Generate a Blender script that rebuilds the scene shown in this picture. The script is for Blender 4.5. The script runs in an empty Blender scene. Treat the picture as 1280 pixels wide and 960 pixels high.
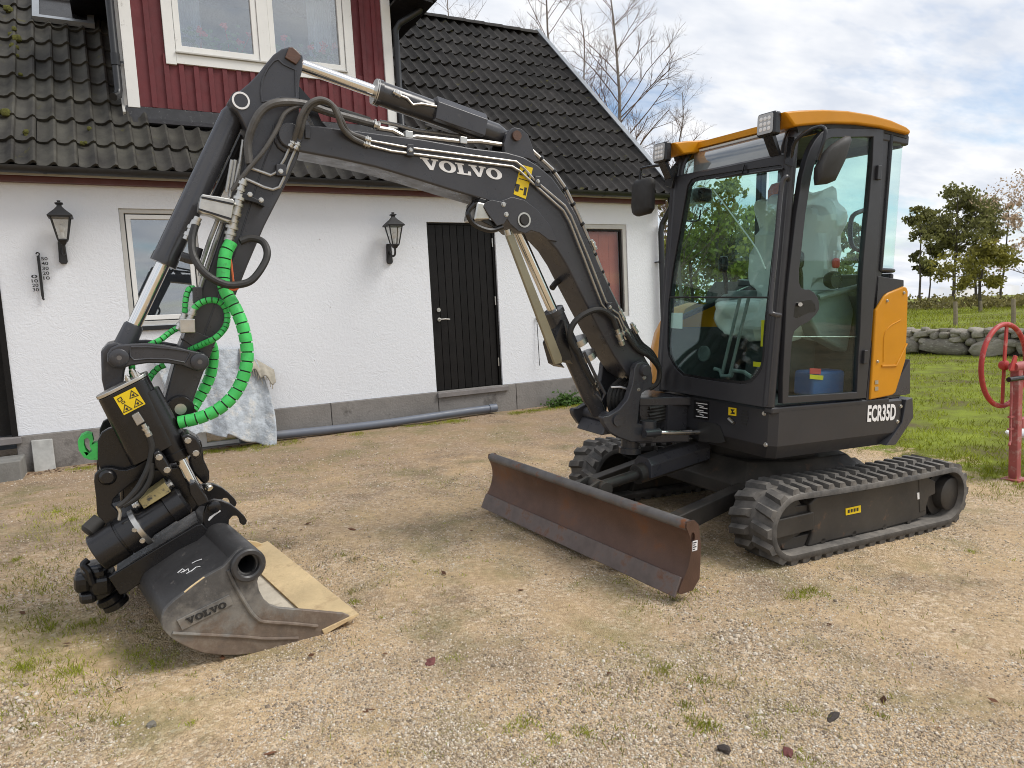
import bpy, bmesh, math, random
import numpy as np
from mathutils import Vector, Matrix, geometry, noise
random.seed(7)
S = bpy.context.scene
COL = S.collection
R_ = math.radians

# ------------------------------------------------------------------ camera
F_PX = 887.0                       # focal length in photo pixels (1280 x 960)
def basis():
    d = Vector((1084-640, 9200-480, F_PX)).normalized()          # down
    xv = 2275-640
    y = -(d.x*xv + d.z*F_PX)/d.y
    X = Vector((xv, y, F_PX)).normalized()
    up = -d
    Y = up.cross(X)
    return X, Y, up
_X, _Y, _U = basis()
RW = Matrix((_X, _Y, _U))            # camera vector (right, down, forward) -> world
EYE = Vector((0, 0, 1.45))
cam = bpy.data.cameras.new('camera'); co = bpy.data.objects.new('camera', cam); COL.objects.link(co)
cam.sensor_width = 36; cam.lens = F_PX*36/1280; cam.clip_start = .05; cam.clip_end = 3000
r, dn, fw = (RW @ Vector(v) for v in ((1,0,0),(0,1,0),(0,0,1)))
co.matrix_world = Matrix(((r.x,-dn.x,-fw.x,EYE.x),(r.y,-dn.y,-fw.y,EYE.y),(r.z,-dn.z,-fw.z,EYE.z),(0,0,0,1)))
S.camera = co

# ------------------------------------------------------------------ sky, sun, exposure
SUN_EL, SUN_AZ = R_(50), R_(-35)     # azimuth measured from +X towards +Y (sun stands right of and behind the camera)
sun_dir = Vector((math.cos(SUN_EL)*math.cos(SUN_AZ), math.cos(SUN_EL)*math.sin(SUN_AZ), math.sin(SUN_EL)))
w = bpy.data.worlds.new('World'); S.world = w; w.use_nodes = True
nt = w.node_tree; N = nt.nodes; L = nt.links; N.clear()
out = N.new('ShaderNodeOutputWorld'); bg = N.new('ShaderNodeBackground'); L.new(bg.outputs[0], out.inputs[0])
sky = N.new('ShaderNodeTexSky'); sky.sky_type = 'NISHITA'; sky.sun_disc = False
sky.sun_elevation = SUN_EL; sky.sun_rotation = math.atan2(sun_dir.x, sun_dir.y)
sky.air_density = 1.0; sky.dust_density = .6; sky.ozone_density = 1.5
tc = N.new('ShaderNodeTexCoord')
sep = N.new('ShaderNodeSeparateXYZ'); L.new(tc.outputs['Generated'], sep.inputs[0])
def wmath(op, a, b=None, clamp=False):
    n = N.new('ShaderNodeMath'); n.operation = op; n.use_clamp = clamp
    for i, v in enumerate((a, b)):
        if v is None: continue
        if isinstance(v, (int, float)): n.inputs[i].default_value = v
        else: L.new(v, n.inputs[i])
    return n.outputs[0]
zc = wmath('ADD', wmath('MAXIMUM', sep.outputs[2], 0.0), .22)
cx = wmath('DIVIDE', sep.outputs[0], zc); cy = wmath('DIVIDE', sep.outputs[1], zc)
cmb = N.new('ShaderNodeCombineXYZ'); L.new(cx, cmb.inputs[0]); L.new(cy, cmb.inputs[1])
rot = N.new('ShaderNodeMapping'); rot.inputs['Rotation'].default_value = (0,0,R_(25)); rot.inputs['Scale'].default_value = (1,1.9,1)
rot.inputs['Location'].default_value = (3.1,1.7,0)
L.new(cmb.outputs[0], rot.inputs[0])
n1 = N.new('ShaderNodeTexNoise'); n1.inputs['Scale'].default_value = 1.1; n1.inputs['Detail'].default_value = 6; n1.inputs['Roughness'].default_value = .58
n2 = N.new('ShaderNodeTexNoise'); n2.inputs['Scale'].default_value = 3.4; n2.inputs['Detail'].default_value = 4; n2.inputs['Roughness'].default_value = .55
L.new(rot.outputs[0], n1.inputs[0]); L.new(rot.outputs[0], n2.inputs[0])
cr = N.new('ShaderNodeValToRGB'); L.new(n1.outputs[0], cr.inputs[0])
cr.color_ramp.elements[0].position = .34; cr.color_ramp.elements[0].color = (0,0,0,1)
cr.color_ramp.elements[1].position = .49; cr.color_ramp.elements[1].color = (1,1,1,1)
cc = N.new('ShaderNodeValToRGB'); L.new(n2.outputs[0], cc.inputs[0])
cc.color_ramp.elements[0].position = .32; cc.color_ramp.elements[0].color = (.50,.535,.60,1)
cc.color_ramp.elements[1].position = .66; cc.color_ramp.elements[1].color = (.70,.705,.72,1)
sks = N.new('ShaderNodeVectorMath'); sks.operation = 'SCALE'; sks.inputs['Scale'].default_value = .10; L.new(sky.outputs[0], sks.inputs[0])
mx = N.new('ShaderNodeMix'); mx.data_type = 'RGBA'
L.new(cr.outputs[0], mx.inputs['Factor']); L.new(sks.outputs[0], mx.inputs['A']); L.new(cc.outputs[0], mx.inputs['B'])
L.new(mx.outputs['Result'], bg.inputs[0]); bg.inputs[1].default_value = 1.0
sl = bpy.data.lights.new('sun', 'SUN'); sl.energy = 1.7; sl.angle = R_(24); sl.color = (1, .96, .90)
so = bpy.data.objects.new('sun', sl); COL.objects.link(so)
so.rotation_euler = (-sun_dir).to_track_quat('-Z', 'Y').to_euler(); so.location = sun_dir*30
S.view_settings.view_transform = 'Standard'; S.view_settings.look = 'None'; S.view_settings.gamma = 1
S.view_settings.exposure = 0.56
S.render.engine = 'CYCLES'
S.cycles.filter_width = 1.0; S.cycles.max_bounces = 6; S.cycles.transparent_max_bounces = 16; S.cycles.caustics_reflective = False; S.cycles.caustics_refractive = False

# ------------------------------------------------------------------ picking points of the place
def ray(px, py): return RW @ Vector((px-640, py-480, F_PX))
def at(px, py, axis, val):                      # world point on the plane axis = val
    d = ray(px, py); t = (val-EYE[axis])/d[axis]; return EYE + d*t
TILT, ROLL = R_(2.8), R_(2.5)                   # the yard falls to the right and rises to the house
MO = Vector((3.75, 3.47, -.018))                # excavator origin: on the ground between the tracks
RM = Matrix.Rotation(TILT, 3, 'Y') @ Matrix.Rotation(ROLL, 3, 'X')
RMT = RM.transposed(); EYEM = RMT @ (EYE-MO)
def PP(px, py, p0, n):                          # point on a plane, in the excavator's own frame
    d = RMT @ ray(px, py); n = Vector(n); t = n.dot(Vector(p0)-EYEM)/n.dot(d); return EYEM + d*t
def P(px, py, y): return PP(px, py, (0,y,0), (0,1,0))
def PX(px, py, x): return PP(px, py, (x,0,0), (1,0,0))
def gz(x, y):                                   # height of the ground
    a = -.0489*(max(-4.0, min(x, 5.6))-2.62)
    u = max(0, min(1, (x-5.6)/3.4)); a += .0437*(max(-3, min(y, 5.2))-2.62)*(1-u*u*(3-2*u))
    t = max(0, min(1, (y-4.8)/2.8)); t = t*t*(3-2*t)
    u = max(0, min(1, (x-7.0)/2.0)); t *= (1-u)
    z = a*(1-t) + .15*t
    if x > 17.9:
        z += .60*min(1, (x-17.9)/.5) + .001*min(25, x-17.9) - .01*max(0, x-48)
    e = ((x-.62)/.40)**2+((y-3.62)/.58)**2       # hollow scraped out where the bucket rests
    if e < 1: z -= .035*(1-e)**.5
    return z

# ------------------------------------------------------------------ materials
MATS = {}
def pmat(name, col, rough=.5, metal=0., var=.12, scale=6., bump=0., bscale=80., spec=.5, coat=0., dust=None, dustamt=.5, wear=None, wearamt=.3, wscale=9., sub=0., objvar=0.):
    if name in MATS: return MATS[name]
    m = bpy.data.materials.new(name); m.use_nodes = True; t = m.node_tree; n = t.nodes; l = t.links
    b = n['Principled BSDF']; b.inputs['Roughness'].default_value = rough; b.inputs['Metallic'].default_value = metal
    b.inputs['Specular IOR Level'].default_value = spec
    if coat: b.inputs['Coat Weight'].default_value = coat; b.inputs['Coat Roughness'].default_value = .12
    tcn = n.new('ShaderNodeTexCoord'); co_ = tcn.outputs['Object']
    def nz(s, d=5, r=.6):
        q = n.new('ShaderNodeTexNoise'); q.inputs['Scale'].default_value = s; q.inputs['Detail'].default_value = d; q.inputs['Roughness'].default_value = r
        l.new(co_, q.inputs[0]); return q.outputs[0]
    def mr(v, a, b_, c, d):
        q = n.new('ShaderNodeMapRange'); q.inputs[1].default_value = a; q.inputs[2].default_value = b_; q.inputs[3].default_value = c; q.inputs[4].default_value = d
        l.new(v, q.inputs[0]); return q.outputs[0]
    def mul(c, v):
        q = n.new('ShaderNodeVectorMath'); q.operation = 'SCALE'; l.new(c, q.inputs[0]); l.new(v, q.inputs['Scale']); return q.outputs[0]
    def mixc(f, a, b_):
        q = n.new('ShaderNodeMix'); q.data_type = 'RGBA'; l.new(f, q.inputs['Factor'])
        for k, v in (('A', a), ('B', b_)):
            if isinstance(v, tuple): q.inputs[k].default_value = (*v, 1)
            else: l.new(v, q.inputs[k])
        return q.outputs['Result']
    rgb = n.new('ShaderNodeRGB'); rgb.outputs[0].default_value = (*col, 1); c = rgb.outputs[0]
    c = mul(c, mr(nz(scale), .25, .75, 1-var, 1+var))
    if objvar:
        oi = n.new('ShaderNodeObjectInfo'); c = mul(c, mr(oi.outputs['Random'], 0, 1, 1-objvar, 1+objvar))
    rv = mr(nz(scale*2.3, 4), .3, .7, max(0, rough-.07), min(1, rough+.1))
    if wear:
        f = mr(nz(wscale, 9, .72), .62-wearamt*.3, .70-wearamt*.2, 0, 1); c = mixc(f, c, wear)
    if dust:
        g = n.new('ShaderNodeNewGeometry'); sp = n.new('ShaderNodeSeparateXYZ'); l.new(g.outputs['Normal'], sp.inputs[0])
        up = mr(sp.outputs[2], -.3, 1, .15, 1)
        dn_ = mr(nz(3.5, 7, .65), .35, .75, 0, 1)
        q = n.new('ShaderNodeMath'); q.operation = 'MULTIPLY'; l.new(up, q.inputs[0]); l.new(dn_, q.inputs[1])
        q2 = n.new('ShaderNodeMath'); q2.operation = 'MULTIPLY'; l.new(q.outputs[0], q2.inputs[0]); q2.inputs[1].default_value = dustamt
        c = mixc(q2.outputs[0], c, dust)
    l.new(c, b.inputs['Base Color']); l.new(rv, b.inputs['Roughness'])
    if bump:
        bn = n.new('ShaderNodeBump'); bn.inputs['Strength'].default_value = bump; bn.inputs['Distance'].default_value = .01
        l.new(nz(bscale, 4), bn.inputs['Height']); l.new(bn.outputs[0], b.inputs['Normal'])
    MATS[name] = m; return m
DUST = (.32,.27,.21)
def M(k):
    if k in MATS: return MATS[k]
    D = dict(
     charcoal=dict(col=(.044,.045,.052), rough=.30, var=.16, dust=DUST, dustamt=.07, bump=.03, bscale=300, spec=.45, wear=(.075,.074,.075), wearamt=.0, wscale=26),
     cabgrey=dict(col=(.028,.0285,.033), rough=.37, var=.08, dust=DUST, dustamt=.05, bump=.03, bscale=300, spec=.45),
     black=dict(col=(.0085,.0085,.010), rough=.27, var=.2, dust=DUST, dustamt=.035),
     barrel=dict(col=(.045,.045,.049), rough=.22, var=.1, dust=DUST, dustamt=.05),
     blacksoft=dict(col=(.014,.014,.014), rough=.62, var=.2, dust=DUST, dustamt=.12),
     hose=dict(col=(.016,.016,.016), rough=.55, var=.3, scale=30, dust=DUST, dustamt=.15),
     greyhose=dict(col=(.07,.068,.066), rough=.5, var=.3, scale=30, dust=DUST, dustamt=.4),
     undercar=dict(col=(.025,.023,.021), rough=.55, var=.3, dust=DUST, dustamt=.3, wear=(.09,.05,.03), wearamt=.1),
     rubber=dict(col=(.062,.060,.058), rough=.75, var=.4, scale=14, dust=(.36,.32,.27), dustamt=.85, bump=.25, bscale=60),
     yellow=dict(col=(.58,.245,.005), rough=.36, var=.07, spec=.3, dust=DUST, dustamt=.08),
     stickery=dict(col=(.78,.56,.01), rough=.4, var=.04),
     chrome=dict(col=(.78,.77,.75), rough=.12, metal=1., var=.06),
     steel=dict(col=(.55,.54,.51), rough=.34, metal=1., var=.15, scale=20),
     pipe=dict(col=(.40,.39,.37), rough=.36, metal=.8, var=.2, scale=20),
     guard=dict(col=(.27,.25,.18), rough=.35, metal=.6, var=.1),
     blade=dict(col=(.108,.060,.043), rough=.45, var=.35, scale=5, wear=(.15,.065,.032), wearamt=.22, wscale=5, bump=.15, bscale=120, metal=.25),
     bladeedge=dict(col=(.15,.12,.11), rough=.5, var=.3, scale=9, metal=.3, wear=(.16,.08,.05), wearamt=.3),
     bladetop=dict(col=(.14,.13,.125), rough=.5, var=.3, scale=12, metal=.2, wear=(.2,.075,.03), wearamt=.25),
     bucketdark=dict(col=(.040,.039,.040), rough=.42, var=.25, scale=8, bump=.05, wear=(.12,.11,.10), wearamt=.05, wscale=22),
     bucketside=dict(col=(.105,.100,.095), rough=.5, var=.35, scale=7, bump=.1, wear=(.125,.082,.058), wearamt=.36, wscale=6),
     bucketin=dict(col=(.66,.50,.28), rough=.6, var=.2, scale=5, bump=.2, bscale=40, wear=(.50,.36,.20), wearamt=.3, wscale=7),
     bucketpale=dict(col=(.56,.50,.40), rough=.65, var=.2, scale=6, bump=.2, bscale=40, wear=(.42,.36,.28), wearamt=.25, wscale=8),
     green=dict(col=(.055,.52,.11), rough=.45, var=.18, scale=25, wear=(.05,.20,.06), wearamt=.05, wscale=30),
     orange=dict(col=(.62,.13,.05), rough=.5),
     beacon=dict(col=(.85,.22,.01), rough=.2),
     white=dict(col=(.8,.8,.8), rough=.4, var=.03),
     decal=dict(col=(.82,.82,.82), rough=.4, var=.02),
     ink=dict(col=(.02,.02,.02), rough=.5),
     redlabel=dict(col=(.6,.05,.05), rough=.5),
     blue=dict(col=(.02,.09,.28), rough=.5),
     interior=dict(col=(.05,.055,.055), rough=.7),
     interiorlight=dict(col=(.16,.18,.175), rough=.65),
     paper=dict(col=(.7,.72,.7), rough=.6),
     olive=dict(col=(.36,.30,.14), rough=.5, var=.3, wear=(.05,.05,.05), wearamt=.3, wscale=40),
     lamplens=dict(col=(.42,.43,.44), rough=.2, var=.1),
     stucco=dict(col=(.80,.80,.80), rough=.85, var=.03),
     whitewood=dict(col=(.78,.78,.76), rough=.5, var=.05, scale=4, wear=(.55,.54,.52), wearamt=.03),
     greywood=dict(col=(.50,.49,.46), rough=.55, var=.08),
     redboard=dict(col=(.125,.018,.022), rough=.62, var=.16, scale=5, bump=.15, bscale=60, objvar=.08),
     redfascia=dict(col=(.10,.030,.026), rough=.55, var=.15),
     redpane=dict(col=(.36,.10,.06), rough=.5, var=.12, scale=3),
     blackwood=dict(col=(.008,.0072,.007), rough=.5, spec=.22, var=.3, scale=7, bump=.2, bscale=60, objvar=.25),
     gutter=dict(col=(.012,.013,.015), rough=.36, var=.2),
     lead=dict(col=(.022,.022,.025), rough=.5, var=.5, scale=14, wear=(.2,.2,.2), wearamt=.08, wscale=30),
     verge=dict(col=(.32,.34,.36), rough=.4, metal=.5, var=.1),
     iron=dict(col=(.012,.012,.013), rough=.5, var=.2, bump=.1),
     plinth=dict(col=(.23,.215,.20), rough=.9, var=.22, scale=3, bump=.5, bscale=40, wear=(.13,.12,.11), wearamt=.25, wscale=3),
     step=dict(col=(.20,.195,.18), rough=.9, var=.25, bump=.4, bscale=50),
     slab=dict(col=(.42,.42,.40), rough=.85, var=.3, scale=9),
     pvc=dict(col=(.13,.15,.19), rough=.45, var=.1, dust=DUST, dustamt=.25),
     threshold=dict(col=(.2,.185,.18), rough=.7, var=.2),
     redpaint=dict(col=(.42,.04,.035), rough=.5, var=.25, wear=(.5,.2,.18), wearamt=.3, wscale=14),
     redfaded=dict(col=(.36,.09,.085), rough=.6, var=.25, wear=(.42,.25,.23), wearamt=.35, wscale=10),
     post=dict(col=(.26,.215,.15), rough=.85, var=.25, scale=14),
     stone=dict(col=(.25,.225,.185), rough=.9, var=.35, scale=3, bump=.6, bscale=22, wear=(.36,.35,.30), wearamt=.25, wscale=5, objvar=.3),
     moss=dict(col=(.10,.10,.018), rough=.9, var=.5, scale=60, bump=1.0, bscale=150),
     bark=dict(col=(.09,.075,.06), rough=.9, var=.3, scale=10),
     birch=dict(col=(.20,.17,.15), rough=.85, var=.35, scale=4, wear=(.45,.43,.40), wearamt=.15, wscale=5),
     twig=dict(col=(.17,.11,.085), rough=.85, var=.3, scale=2),
     leafdark=dict(col=(.055,.068,.020), rough=.7, var=.45, scale=1.3),
     leafmid=dict(col=(.11,.12,.022), rough=.7, var=.4, scale=1.5),
     leaflight=dict(col=(.15,.16,.03), rough=.7, var=.4, scale=.8),
     leafpink=dict(col=(.36,.17,.11), rough=.7, var=.35, scale=1.),
     scrub=dict(col=(.16,.12,.05), rough=.85, var=.5, scale=.8),
     grass=dict(col=(.10,.14,.018), rough=.75, var=.45, scale=.7),
     grassdry=dict(col=(.16,.15,.045), rough=.8, var=.5, scale=4),
     deadleaf=dict(col=(.11,.055,.03), rough=.8, var=.5, scale=4),
     pebble=dict(col=(.36,.32,.275), rough=.85, var=.6, scale=7.3),
     darkbit=dict(col=(.05,.038,.032), rough=.85, var=.4, scale=20, bump=.5),
     brick=dict(col=(.16,.055,.05), rough=.9, var=.3, scale=20, bump=.5),
     tarp=dict(col=(.42,.455,.49), rough=.9, var=.3, scale=14, bump=1.0, bscale=45, wear=(.58,.57,.54), wearamt=.35, wscale=6),
     tarpedge=dict(col=(.36,.33,.27), rough=.9, var=.3, scale=12),
     flower=dict(col=(.7,.07,.09), rough=.6), plant=dict(col=(.08,.2,.06), rough=.6, var=.3), curtain=dict(col=(.62,.68,.75), rough=.8), pot=dict(col=(.6,.5,.45), rough=.6),
     room=dict(col=(.20,.22,.25), rough=.9), plastic=dict(col=(.55,.6,.58), rough=.25, var=.2, scale=15, bump=.5, bscale=18),
    )
    return pmat(k, **D[k])

def glass(name, tint, refl=1.0, amt=1.0):
    if name in MATS: return MATS[name]
    m = bpy.data.materials.new(name); m.use_nodes = True; t = m.node_tree; n = t.nodes; l = t.links; n.clear()
    o = n.new('ShaderNodeOutputMaterial'); tr = n.new('ShaderNodeBsdfTransparent'); tr.inputs[0].default_value = (*[c**.5 for c in tint], 1)
    gl = n.new('ShaderNodeBsdfGlossy'); gl.inputs['Roughness'].default_value = .01; gl.inputs[0].default_value = (refl,)*3+(1,)
    fr = n.new('ShaderNodeFresnel'); ge = n.new('ShaderNodeNewGeometry')
    io = n.new('ShaderNodeMapRange'); io.inputs[3].default_value = 1.52; io.inputs[4].default_value = 1/1.52; l.new(ge.outputs['Backfacing'], io.inputs[0]); l.new(io.outputs[0], fr.inputs[0])
    mu = n.new('ShaderNodeMath'); mu.operation = 'MULTIPLY'; mu.use_clamp = True; l.new(fr.outputs[0], mu.inputs[0]); mu.inputs[1].default_value = amt
    mi = n.new('ShaderNodeMixShader'); l.new(mu.outputs[0], mi.inputs[0]); l.new(tr.outputs[0], mi.inputs[1]); l.new(gl.outputs[0], mi.inputs[2])
    l.new(mi.outputs[0], o.inputs[0]); MATS[name] = m; return m

# ------------------------------------------------------------------ objects
def tag(o, label=None, cat=None, group=None, kind=None):
    if label: o['label'] = label
    if cat: o['category'] = cat
    if group: o['group'] = group
    if kind: o['kind'] = kind
    return o
def empty(name, loc=(0,0,0), rz=0):
    o = bpy.data.objects.new(name, None); COL.objects.link(o); o.location = loc; o.rotation_euler = (0,0,rz); o.empty_display_size = .2
    return o
def link(name, me, parent=None):
    o = bpy.data.objects.new(name, me); COL.objects.link(o)
    if parent: o.parent = parent
    return o
def cr_path(pts, n=8):                            # Catmull-Rom through points
    pts = [Vector(p) for p in pts]
    if len(pts) < 3: return pts
    q = [2*pts[0]-pts[1]] + pts + [2*pts[-1]-pts[-2]]; r = []
    for i in range(1, len(q)-2):
        a, b, c, d = q[i-1:i+3]
        for k in range(n):
            t = k/n
            r.append(.5*((2*b) + (c-a)*t + (2*a-5*b+4*c-d)*t*t + (3*b-a-3*c+d)*t**3))
    r.append(pts[-1]); return r
class MB:
    def __init__(s): s.v = []; s.f = []; s.m = []
    def add(s, vs, fs, mi=0):
        k = len(s.v); s.v += [tuple(v) for v in vs]; s.f += [tuple(i+k for i in f) for f in fs]; s.m += [mi]*len(fs); return s
    def box(s, lo, hi, mi=0):
        x0,y0,z0 = lo; x1,y1,z1 = hi
        return s.add([(x0,y0,z0),(x1,y0,z0),(x1,y1,z0),(x0,y1,z0),(x0,y0,z1),(x1,y0,z1),(x1,y1,z1),(x0,y1,z1)],
                     [(0,3,2,1),(4,5,6,7),(0,1,5,4),(1,2,6,5),(2,3,7,6),(3,0,4,7)], mi)
    def plate(s, outer, off, holes=(), mi=0):      # polygon (3D points) with holes, thickened by the vector off
        loops = [list(map(Vector, outer))] + [list(map(Vector, h)) for h in holes]
        off = Vector(off); flat = [p for lp in loops for p in lp]; n = len(flat)
        tris = geometry.tessellate_polygon(loops)
        nn = Vector()
        for t in tris:
            a, b, c = (flat[i] for i in t); nn += (b-a).cross(c-a)
        k = 1 if nn.dot(off) < 0 else -1
        fs = [t if k > 0 else t[::-1] for t in tris] + [tuple(i+n for i in (t[::-1] if k > 0 else t)) for t in tris]
        if not holes: fs = [tuple(range(n)) , tuple(range(n, 2*n))[::-1]]
        b = 0
        for lp in loops:
            m = len(lp)
            for i in range(m):
                j = (i+1) % m; fs.append((b+i, b+j, b+j+n, b+i+n))
            b += m
        return s.add(flat+[p+off for p in flat], fs, mi)
    def cyl(s, a, b, r, n=20, r2=None, cap=True, mi=0):
        a, b = Vector(a), Vector(b); r2 = r if r2 is None else r2
        d = (b-a).normalized(); u = d.orthogonal().normalized(); w_ = d.cross(u)
        vs = [p+(u*math.cos(2*math.pi*i/n)+w_*math.sin(2*math.pi*i/n))*q for p, q in ((a,r),(b,r2)) for i in range(n)]
        fs = [(i,(i+1)%n,n+(i+1)%n,n+i) for i in range(n)]
        if cap: fs += [tuple(range(n))[::-1], tuple(range(n,2*n))]
        return s.add(vs, fs, mi)
    def lathe(s, a, axis, prof, n=24, mi=0):       # prof: (distance along the axis, radius)
        a = Vector(a); d = Vector(axis).normalized(); u = d.orthogonal().normalized(); w_ = d.cross(u); vs = []
        for h, r in prof: vs += [a+d*h+(u*math.cos(2*math.pi*i/n)+w_*math.sin(2*math.pi*i/n))*r for i in range(n)]
        fs = [(k*n+i,k*n+(i+1)%n,(k+1)*n+(i+1)%n,(k+1)*n+i) for k in range(len(prof)-1) for i in range(n)]
        fs += [tuple(range(n))[::-1], tuple(range((len(prof)-1)*n, len(prof)*n))]
        return s.add(vs, fs, mi)
    def tube(s, pts, r, n=10, smooth=0, mi=0):
        pts = cr_path(pts, smooth) if smooth else [Vector(p) for p in pts]
        rs = r if isinstance(r, (list,tuple)) else None
        t0 = (pts[1]-pts[0]).normalized(); u = t0.orthogonal().normalized(); vs = []; m = len(pts)
        for i, p in enumerate(pts):
            t = (pts[min(i+1,m-1)]-pts[max(i-1,0)]).normalized()
            u = (u-t*u.dot(t)).normalized(); w_ = t.cross(u)
            q = rs[0]+(rs[1]-rs[0])*i/(m-1) if rs else r
            vs += [p+(u*math.cos(2*math.pi*k/n)+w_*math.sin(2*math.pi*k/n))*q for k in range(n)]
        fs = [(i*n+k,i*n+(k+1)%n,(i+1)*n+(k+1)%n,(i+1)*n+k) for i in range(m-1) for k in range(n)]
        fs += [tuple(range(n))[::-1], tuple(range((m-1)*n, m*n))]
        return s.add(vs, fs, mi)
    def loft(s, rings, closed=True, cap=True, mi=0):
        n = len(rings[0]); vs = [p for r in rings for p in r]
        fs = [(k*n+i,k*n+(i+1)%n,(k+1)*n+(i+1)%n,(k+1)*n+i) for k in range(len(rings)-1) for i in range(n if closed else n-1)]
        if cap and closed: fs += [tuple(range(n))[::-1], tuple(range((len(rings)-1)*n, len(rings)*n))]
        return s.add(vs, fs, mi)
    def mesh(s, name, mats, sharp=35, recalc=True):
        me = bpy.data.meshes.new(name); me.from_pydata(s.v, [], s.f)
        for m in (mats if isinstance(mats, (list,tuple)) else [mats]): me.materials.append(M(m) if isinstance(m, str) else m)
        if any(s.m): me.polygons.foreach_set('material_index', s.m)
        if recalc:
            bm = bmesh.new(); bm.from_mesh(me); bmesh.ops.recalc_face_normals(bm, faces=bm.faces); bm.to_mesh(me); bm.free()
        if sharp is not None:
            me.polygons.foreach_set('use_smooth', [True]*len(me.polygons)); me.set_sharp_from_angle(angle=R_(sharp))
        me.update(); return me
    def build(s, name, mats, parent=None, sharp=35, bevel=0, seg=2, recalc=True):
        o = link(name, s.mesh(name, mats, sharp, recalc), parent)
        if bevel:
            b = o.modifiers.new('bevel', 'BEVEL'); b.width = bevel; b.segments = seg; b.limit_method = 'ANGLE'; b.angle_limit = R_(40); b.harden_normals = True
        return o
def copy_tree(o, parent=None):
    c = o.copy(); COL.objects.link(c); c.parent = parent
    for ch in o.children: copy_tree(ch, c)
    return c
def circ(c, u, v, r, n=16, ph=0):
    c, u, v = Vector(c), Vector(u), Vector(v)
    return [c+u*r*math.cos(ph+2*math.pi*i/n)+v*r*math.sin(ph+2*math.pi*i/n) for i in range(n)]
def roundpoly(pts, r, seg=4):                     # round the corners of a 3D polygon
    pts = [Vector(p) for p in pts]; o = []; n = len(pts)
    for i in range(n):
        a, b, c = pts[i-1], pts[i], pts[(i+1)%n]
        d1, d2 = a-b, c-b; k = min(r, d1.length*.45, d2.length*.45)
        p, q = b+d1.normalized()*k, b+d2.normalized()*k
        for j in range(seg+1):
            t = j/seg; o.append(p*(1-t)**2+b*2*t*(1-t)+q*t*t)
    return o
# ------------------------------------------------------------------ the ground
def custom(name):
    m = bpy.data.materials.new(name); m.use_nodes = True; return m, m.node_tree.nodes, m.node_tree.links, m.node_tree.nodes['Principled BSDF']
def node(n, l, typ, ins=None, **kw):
    q = n.new(typ)
    for k, v in kw.items(): setattr(q, k, v)
    for k, v in (ins or {}).items():
        if hasattr(v, 'links'): l.new(v, q.inputs[k])
        else: q.inputs[k].default_value = v
    return q
def ramp(n, l, src, stops):
    q = n.new('ShaderNodeValToRGB'); l.new(src, q.inputs[0]); e = q.color_ramp.elements
    while len(e) < len(stops): e.new(.5)
    for el, (p, c) in zip(e, stops): el.position = p; el.color = (*c, 1) if len(c) == 3 else c
    return q.outputs[0]
def mixrgb(n, l, f, a, b, bt='MIX'):
    q = n.new('ShaderNodeMix'); q.data_type = 'RGBA'; q.blend_type = bt
    for k, v in (('Factor', f), ('A', a), ('B', b)):
        if hasattr(v, 'links'): l.new(v, q.inputs[k])
        elif isinstance(v, tuple): q.inputs[k].default_value = (*v, 1)
        else: q.inputs[k].default_value = v
    return q.outputs['Result']

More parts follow.
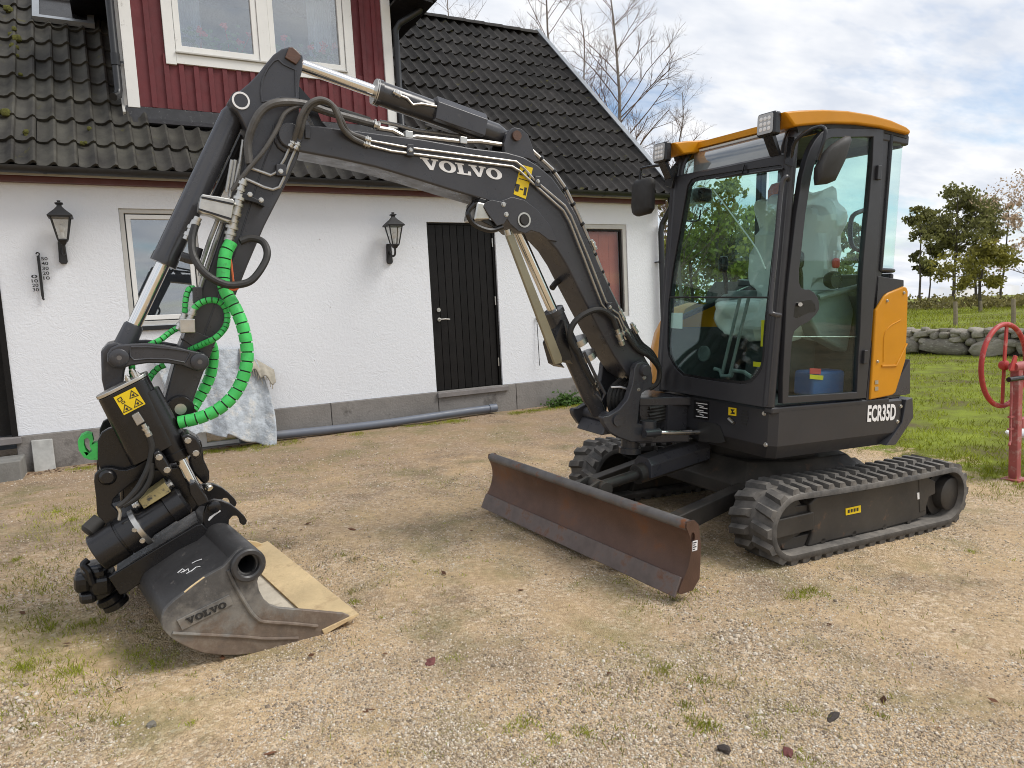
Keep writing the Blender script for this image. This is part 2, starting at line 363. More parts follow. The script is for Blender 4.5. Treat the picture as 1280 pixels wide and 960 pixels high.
def ground_material():
    m, n, l, b = custom('gravel_and_turf')
    g = n.new('ShaderNodeNewGeometry'); pos = g.outputs['Position']
    def nz(s, d=6, r=.6): return node(n, l, 'ShaderNodeTexNoise', {'Vector': pos, 'Scale': s, 'Detail': d, 'Roughness': r}).outputs[0]
    big = nz(.55, 5); mid = nz(2.6, 6, .65); fine = nz(26, 5, .7)
    sand = ramp(n, l, fine, [(.25,(.24,.18,.115)), (.5,(.42,.32,.205)), (.78,(.55,.44,.30))])
    v1 = node(n, l, 'ShaderNodeTexVoronoi', {'Vector': pos, 'Scale': 62.0, 'Randomness': 1.0})
    v2 = node(n, l, 'ShaderNodeTexVoronoi', {'Vector': pos, 'Scale': 135.0, 'Randomness': 1.0})
    def sepv(c): return node(n, l, 'ShaderNodeSeparateColor', {0: c}).outputs[0]
    st1 = ramp(n, l, sepv(v1.outputs['Color']), [(.0,(.12,.10,.08)), (.3,(.33,.26,.185)), (.62,(.46,.385,.30)), (.9,(.62,.58,.52))])
    st2 = ramp(n, l, sepv(v2.outputs['Color']), [(.0,(.18,.14,.10)), (.4,(.39,.30,.20)), (.75,(.51,.41,.29)), (1.,(.62,.57,.49))])
    grav = mixrgb(n, l, node(n, l, 'ShaderNodeMapRange', {0: fine, 1: .42, 2: .58, 3: .1, 4: 1.}).outputs[0], st2, st1)
    cover = node(n, l, 'ShaderNodeMapRange', {0: mid, 1: .36, 2: .60, 3: .12, 4: .72}).outputs[0]
    c = mixrgb(n, l, cover, sand, grav)
    tone = ramp(n, l, big, [(.3,(1.16,1.08,.99)), (.55,(1.36,1.27,1.13)), (.75,(1.48,1.36,1.16))])
    c = mixrgb(n, l, 1., c, tone, 'MULTIPLY')
    py_ = node(n, l, 'ShaderNodeSeparateXYZ', {0: pos}).outputs[1]
    up_ = node(n, l, 'ShaderNodeMath', {0: py_, 1: node(n, l, 'ShaderNodeMapRange', {0: mid, 1: .3, 2: .7, 3: -1.1, 4: 1.1}).outputs[0]}, operation='ADD').outputs[0]
    old_ = node(n, l, 'ShaderNodeMapRange', {0: up_, 1: 3.6, 2: 6.2, 3: 0., 4: 1.}).outputs[0]       # older, greyer gravel towards the house
    c = mixrgb(n, l, old_, c, mixrgb(n, l, 1., c, (.70,.68,.70), 'MULTIPLY'))
    earth = node(n, l, 'ShaderNodeMapRange', {0: nz(1.3, 7, .68), 1: .52, 2: .66, 3: 0., 4: .6}).outputs[0]
    c = mixrgb(n, l, earth, c, (.20,.145,.095))
    yl = node(n, l, 'ShaderNodeMapRange', {0: nz(1.9, 8, .72), 1: .50, 2: .66, 3: 0., 4: .6}).outputs[0]
    c = mixrgb(n, l, yl, c, (.20,.19,.075))
    at_ = node(n, l, 'ShaderNodeAttribute', attribute_name='turf').outputs['Fac']
    edge = node(n, l, 'ShaderNodeMath', {0: at_, 1: node(n, l, 'ShaderNodeMapRange', {0: nz(3.2, 7, .7), 1: .3, 2: .7, 3: -.45, 4: .45}).outputs[0]}, operation='ADD').outputs[0]
    gm = node(n, l, 'ShaderNodeMapRange', {0: edge, 1: .42, 2: .58, 3: 0., 4: 1.}).outputs[0]
    turf = ramp(n, l, nz(1.5, 8, .7), [(.36,(.135,.11,.05)), (.46,(.16,.175,.03)), (.6,(.23,.28,.028)), (.8,(.34,.37,.05))])
    c = mixrgb(n, l, gm, c, turf)
    l.new(c, b.inputs['Base Color']); b.inputs['Roughness'].default_value = .92; b.inputs['Specular IOR Level'].default_value = .25
    h = node(n, l, 'ShaderNodeMath', {0: v1.outputs['Distance'], 1: cover}, operation='MULTIPLY').outputs[0]
    h2 = node(n, l, 'ShaderNodeMath', {0: v2.outputs['Distance'], 1: -.5}, operation='MULTIPLY').outputs[0]
    hh = node(n, l, 'ShaderNodeMath', {0: node(n, l, 'ShaderNodeMath', {0: h, 1: -1.}, operation='MULTIPLY').outputs[0], 1: h2}, operation='ADD').outputs[0]
    hh = node(n, l, 'ShaderNodeMath', {0: hh, 1: fine}, operation='ADD').outputs[0]
    bp = node(n, l, 'ShaderNodeBump', {'Strength': .9, 'Distance': .014, 'Height': hh}); l.new(bp.outputs[0], b.inputs['Normal'])
    return m
def turf_at(x, y):
    if x > 16: return 1.
    bx = 6.15 + (y-2.87)*.27 if y < 6 else 7.0
    if y < 2.8: bx += (2.8-y)*2.2
    return max(0, min(1, .5+(x-bx)*.75))
def build_ground():
    def axis(lo, hi, st, left, right):
        a = [lo+i*st for i in range(int(round((hi-lo)/st))+1)]
        return left + a + right
    xs = axis(-4, 9, .125, [-600,-200,-80,-40,-22,-14,-9,-6.5,-5], [9.5,10,10.6,11.2,12,13,14,15,16,17,17.6,17.9,18.05,18.2,18.4,19,20,21.5,23,25,28,32,37,43,50,60,80,120,250,700])
    ys = axis(-1.5, 9, .125, [-600,-200,-80,-40,-22,-14,-9,-6,-4,-2.8,-2], [9.6,10.3,11,12,13,14,15,16.5,18,20,23,27,33,40,55,80,130,300,700])
    vs = []; tf = []
    for y in ys:
        for x in xs:
            z = gz(x, y); t = turf_at(x, y)
            if -5 < x < 10 and -2 < y < 9:
                z += .016*noise.noise((x*1.1, y*1.1, 3)) + .007*noise.noise((x*4, y*4, 9)) + .006*t*noise.noise((x*9, y*9, 1))
            elif x > 18: z += .10*noise.noise((x*.25, y*.25, 5))
            vs.append((x, y, z)); tf.append(t)
    nx = len(xs); fs = [(j*nx+i, j*nx+i+1, (j+1)*nx+i+1, (j+1)*nx+i) for j in range(len(ys)-1) for i in range(nx-1)]
    me = bpy.data.meshes.new('ground'); me.from_pydata(vs, [], fs)
    a = me.attributes.new('turf', 'FLOAT', 'POINT'); a.data.foreach_set('value', tf)
    me.polygons.foreach_set('use_smooth', [True]*len(fs)); me.materials.append(ground_material())
    tag(link('ground', me), 'gravel yard turning into lawn and field', kind='structure')
build_ground()

# ------------------------------------------------------------------ the house
YW = 8.25                      # front wall plane
GX = 7.06                      # right-hand gable
XL = -4.2
def stucco_material():
    m, n, l, b = custom('white_stucco')
    g = n.new('ShaderNodeNewGeometry'); pos = g.outputs['Position']
    nz = node(n, l, 'ShaderNodeTexNoise', {'Vector': pos, 'Scale': 2.2, 'Detail': 3})
    off = node(n, l, 'ShaderNodeVectorMath', {0: nz.outputs['Color'], 'Scale': .55}, operation='SCALE').outputs[0]
    p2 = node(n, l, 'ShaderNodeVectorMath', {0: pos, 1: off}, operation='ADD').outputs[0]
    vo = node(n, l, 'ShaderNodeTexVoronoi', {'Vector': p2, 'Scale': 3.2}); vo.feature = 'F1'
    wv = node(n, l, 'ShaderNodeMath', {0: node(n, l, 'ShaderNodeMath', {0: vo.outputs['Distance'], 1: 95.}, operation='MULTIPLY').outputs[0]}, operation='SINE').outputs[0]
    fn = node(n, l, 'ShaderNodeTexNoise', {'Vector': pos, 'Scale': 38., 'Detail': 5, 'Roughness': .65}).outputs[0]
    gate = node(n, l, 'ShaderNodeMapRange', {0: node(n, l, 'ShaderNodeTexNoise', {'Vector': pos, 'Scale': 7., 'Detail': 4}).outputs[0], 1: .45, 2: .65, 3: 0., 4: .10}).outputs[0]
    h = node(n, l, 'ShaderNodeMath', {0: wv, 1: gate}, operation='MULTIPLY').outputs[0]
    h = node(n, l, 'ShaderNodeMath', {0: h, 1: fn}, operation='ADD').outputs[0]
    bp = node(n, l, 'ShaderNodeBump', {'Strength': .45, 'Distance': .012, 'Height': h}); l.new(bp.outputs[0], b.inputs['Normal'])
    sp = node(n, l, 'ShaderNodeTexNoise', {'Vector': pos, 'Scale': 17., 'Detail': 3, 'Roughness': .5}).outputs[0]
    speck = node(n, l, 'ShaderNodeMapRange', {0: sp, 1: .76, 2: .79, 3: 0., 4: .6}).outputs[0]
    tone = ramp(n, l, node(n, l, 'ShaderNodeTexNoise', {'Vector': pos, 'Scale': .7, 'Detail': 5}).outputs[0], [(.3,(.75,.772,.81)), (.7,(.80,.822,.86))])
    c = mixrgb(n, l, speck, tone, (.30,.27,.24))
    st = node(n, l, 'ShaderNodeMapRange', {0: node(n, l, 'ShaderNodeTexNoise', {'Vector': pos, 'Scale': 1.6, 'Detail': 8, 'Roughness': .7}).outputs[0], 1: .56, 2: .74, 3: 0., 4: .35}).outputs[0]
    c = mixrgb(n, l, st, c, (.62,.62,.62))
    l.new(c, b.inputs['Base Color']); b.inputs['Roughness'].default_value = .88; b.inputs['Specular IOR Level'].default_value = .2
    MATS['stucco'] = m
stucco_material()
def tile_material():
    m, n, l, b = custom('concrete_tile')
    g = n.new('ShaderNodeNewGeometry'); pos = g.outputs['Position']; oi = n.new('ShaderNodeObjectInfo')
    nz = lambda s, d=6, r=.65: node(n, l, 'ShaderNodeTexNoise', {'Vector': pos, 'Scale': s, 'Detail': d, 'Roughness': r}).outputs[0]
    base = ramp(n, l, nz(9), [(.3,(.013,.012,.0115)), (.55,(.023,.021,.020)), (.75,(.038,.035,.033))])
    k = node(n, l, 'ShaderNodeMapRange', {0: oi.outputs['Random'], 1: 0., 2: 1., 3: .6, 4: 1.6}).outputs[0]
    base = node(n, l, 'ShaderNodeVectorMath', {0: base, 'Scale': k}, operation='SCALE').outputs[0]
    lich = node(n, l, 'ShaderNodeMapRange', {0: nz(30, 4, .6), 1: .69, 2: .74, 3: 0., 4: .7}).outputs[0]
    c = mixrgb(n, l, lich, base, (.20,.19,.17))
    sx = node(n, l, 'ShaderNodeSeparateXYZ', {0: pos}).outputs[0]
    old = node(n, l, 'ShaderNodeMapRange', {0: sx, 1: .2, 2: 3.4, 3: 1., 4: .10}).outputs[0]      # the left roof is older and greener
    gr = node(n, l, 'ShaderNodeMath', {0: node(n, l, 'ShaderNodeMapRange', {0: nz(2.2), 1: .36, 2: .64, 3: .1, 4: .72}).outputs[0], 1: old}, operation='MULTIPLY').outputs[0]
    c = mixrgb(n, l, gr, c, (.105,.10,.082))
    ms = node(n, l, 'ShaderNodeMapRange', {0: nz(5.2, 7, .7), 1: .62, 2: .69, 3: 0., 4: .75}).outputs[0]
    c = mixrgb(n, l, ms, c, (.085,.078,.018))
    l.new(c, b.inputs['Base Color']); b.inputs['Roughness'].default_value = .7; b.inputs['Specular IOR Level'].default_value = .22
    bp = node(n, l, 'ShaderNodeBump', {'Strength': .35, 'Distance': .006, 'Height': nz(70, 4)}); l.new(bp.outputs[0], b.inputs['Normal'])
    MATS['tile'] = m
tile_material()

house = tag(empty('house', (GX/2, YW+3, .15)), 'white rendered house with black tiled roof and red boarded dormer', 'house')
HI = Matrix.Translation(-Vector((GX/2, YW+3, .15)))
def hb(mb, name, mats, parent=None, **k):
    o = mb.build(name, mats, None, **k)
    o.parent = parent or house
    if parent is None: o.matrix_parent_inverse = HI
    return o                                   # a sub-part's parent already sits at the house's origin offset

# wall with openings
def rect(x0, x1, z0, z1, y): return [(x0,y,z0),(x1,y,z0),(x1,y,z1),(x0,y,z1)]
DOOR = (3.40, 4.345, .49, 2.60); WINL = (.085, .80, 1.50, 2.685); WINR = (5.62, 6.475, 1.30, 2.61); LDOOR = (-1.95, -.965, .50, 2.55); CELL = (.60, 1.21, .17, .46)
mbw = MB()
# the front is assembled around the two door openings as one plate with notches
pts = [(XL,.50),(LDOOR[0],.50),(LDOOR[0],LDOOR[3]),(LDOOR[1],LDOOR[3]),(LDOOR[1],.50),(DOOR[0],.50),(DOOR[0],DOOR[3]),(DOOR[1],DOOR[3]),(DOOR[1],.50),(GX,.50),(GX,2.98),(XL,2.98)]
mbw.plate([(x,YW,z) for x,z in pts], (0,.25,0), [rect(*q, YW) for q in (WINL, WINR)])
# right gable
mbw.plate([(GX,YW+.251,.5),(GX,YW+6.6,.5),(GX,YW+6.6,2.98),(GX,11.5,6.25),(GX,YW+.251,3.0)], (-.25,0,0))
hb(mbw, 'wall', 'stucco', sharp=30)
pl = MB()
for a, b_ in ((XL, LDOOR[0]-.1), (LDOOR[1]-.02, CELL[0]-.06), (CELL[1]+.05, 2.05), (2.056, DOOR[0]-.0), (DOOR[0]+.006, 4.52), (4.526, GX-.015)):
    pl.box((a, YW-.03, -.3), (b_, YW+.25, .497))
pl.box((GX-.24, YW+.252, -.4), (GX-.015, YW+6.6, .497))
hb(pl, 'plinth', 'plinth', bevel=.008)
hb(MB().box((CELL[0]-.06, YW-.02, -.2), (CELL[1]+.05, YW+.25, .165)).box((CELL[0]-.06, YW-.02, .47), (CELL[1]+.05, YW+.25, .497)), 'plinth', 'plinth')
# dark rooms behind the openings
rm = MB()
for x0, x1, z0, z1 in (WINL, WINR, LDOOR, CELL): rm.add([(x0-.4,YW+1.4,z0-.3),(x1+.4,YW+1.4,z0-.3),(x1+.4,YW+1.4,z1+.3),(x0-.4,YW+1.4,z1+.3)], [(0,1,2,3)])
hb(rm, 'room_wall', 'room')

def window(x0, x1, z0, z1, y, fw, name, fm, parent=None, sill=None, split=False, depth=.05):
    wi = hb(MB().plate(rect(x0, x1, z0, z1, y), (0,depth,0), [rect(x0+fw, x1-fw, z0+fw, z1-fw, y)]), name, fm, parent, bevel=.006)
    return wi
# left window
wf = window(*WINL, YW+.02, .045, 'window', 'greywood', depth=.07)
hb(MB().plate(rect(WINL[0]+.055, WINL[1]-.055, WINL[2]+.055, WINL[3]-.055, YW+.035), (0,.05,0), [rect(WINL[0]+.10, WINL[1]-.10, WINL[2]+.105, WINL[3]-.10, YW+.035)]), 'sash', 'whitewood', wf, bevel=.005)
gwin = glass('window_glass', (.80,.88,.92), 1., 5.0); 
hb(MB().box((WINL[0]+.095, YW+.06, WINL[2]+.10), (WINL[1]-.095, YW+.066, WINL[3]-.095)), 'pane', gwin, wf)
hb(MB().box((WINL[0]-.02, YW-.03, WINL[2]-.05), (WINL[1]+.02, YW+.1, WINL[2]-.004)), 'sill', 'gutter', wf, bevel=.006)
# right window: closed with a red board
wf = window(*WINR, YW+.012, .065, 'window', 'greywood', depth=.07)
hb(MB().plate(rect(WINR[0]+.075, WINR[1]-.075, WINR[2]+.075, WINR[3]-.075, YW+.035), (0,.04,0), [rect(WINR[0]+.095, WINR[1]-.10, WINR[2]+.095, WINR[3]-.095, YW+.035)]), 'sash', 'blackwood', wf)
hb(MB().box((WINR[0]+.09, YW+.055, WINR[2]+.09), (WINR[1]-.09, YW+.06, WINR[3]-.09)), 'pane', glass('dull_glass', (.9,.9,.9), 1., .6), wf)
for i in range(4):
    a = WINR[0]+.09+i*.17; hb(MB().box((a, YW+.10, WINR[2]+.08), (a+.167, YW+.12, WINR[3]-.08)), 'board', 'redpane', wf)
# black plank door
dr = hb(MB().box((DOOR[0]+.03, YW+.075, DOOR[2]+.01), (DOOR[1]-.03, YW+.10, DOOR[3]-.02)), 'door', 'blackwood')
npl = 9; wpl = (DOOR[1]-DOOR[0]-.07)/npl
for i in range(npl):
    a = DOOR[0]+.035+i*wpl
    hb(MB().box((a+.002, YW+.05, DOOR[2]+.015), (a+wpl-.003, YW+.074, DOOR[3]-.025)), 'plank', 'blackwood', dr, bevel=.004)
hb(MB().plate([(DOOR[0],YW+.03,DOOR[2]),(DOOR[0]+.033,YW+.03,DOOR[2]),(DOOR[0]+.033,YW+.03,DOOR[3]-.022),(DOOR[1]-.033,YW+.03,DOOR[3]-.022),(DOOR[1]-.033,YW+.03,DOOR[2]),(DOOR[1],YW+.03,DOOR[2]),(DOOR[1],YW+.03,DOOR[3]),(DOOR[0],YW+.03,DOOR[3])], (0,.09,0)), 'door_frame', 'blackwood', dr)
hx = DOOR[0]+.11
hb(MB().cyl((hx,YW+.05,1.52),(hx,YW+.035,1.52),.026).cyl((hx,YW+.036,1.52),(hx,YW+.03,1.52),.014), 'lock', 'steel', dr)
hb(MB().cyl((hx,YW+.05,1.40),(hx,YW+.035,1.40),.024).cyl((hx,YW+.04,1.40),(hx,YW-.005,1.40),.009).tube([(hx-.005,YW-.005,1.40),(hx+.06,YW-.008,1.402),(hx+.125,YW-.002,1.395)], .009), 'door_handle', 'steel', dr)
for z in (.75,1.55,2.3): hb(MB().cyl((DOOR[1]-.03,YW+.035,z),(DOOR[1]-.03,YW+.035,z+.11),.009), 'hinge', 'steel', dr)
hb(MB().box((DOOR[0]-.01, YW-.07, DOOR[2]-.065), (DOOR[1]+.05, YW+.12, DOOR[2]-.004)), 'threshold', 'threshold', bevel=.006)
# door at the left edge
ld = hb(MB().plate([(LDOOR[0],YW-.01,LDOOR[2]),(LDOOR[0]+.06,YW-.01,LDOOR[2]),(LDOOR[0]+.06,YW-.01,LDOOR[3]-.06),(LDOOR[1]-.05,YW-.01,LDOOR[3]-.06),(LDOOR[1]-.05,YW-.01,LDOOR[2]),(LDOOR[1],YW-.01,LDOOR[2]),(LDOOR[1],YW-.01,LDOOR[3]),(LDOOR[0],YW-.01,LDOOR[3])], (0,.12,0)), 'door', 'blackwood')
hb(MB().plate(rect(LDOOR[0]+.06, LDOOR[1]-.055, LDOOR[2]+.01, LDOOR[3]-.065, YW+.05), (0,.04,0), [rect(LDOOR[0]+.18, LDOOR[1]-.16, .85, LDOOR[3]-.2, YW+.05)]), 'door_leaf', 'blackwood', ld)
hb(MB().box((LDOOR[0]+.17, YW+.065, .84), (LDOOR[1]-.15, YW+.07, LDOOR[3]-.19)), 'pane', gwin, ld)
hb(MB().box((LDOOR[0]-.1, YW-.10, .435), (LDOOR[1]+.03, YW+.1, .497)), 'threshold', 'threshold', bevel=.006)
# cellar window under the sheet
cw = hb(MB().plate(rect(*CELL, YW-.01), (0,.06,0), [rect(CELL[0]+.10, CELL[1]-.03, CELL[2]+.04, CELL[3]-.03, YW-.01)]), 'window', 'whitewood', bevel=.004)
hb(MB().box((CELL[0]+.095, YW+.015, CELL[2]+.035), (CELL[1]-.025, YW+.02, CELL[3]-.025)), 'pane', gwin, cw)

# ---- roof
EY, EZ, PITCH = 8.03, 3.02, .978                 # eave edge and slope of the roof plane
RY = 11.52; RZ = EZ+PITCH*(RY-EY)
ang = math.atan(PITCH); ca, sa = math.cos(ang), math.sin(ang)
SL = (RY-EY)/ca
VX = 7.16                                        # verge
def rp(x, s, h=0): return (x, EY+s*ca-h*sa, EZ+s*sa+h*ca)
rd = MB()
rd.plate([rp(XL-.1,.02,-.03), rp(VX-.03,.02,-.03), rp(VX-.03,SL,-.03), rp(XL-.1,SL,-.03)], Vector((0,sa,-ca))*.06)
roof = hb(rd, 'roof', 'lead')
hb(MB().plate([(XL,RY,RZ-.06),(VX-.03,RY,RZ-.06),(VX-.03,RY+3.6,RZ-3.6*PITCH),(XL,RY+3.6,RZ-3.6*PITCH)], (0,-.02,-.05)), 'rear_slope', 'tile', roof)
DX0, DX1, DY = .283, 3.277, 8.72                  # dormer front
TW, TL = .334, .402
tm = MB()
pw = [(0,.006),(.022,-.004),(.060,-.006),(.092,.004),(.118,.030),(.140,.044),(.157,.036)]
prof = pw+[(.167+a, b) for a, b in pw]+[(.334,.010)]
Lt = TL+.045
top0 = [(u, 0, h+.036) for u, h in prof]; top1 = [(u, Lt, h+.004) for u, h in prof]; bot0 = [(u, .006, h+.004) for u, h in prof]
tm.loft([bot0, top0, top1], closed=False)
tile_me = tm.mesh('roof_tile', 'tile', sharp=40, recalc=False)
tiles = []
ncol = int((VX-XL)/TW)+1; nrow = int(SL/TL)+1
for i in range(ncol):
    x = VX-.02-(i+1)*TW
    for j in range(nrow):
        s = j*TL-.03
        yc = EY+(s+TL/2)*ca; xc = x+TW/2
        if DX0+.02 < xc < DX1-.02 and yc > DY-.06: continue
        if s+Lt > SL+.1: continue
        tiles.append((i, j, x, s))
def tmat(x, s, i, j):
    rr = random.Random(i*131+j)
    m = Matrix(((1,0,0,x),(0,ca,-sa,EY+s*ca),(0,sa,ca,EZ+s*sa),(0,0,0,1)))
    return m @ Matrix.Translation((rr.uniform(-.003,.003), rr.uniform(-.006,.006), rr.uniform(-.002,.003))) @ Matrix.Rotation(rr.uniform(-.008,.008),4,'Z') @ Matrix.Rotation(rr.uniform(-.012,.012),4,'X')
def proj(p):
    v = RW.transposed() @ (Vector(p)-EYE)
    return (640+F_PX*v.x/v.z, 480+F_PX*v.y/v.z, v.z) if v.z > .1 else (-9999,-9999,1)
def seen(t):
    m = tmat(t[2], t[3], t[0], t[1]); q = proj(m @ Vector((TW/2, TL/2, .03))); vis = -20 < q[0] < 1300 and -20 < q[1]
    return (0 if vis else 1, q[2])
tiles.sort(key=seen)
rest = MB()
for k, (i, j, x, s) in enumerate(tiles):
    m = tmat(x, s, i, j)
    if k < 300:
        o = link('roof_tile', tile_me, roof); o.matrix_local = m
    else:
        rest.add([m @ v.co for v in tile_me.vertices], [tuple(p.vertices) for p in tile_me.polygons])
o = rest.build('roof_tiles_far', 'tile', roof, sharp=40, recalc=False); o['kind'] = 'stuff'
# ridge tiles
rx = VX-.05
while rx > XL:
    a = []
    for xx, rr_ in ((rx, .12), (rx-.40, .105)):
        a.append([(xx, RY+math.cos(t)*rr_, RZ+.0+math.sin(t)*rr_*.75) for t in [math.pi*k/8 for k in range(9)]])
    mbr = MB().loft(a, closed=False); mbr.add(a[0], [tuple(range(9))])
    if rx > 2.0: hb(mbr, 'ridge_tile', 'tile', roof, recalc=False, sharp=50)
    rx -= .36
# verge trim on the gable
vg = MB().plate([rp(VX,-.03,-.12), rp(VX,SL+.05,-.12), rp(VX,SL+.05,.10), rp(VX,-.03,.10)], (.02,0,0)).plate([rp(VX-.05,-.03,.085), rp(VX-.05,SL+.05,.085), rp(VX+.02,SL+.05,.1), rp(VX+.02,-.03,.1)], (0,-.01,.01))
hb(vg, 'verge_board', 'verge', roof)
# eaves: soffit board, red fascia, gutter
hb(MB().box((XL, YW-.10, 2.90), (VX-.03, YW-.005, 2.955)).box((XL, YW-.13, 2.958), (VX-.03, YW-.006, 3.0)), 'fascia', 'redfascia', bevel=.004)
hb(MB().box((XL, EY+.07, 3.0), (VX-.04, YW-.01, 3.012)), 'soffit', 'greywood')
hb(MB().box((XL, EY+.055, 2.945), (VX-.04, EY+.068, 3.03)), 'eave_board', 'greywood')
gut = MB(); gs = []
for xx in (XL, VX): gs.append([(xx, EY-.02+math.cos(t)*.062, 3.012+math.sin(t)*.062) for t in [math.pi+math.pi*k/10 for k in range(11)]] + [(xx, EY-.02+math.cos(t)*.054, 3.012+math.sin(t)*.054) for t in [2*math.pi-math.pi*k/10 for k in range(11)]])
gut.loft(gs)
gut_o = hb(gut, 'gutter', 'gutter')
for xx in (-.5, 1.05, 2.6, 4.4, 5.9): hb(MB().loft([[(xx+d, EY-.02+math.cos(t)*.066, 3.012+math.sin(t)*.066) for t in [math.pi+math.pi*k/10 for k in range(11)]] for d in (0,.03)], closed=False), 'gutter_bracket', 'gutter', gut_o)
# downpipe on the gable corner
hb(MB().tube([(VX-.06, EY-.02, 2.95),(VX-.05, EY-.02, 2.84),(GX+.02, YW-.07, 2.62),(GX-.01, YW-.07, 2.50),(GX-.01, YW-.07, .2)], .042, 12), 'downpipe', 'gutter')
hb(MB().cyl((GX-.01,YW-.07,2.05),(GX-.01,YW-.07,2.09),.048).box((GX-.09,YW-.075,2.06),(GX-.05,YW-.002,2.075)), 'pipe_clip', 'gutter')

# ---- dormer
dm = hb(MB().plate([(DX0,DY+.03,3.5),(DX1,DY+.03,3.5),(DX1,DY+.03,5.62),((DX0+DX1)/2,DY+.03,6.7),(DX0,DY+.03,5.62)], (0,.12,0), [rect(.80, 2.67, 4.43, 5.48, DY+.03)]), 'dormer', 'redboard')
for xx, o_ in ((DX0, .05), (DX1-.05, .05)):
    hb(MB().plate([(xx, DY+.151, EZ+PITCH*(DY+.15-EY)), (xx, RY+1.2, 6.4), (xx, RY+1.2, 5.6), (xx, DY+.151, 5.6)], (o_,0,0)), 'side_wall', 'redboard', dm)
BZ = 3.83
WX0, WX1, WZ0, WZ1 = .69, 2.78, 4.395, 5.50
x = DX0+.11; k = 0
bw = .148
while x < DX1-.12:
    x2 = min(x+bw, DX1-.115)
    if x2 < WX0+.01 or x > WX1-.01: hb(MB().box((x, DY+.006, BZ), (x2-.002, DY+.028, 5.9)), 'board', 'redboard', dm, bevel=.003)
    else:
        hb(MB().box((x, DY+.006, BZ), (x2-.002, DY+.028, WZ0+.02)), 'board', 'redboard', dm, bevel=.003)
    xb = x2
    if xb < DX1-.16:
        top = WZ0+.01 if WX0-.02 < xb < WX1+.02 else 5.9
        hb(MB().box((xb-.026, DY-.016, BZ-.004), (xb+.026, DY+.005, top)), 'batten', 'redboard', dm, bevel=.003)
    x = x2
for a, b_ in ((DX0, DX0+.115), (DX1-.115, DX1)): hb(MB().box((a, DY-.02, BZ-.02), (b_, DY+.03, 5.9)), 'corner_board', 'whitewood', dm, bevel=.004)
hb(MB().box((DX0-.03, DY+.032, BZ-.02), (DX0-.002, DY+.14, 5.9)), 'corner_board', 'whitewood', dm)
fl = MB().plate([(DX0-.02,DY-.012,BZ-.005),(DX0-.02,DY-.03,BZ-.13),(DX0-.02,DY-.10,BZ-.19),(DX0-.02,DY-.085,BZ-.20),(DX0-.02,DY+.03,BZ-.20),(DX0-.02,DY+.03,BZ-.005)], (DX1-DX0+.04,0,0))
hb(fl, 'flashing', 'lead', dm)
hb(MB().plate([rp(DX0-.055,(DY-EY)/ca-.02,.03),rp(DX0-.03,(DY-EY)/ca-.02,.03),rp(DX0-.03,SL,.03),rp(DX0-.055,SL,.03)], Vector((0,-sa,ca))*.055), 'side_flashing', 'greywood', dm)
# window casing, two sashes
def casing(x0,x1,z0,z1,y,d,holes): return MB().plate(rect(x0,x1,z0,z1,y), (0,d,0), [rect(*h, y) for h in holes])
hb(MB().box((WX0, DY-.028, WZ0-.10), (WX0+.105, DY+.02, WZ1)).box((WX1-.105, DY-.028, WZ0-.09), (WX1, DY+.02, WZ1)).box((WX0+.106, DY-.026, WZ0-.085), (WX1-.106, DY+.02, WZ0+.02)), 'window_casing', 'whitewood', dm, bevel=.004)
XM = (WX0+WX1)/2
hb(MB().box((XM-.06, DY-.024, WZ0+.021), (XM+.06, DY+.06, WZ1)), 'mullion', 'whitewood', dm, bevel=.004)
hb(MB().box((WX0+.10, DY-.05, WZ0+.021), (WX1-.10, DY+.05, WZ0+.04)), 'window_sill', 'greywood', dm, bevel=.004)
for a, b_ in ((WX0+.11, XM-.062), (XM+.062, WX1-.11)):
    sa_ = hb(MB().plate(rect(a, b_, WZ0+.042, WZ1, DY-.012), (0,.055,0), [rect(a+.062, b_-.062, WZ0+.112, WZ1-.06, DY-.012)]), 'window', 'whitewood', dm, bevel=.006)
    hb(MB().box((a+.06, DY+.022, WZ0+.11), (b_-.06, DY+.028, WZ1-.06)), 'pane', gwin, dm)
# room behind the dormer windows
hb(MB().box((DX0+.06, DY+1.5, 3.9), (DX1-.06, DY+1.55, 5.6)).box((DX0+.06, DY+.151, 3.9), (DX1-.06, DY+1.5, 3.95)), 'room_wall', 'room', dm)
hb(MB().box((.75, DY+.10, 4.40), (2.72, DY+.42, 4.428)), 'inner_sill', 'whitewood', dm)
for a, b_ in ((.86, 1.13), (2.36, 2.66)):
    cu = MB(); n_ = 40; r0 = []; r1 = []
    for i in range(n_+1):
        xx = a+(b_-a)*i/n_; yy = DY+.44+.018*math.sin(i*1.5); r0.append((xx,yy,4.5)); r1.append((xx,yy,5.55))
    cu.loft([r0, r1], closed=False); hb(cu, 'curtain', 'curtain', dm, recalc=False, sharp=80)
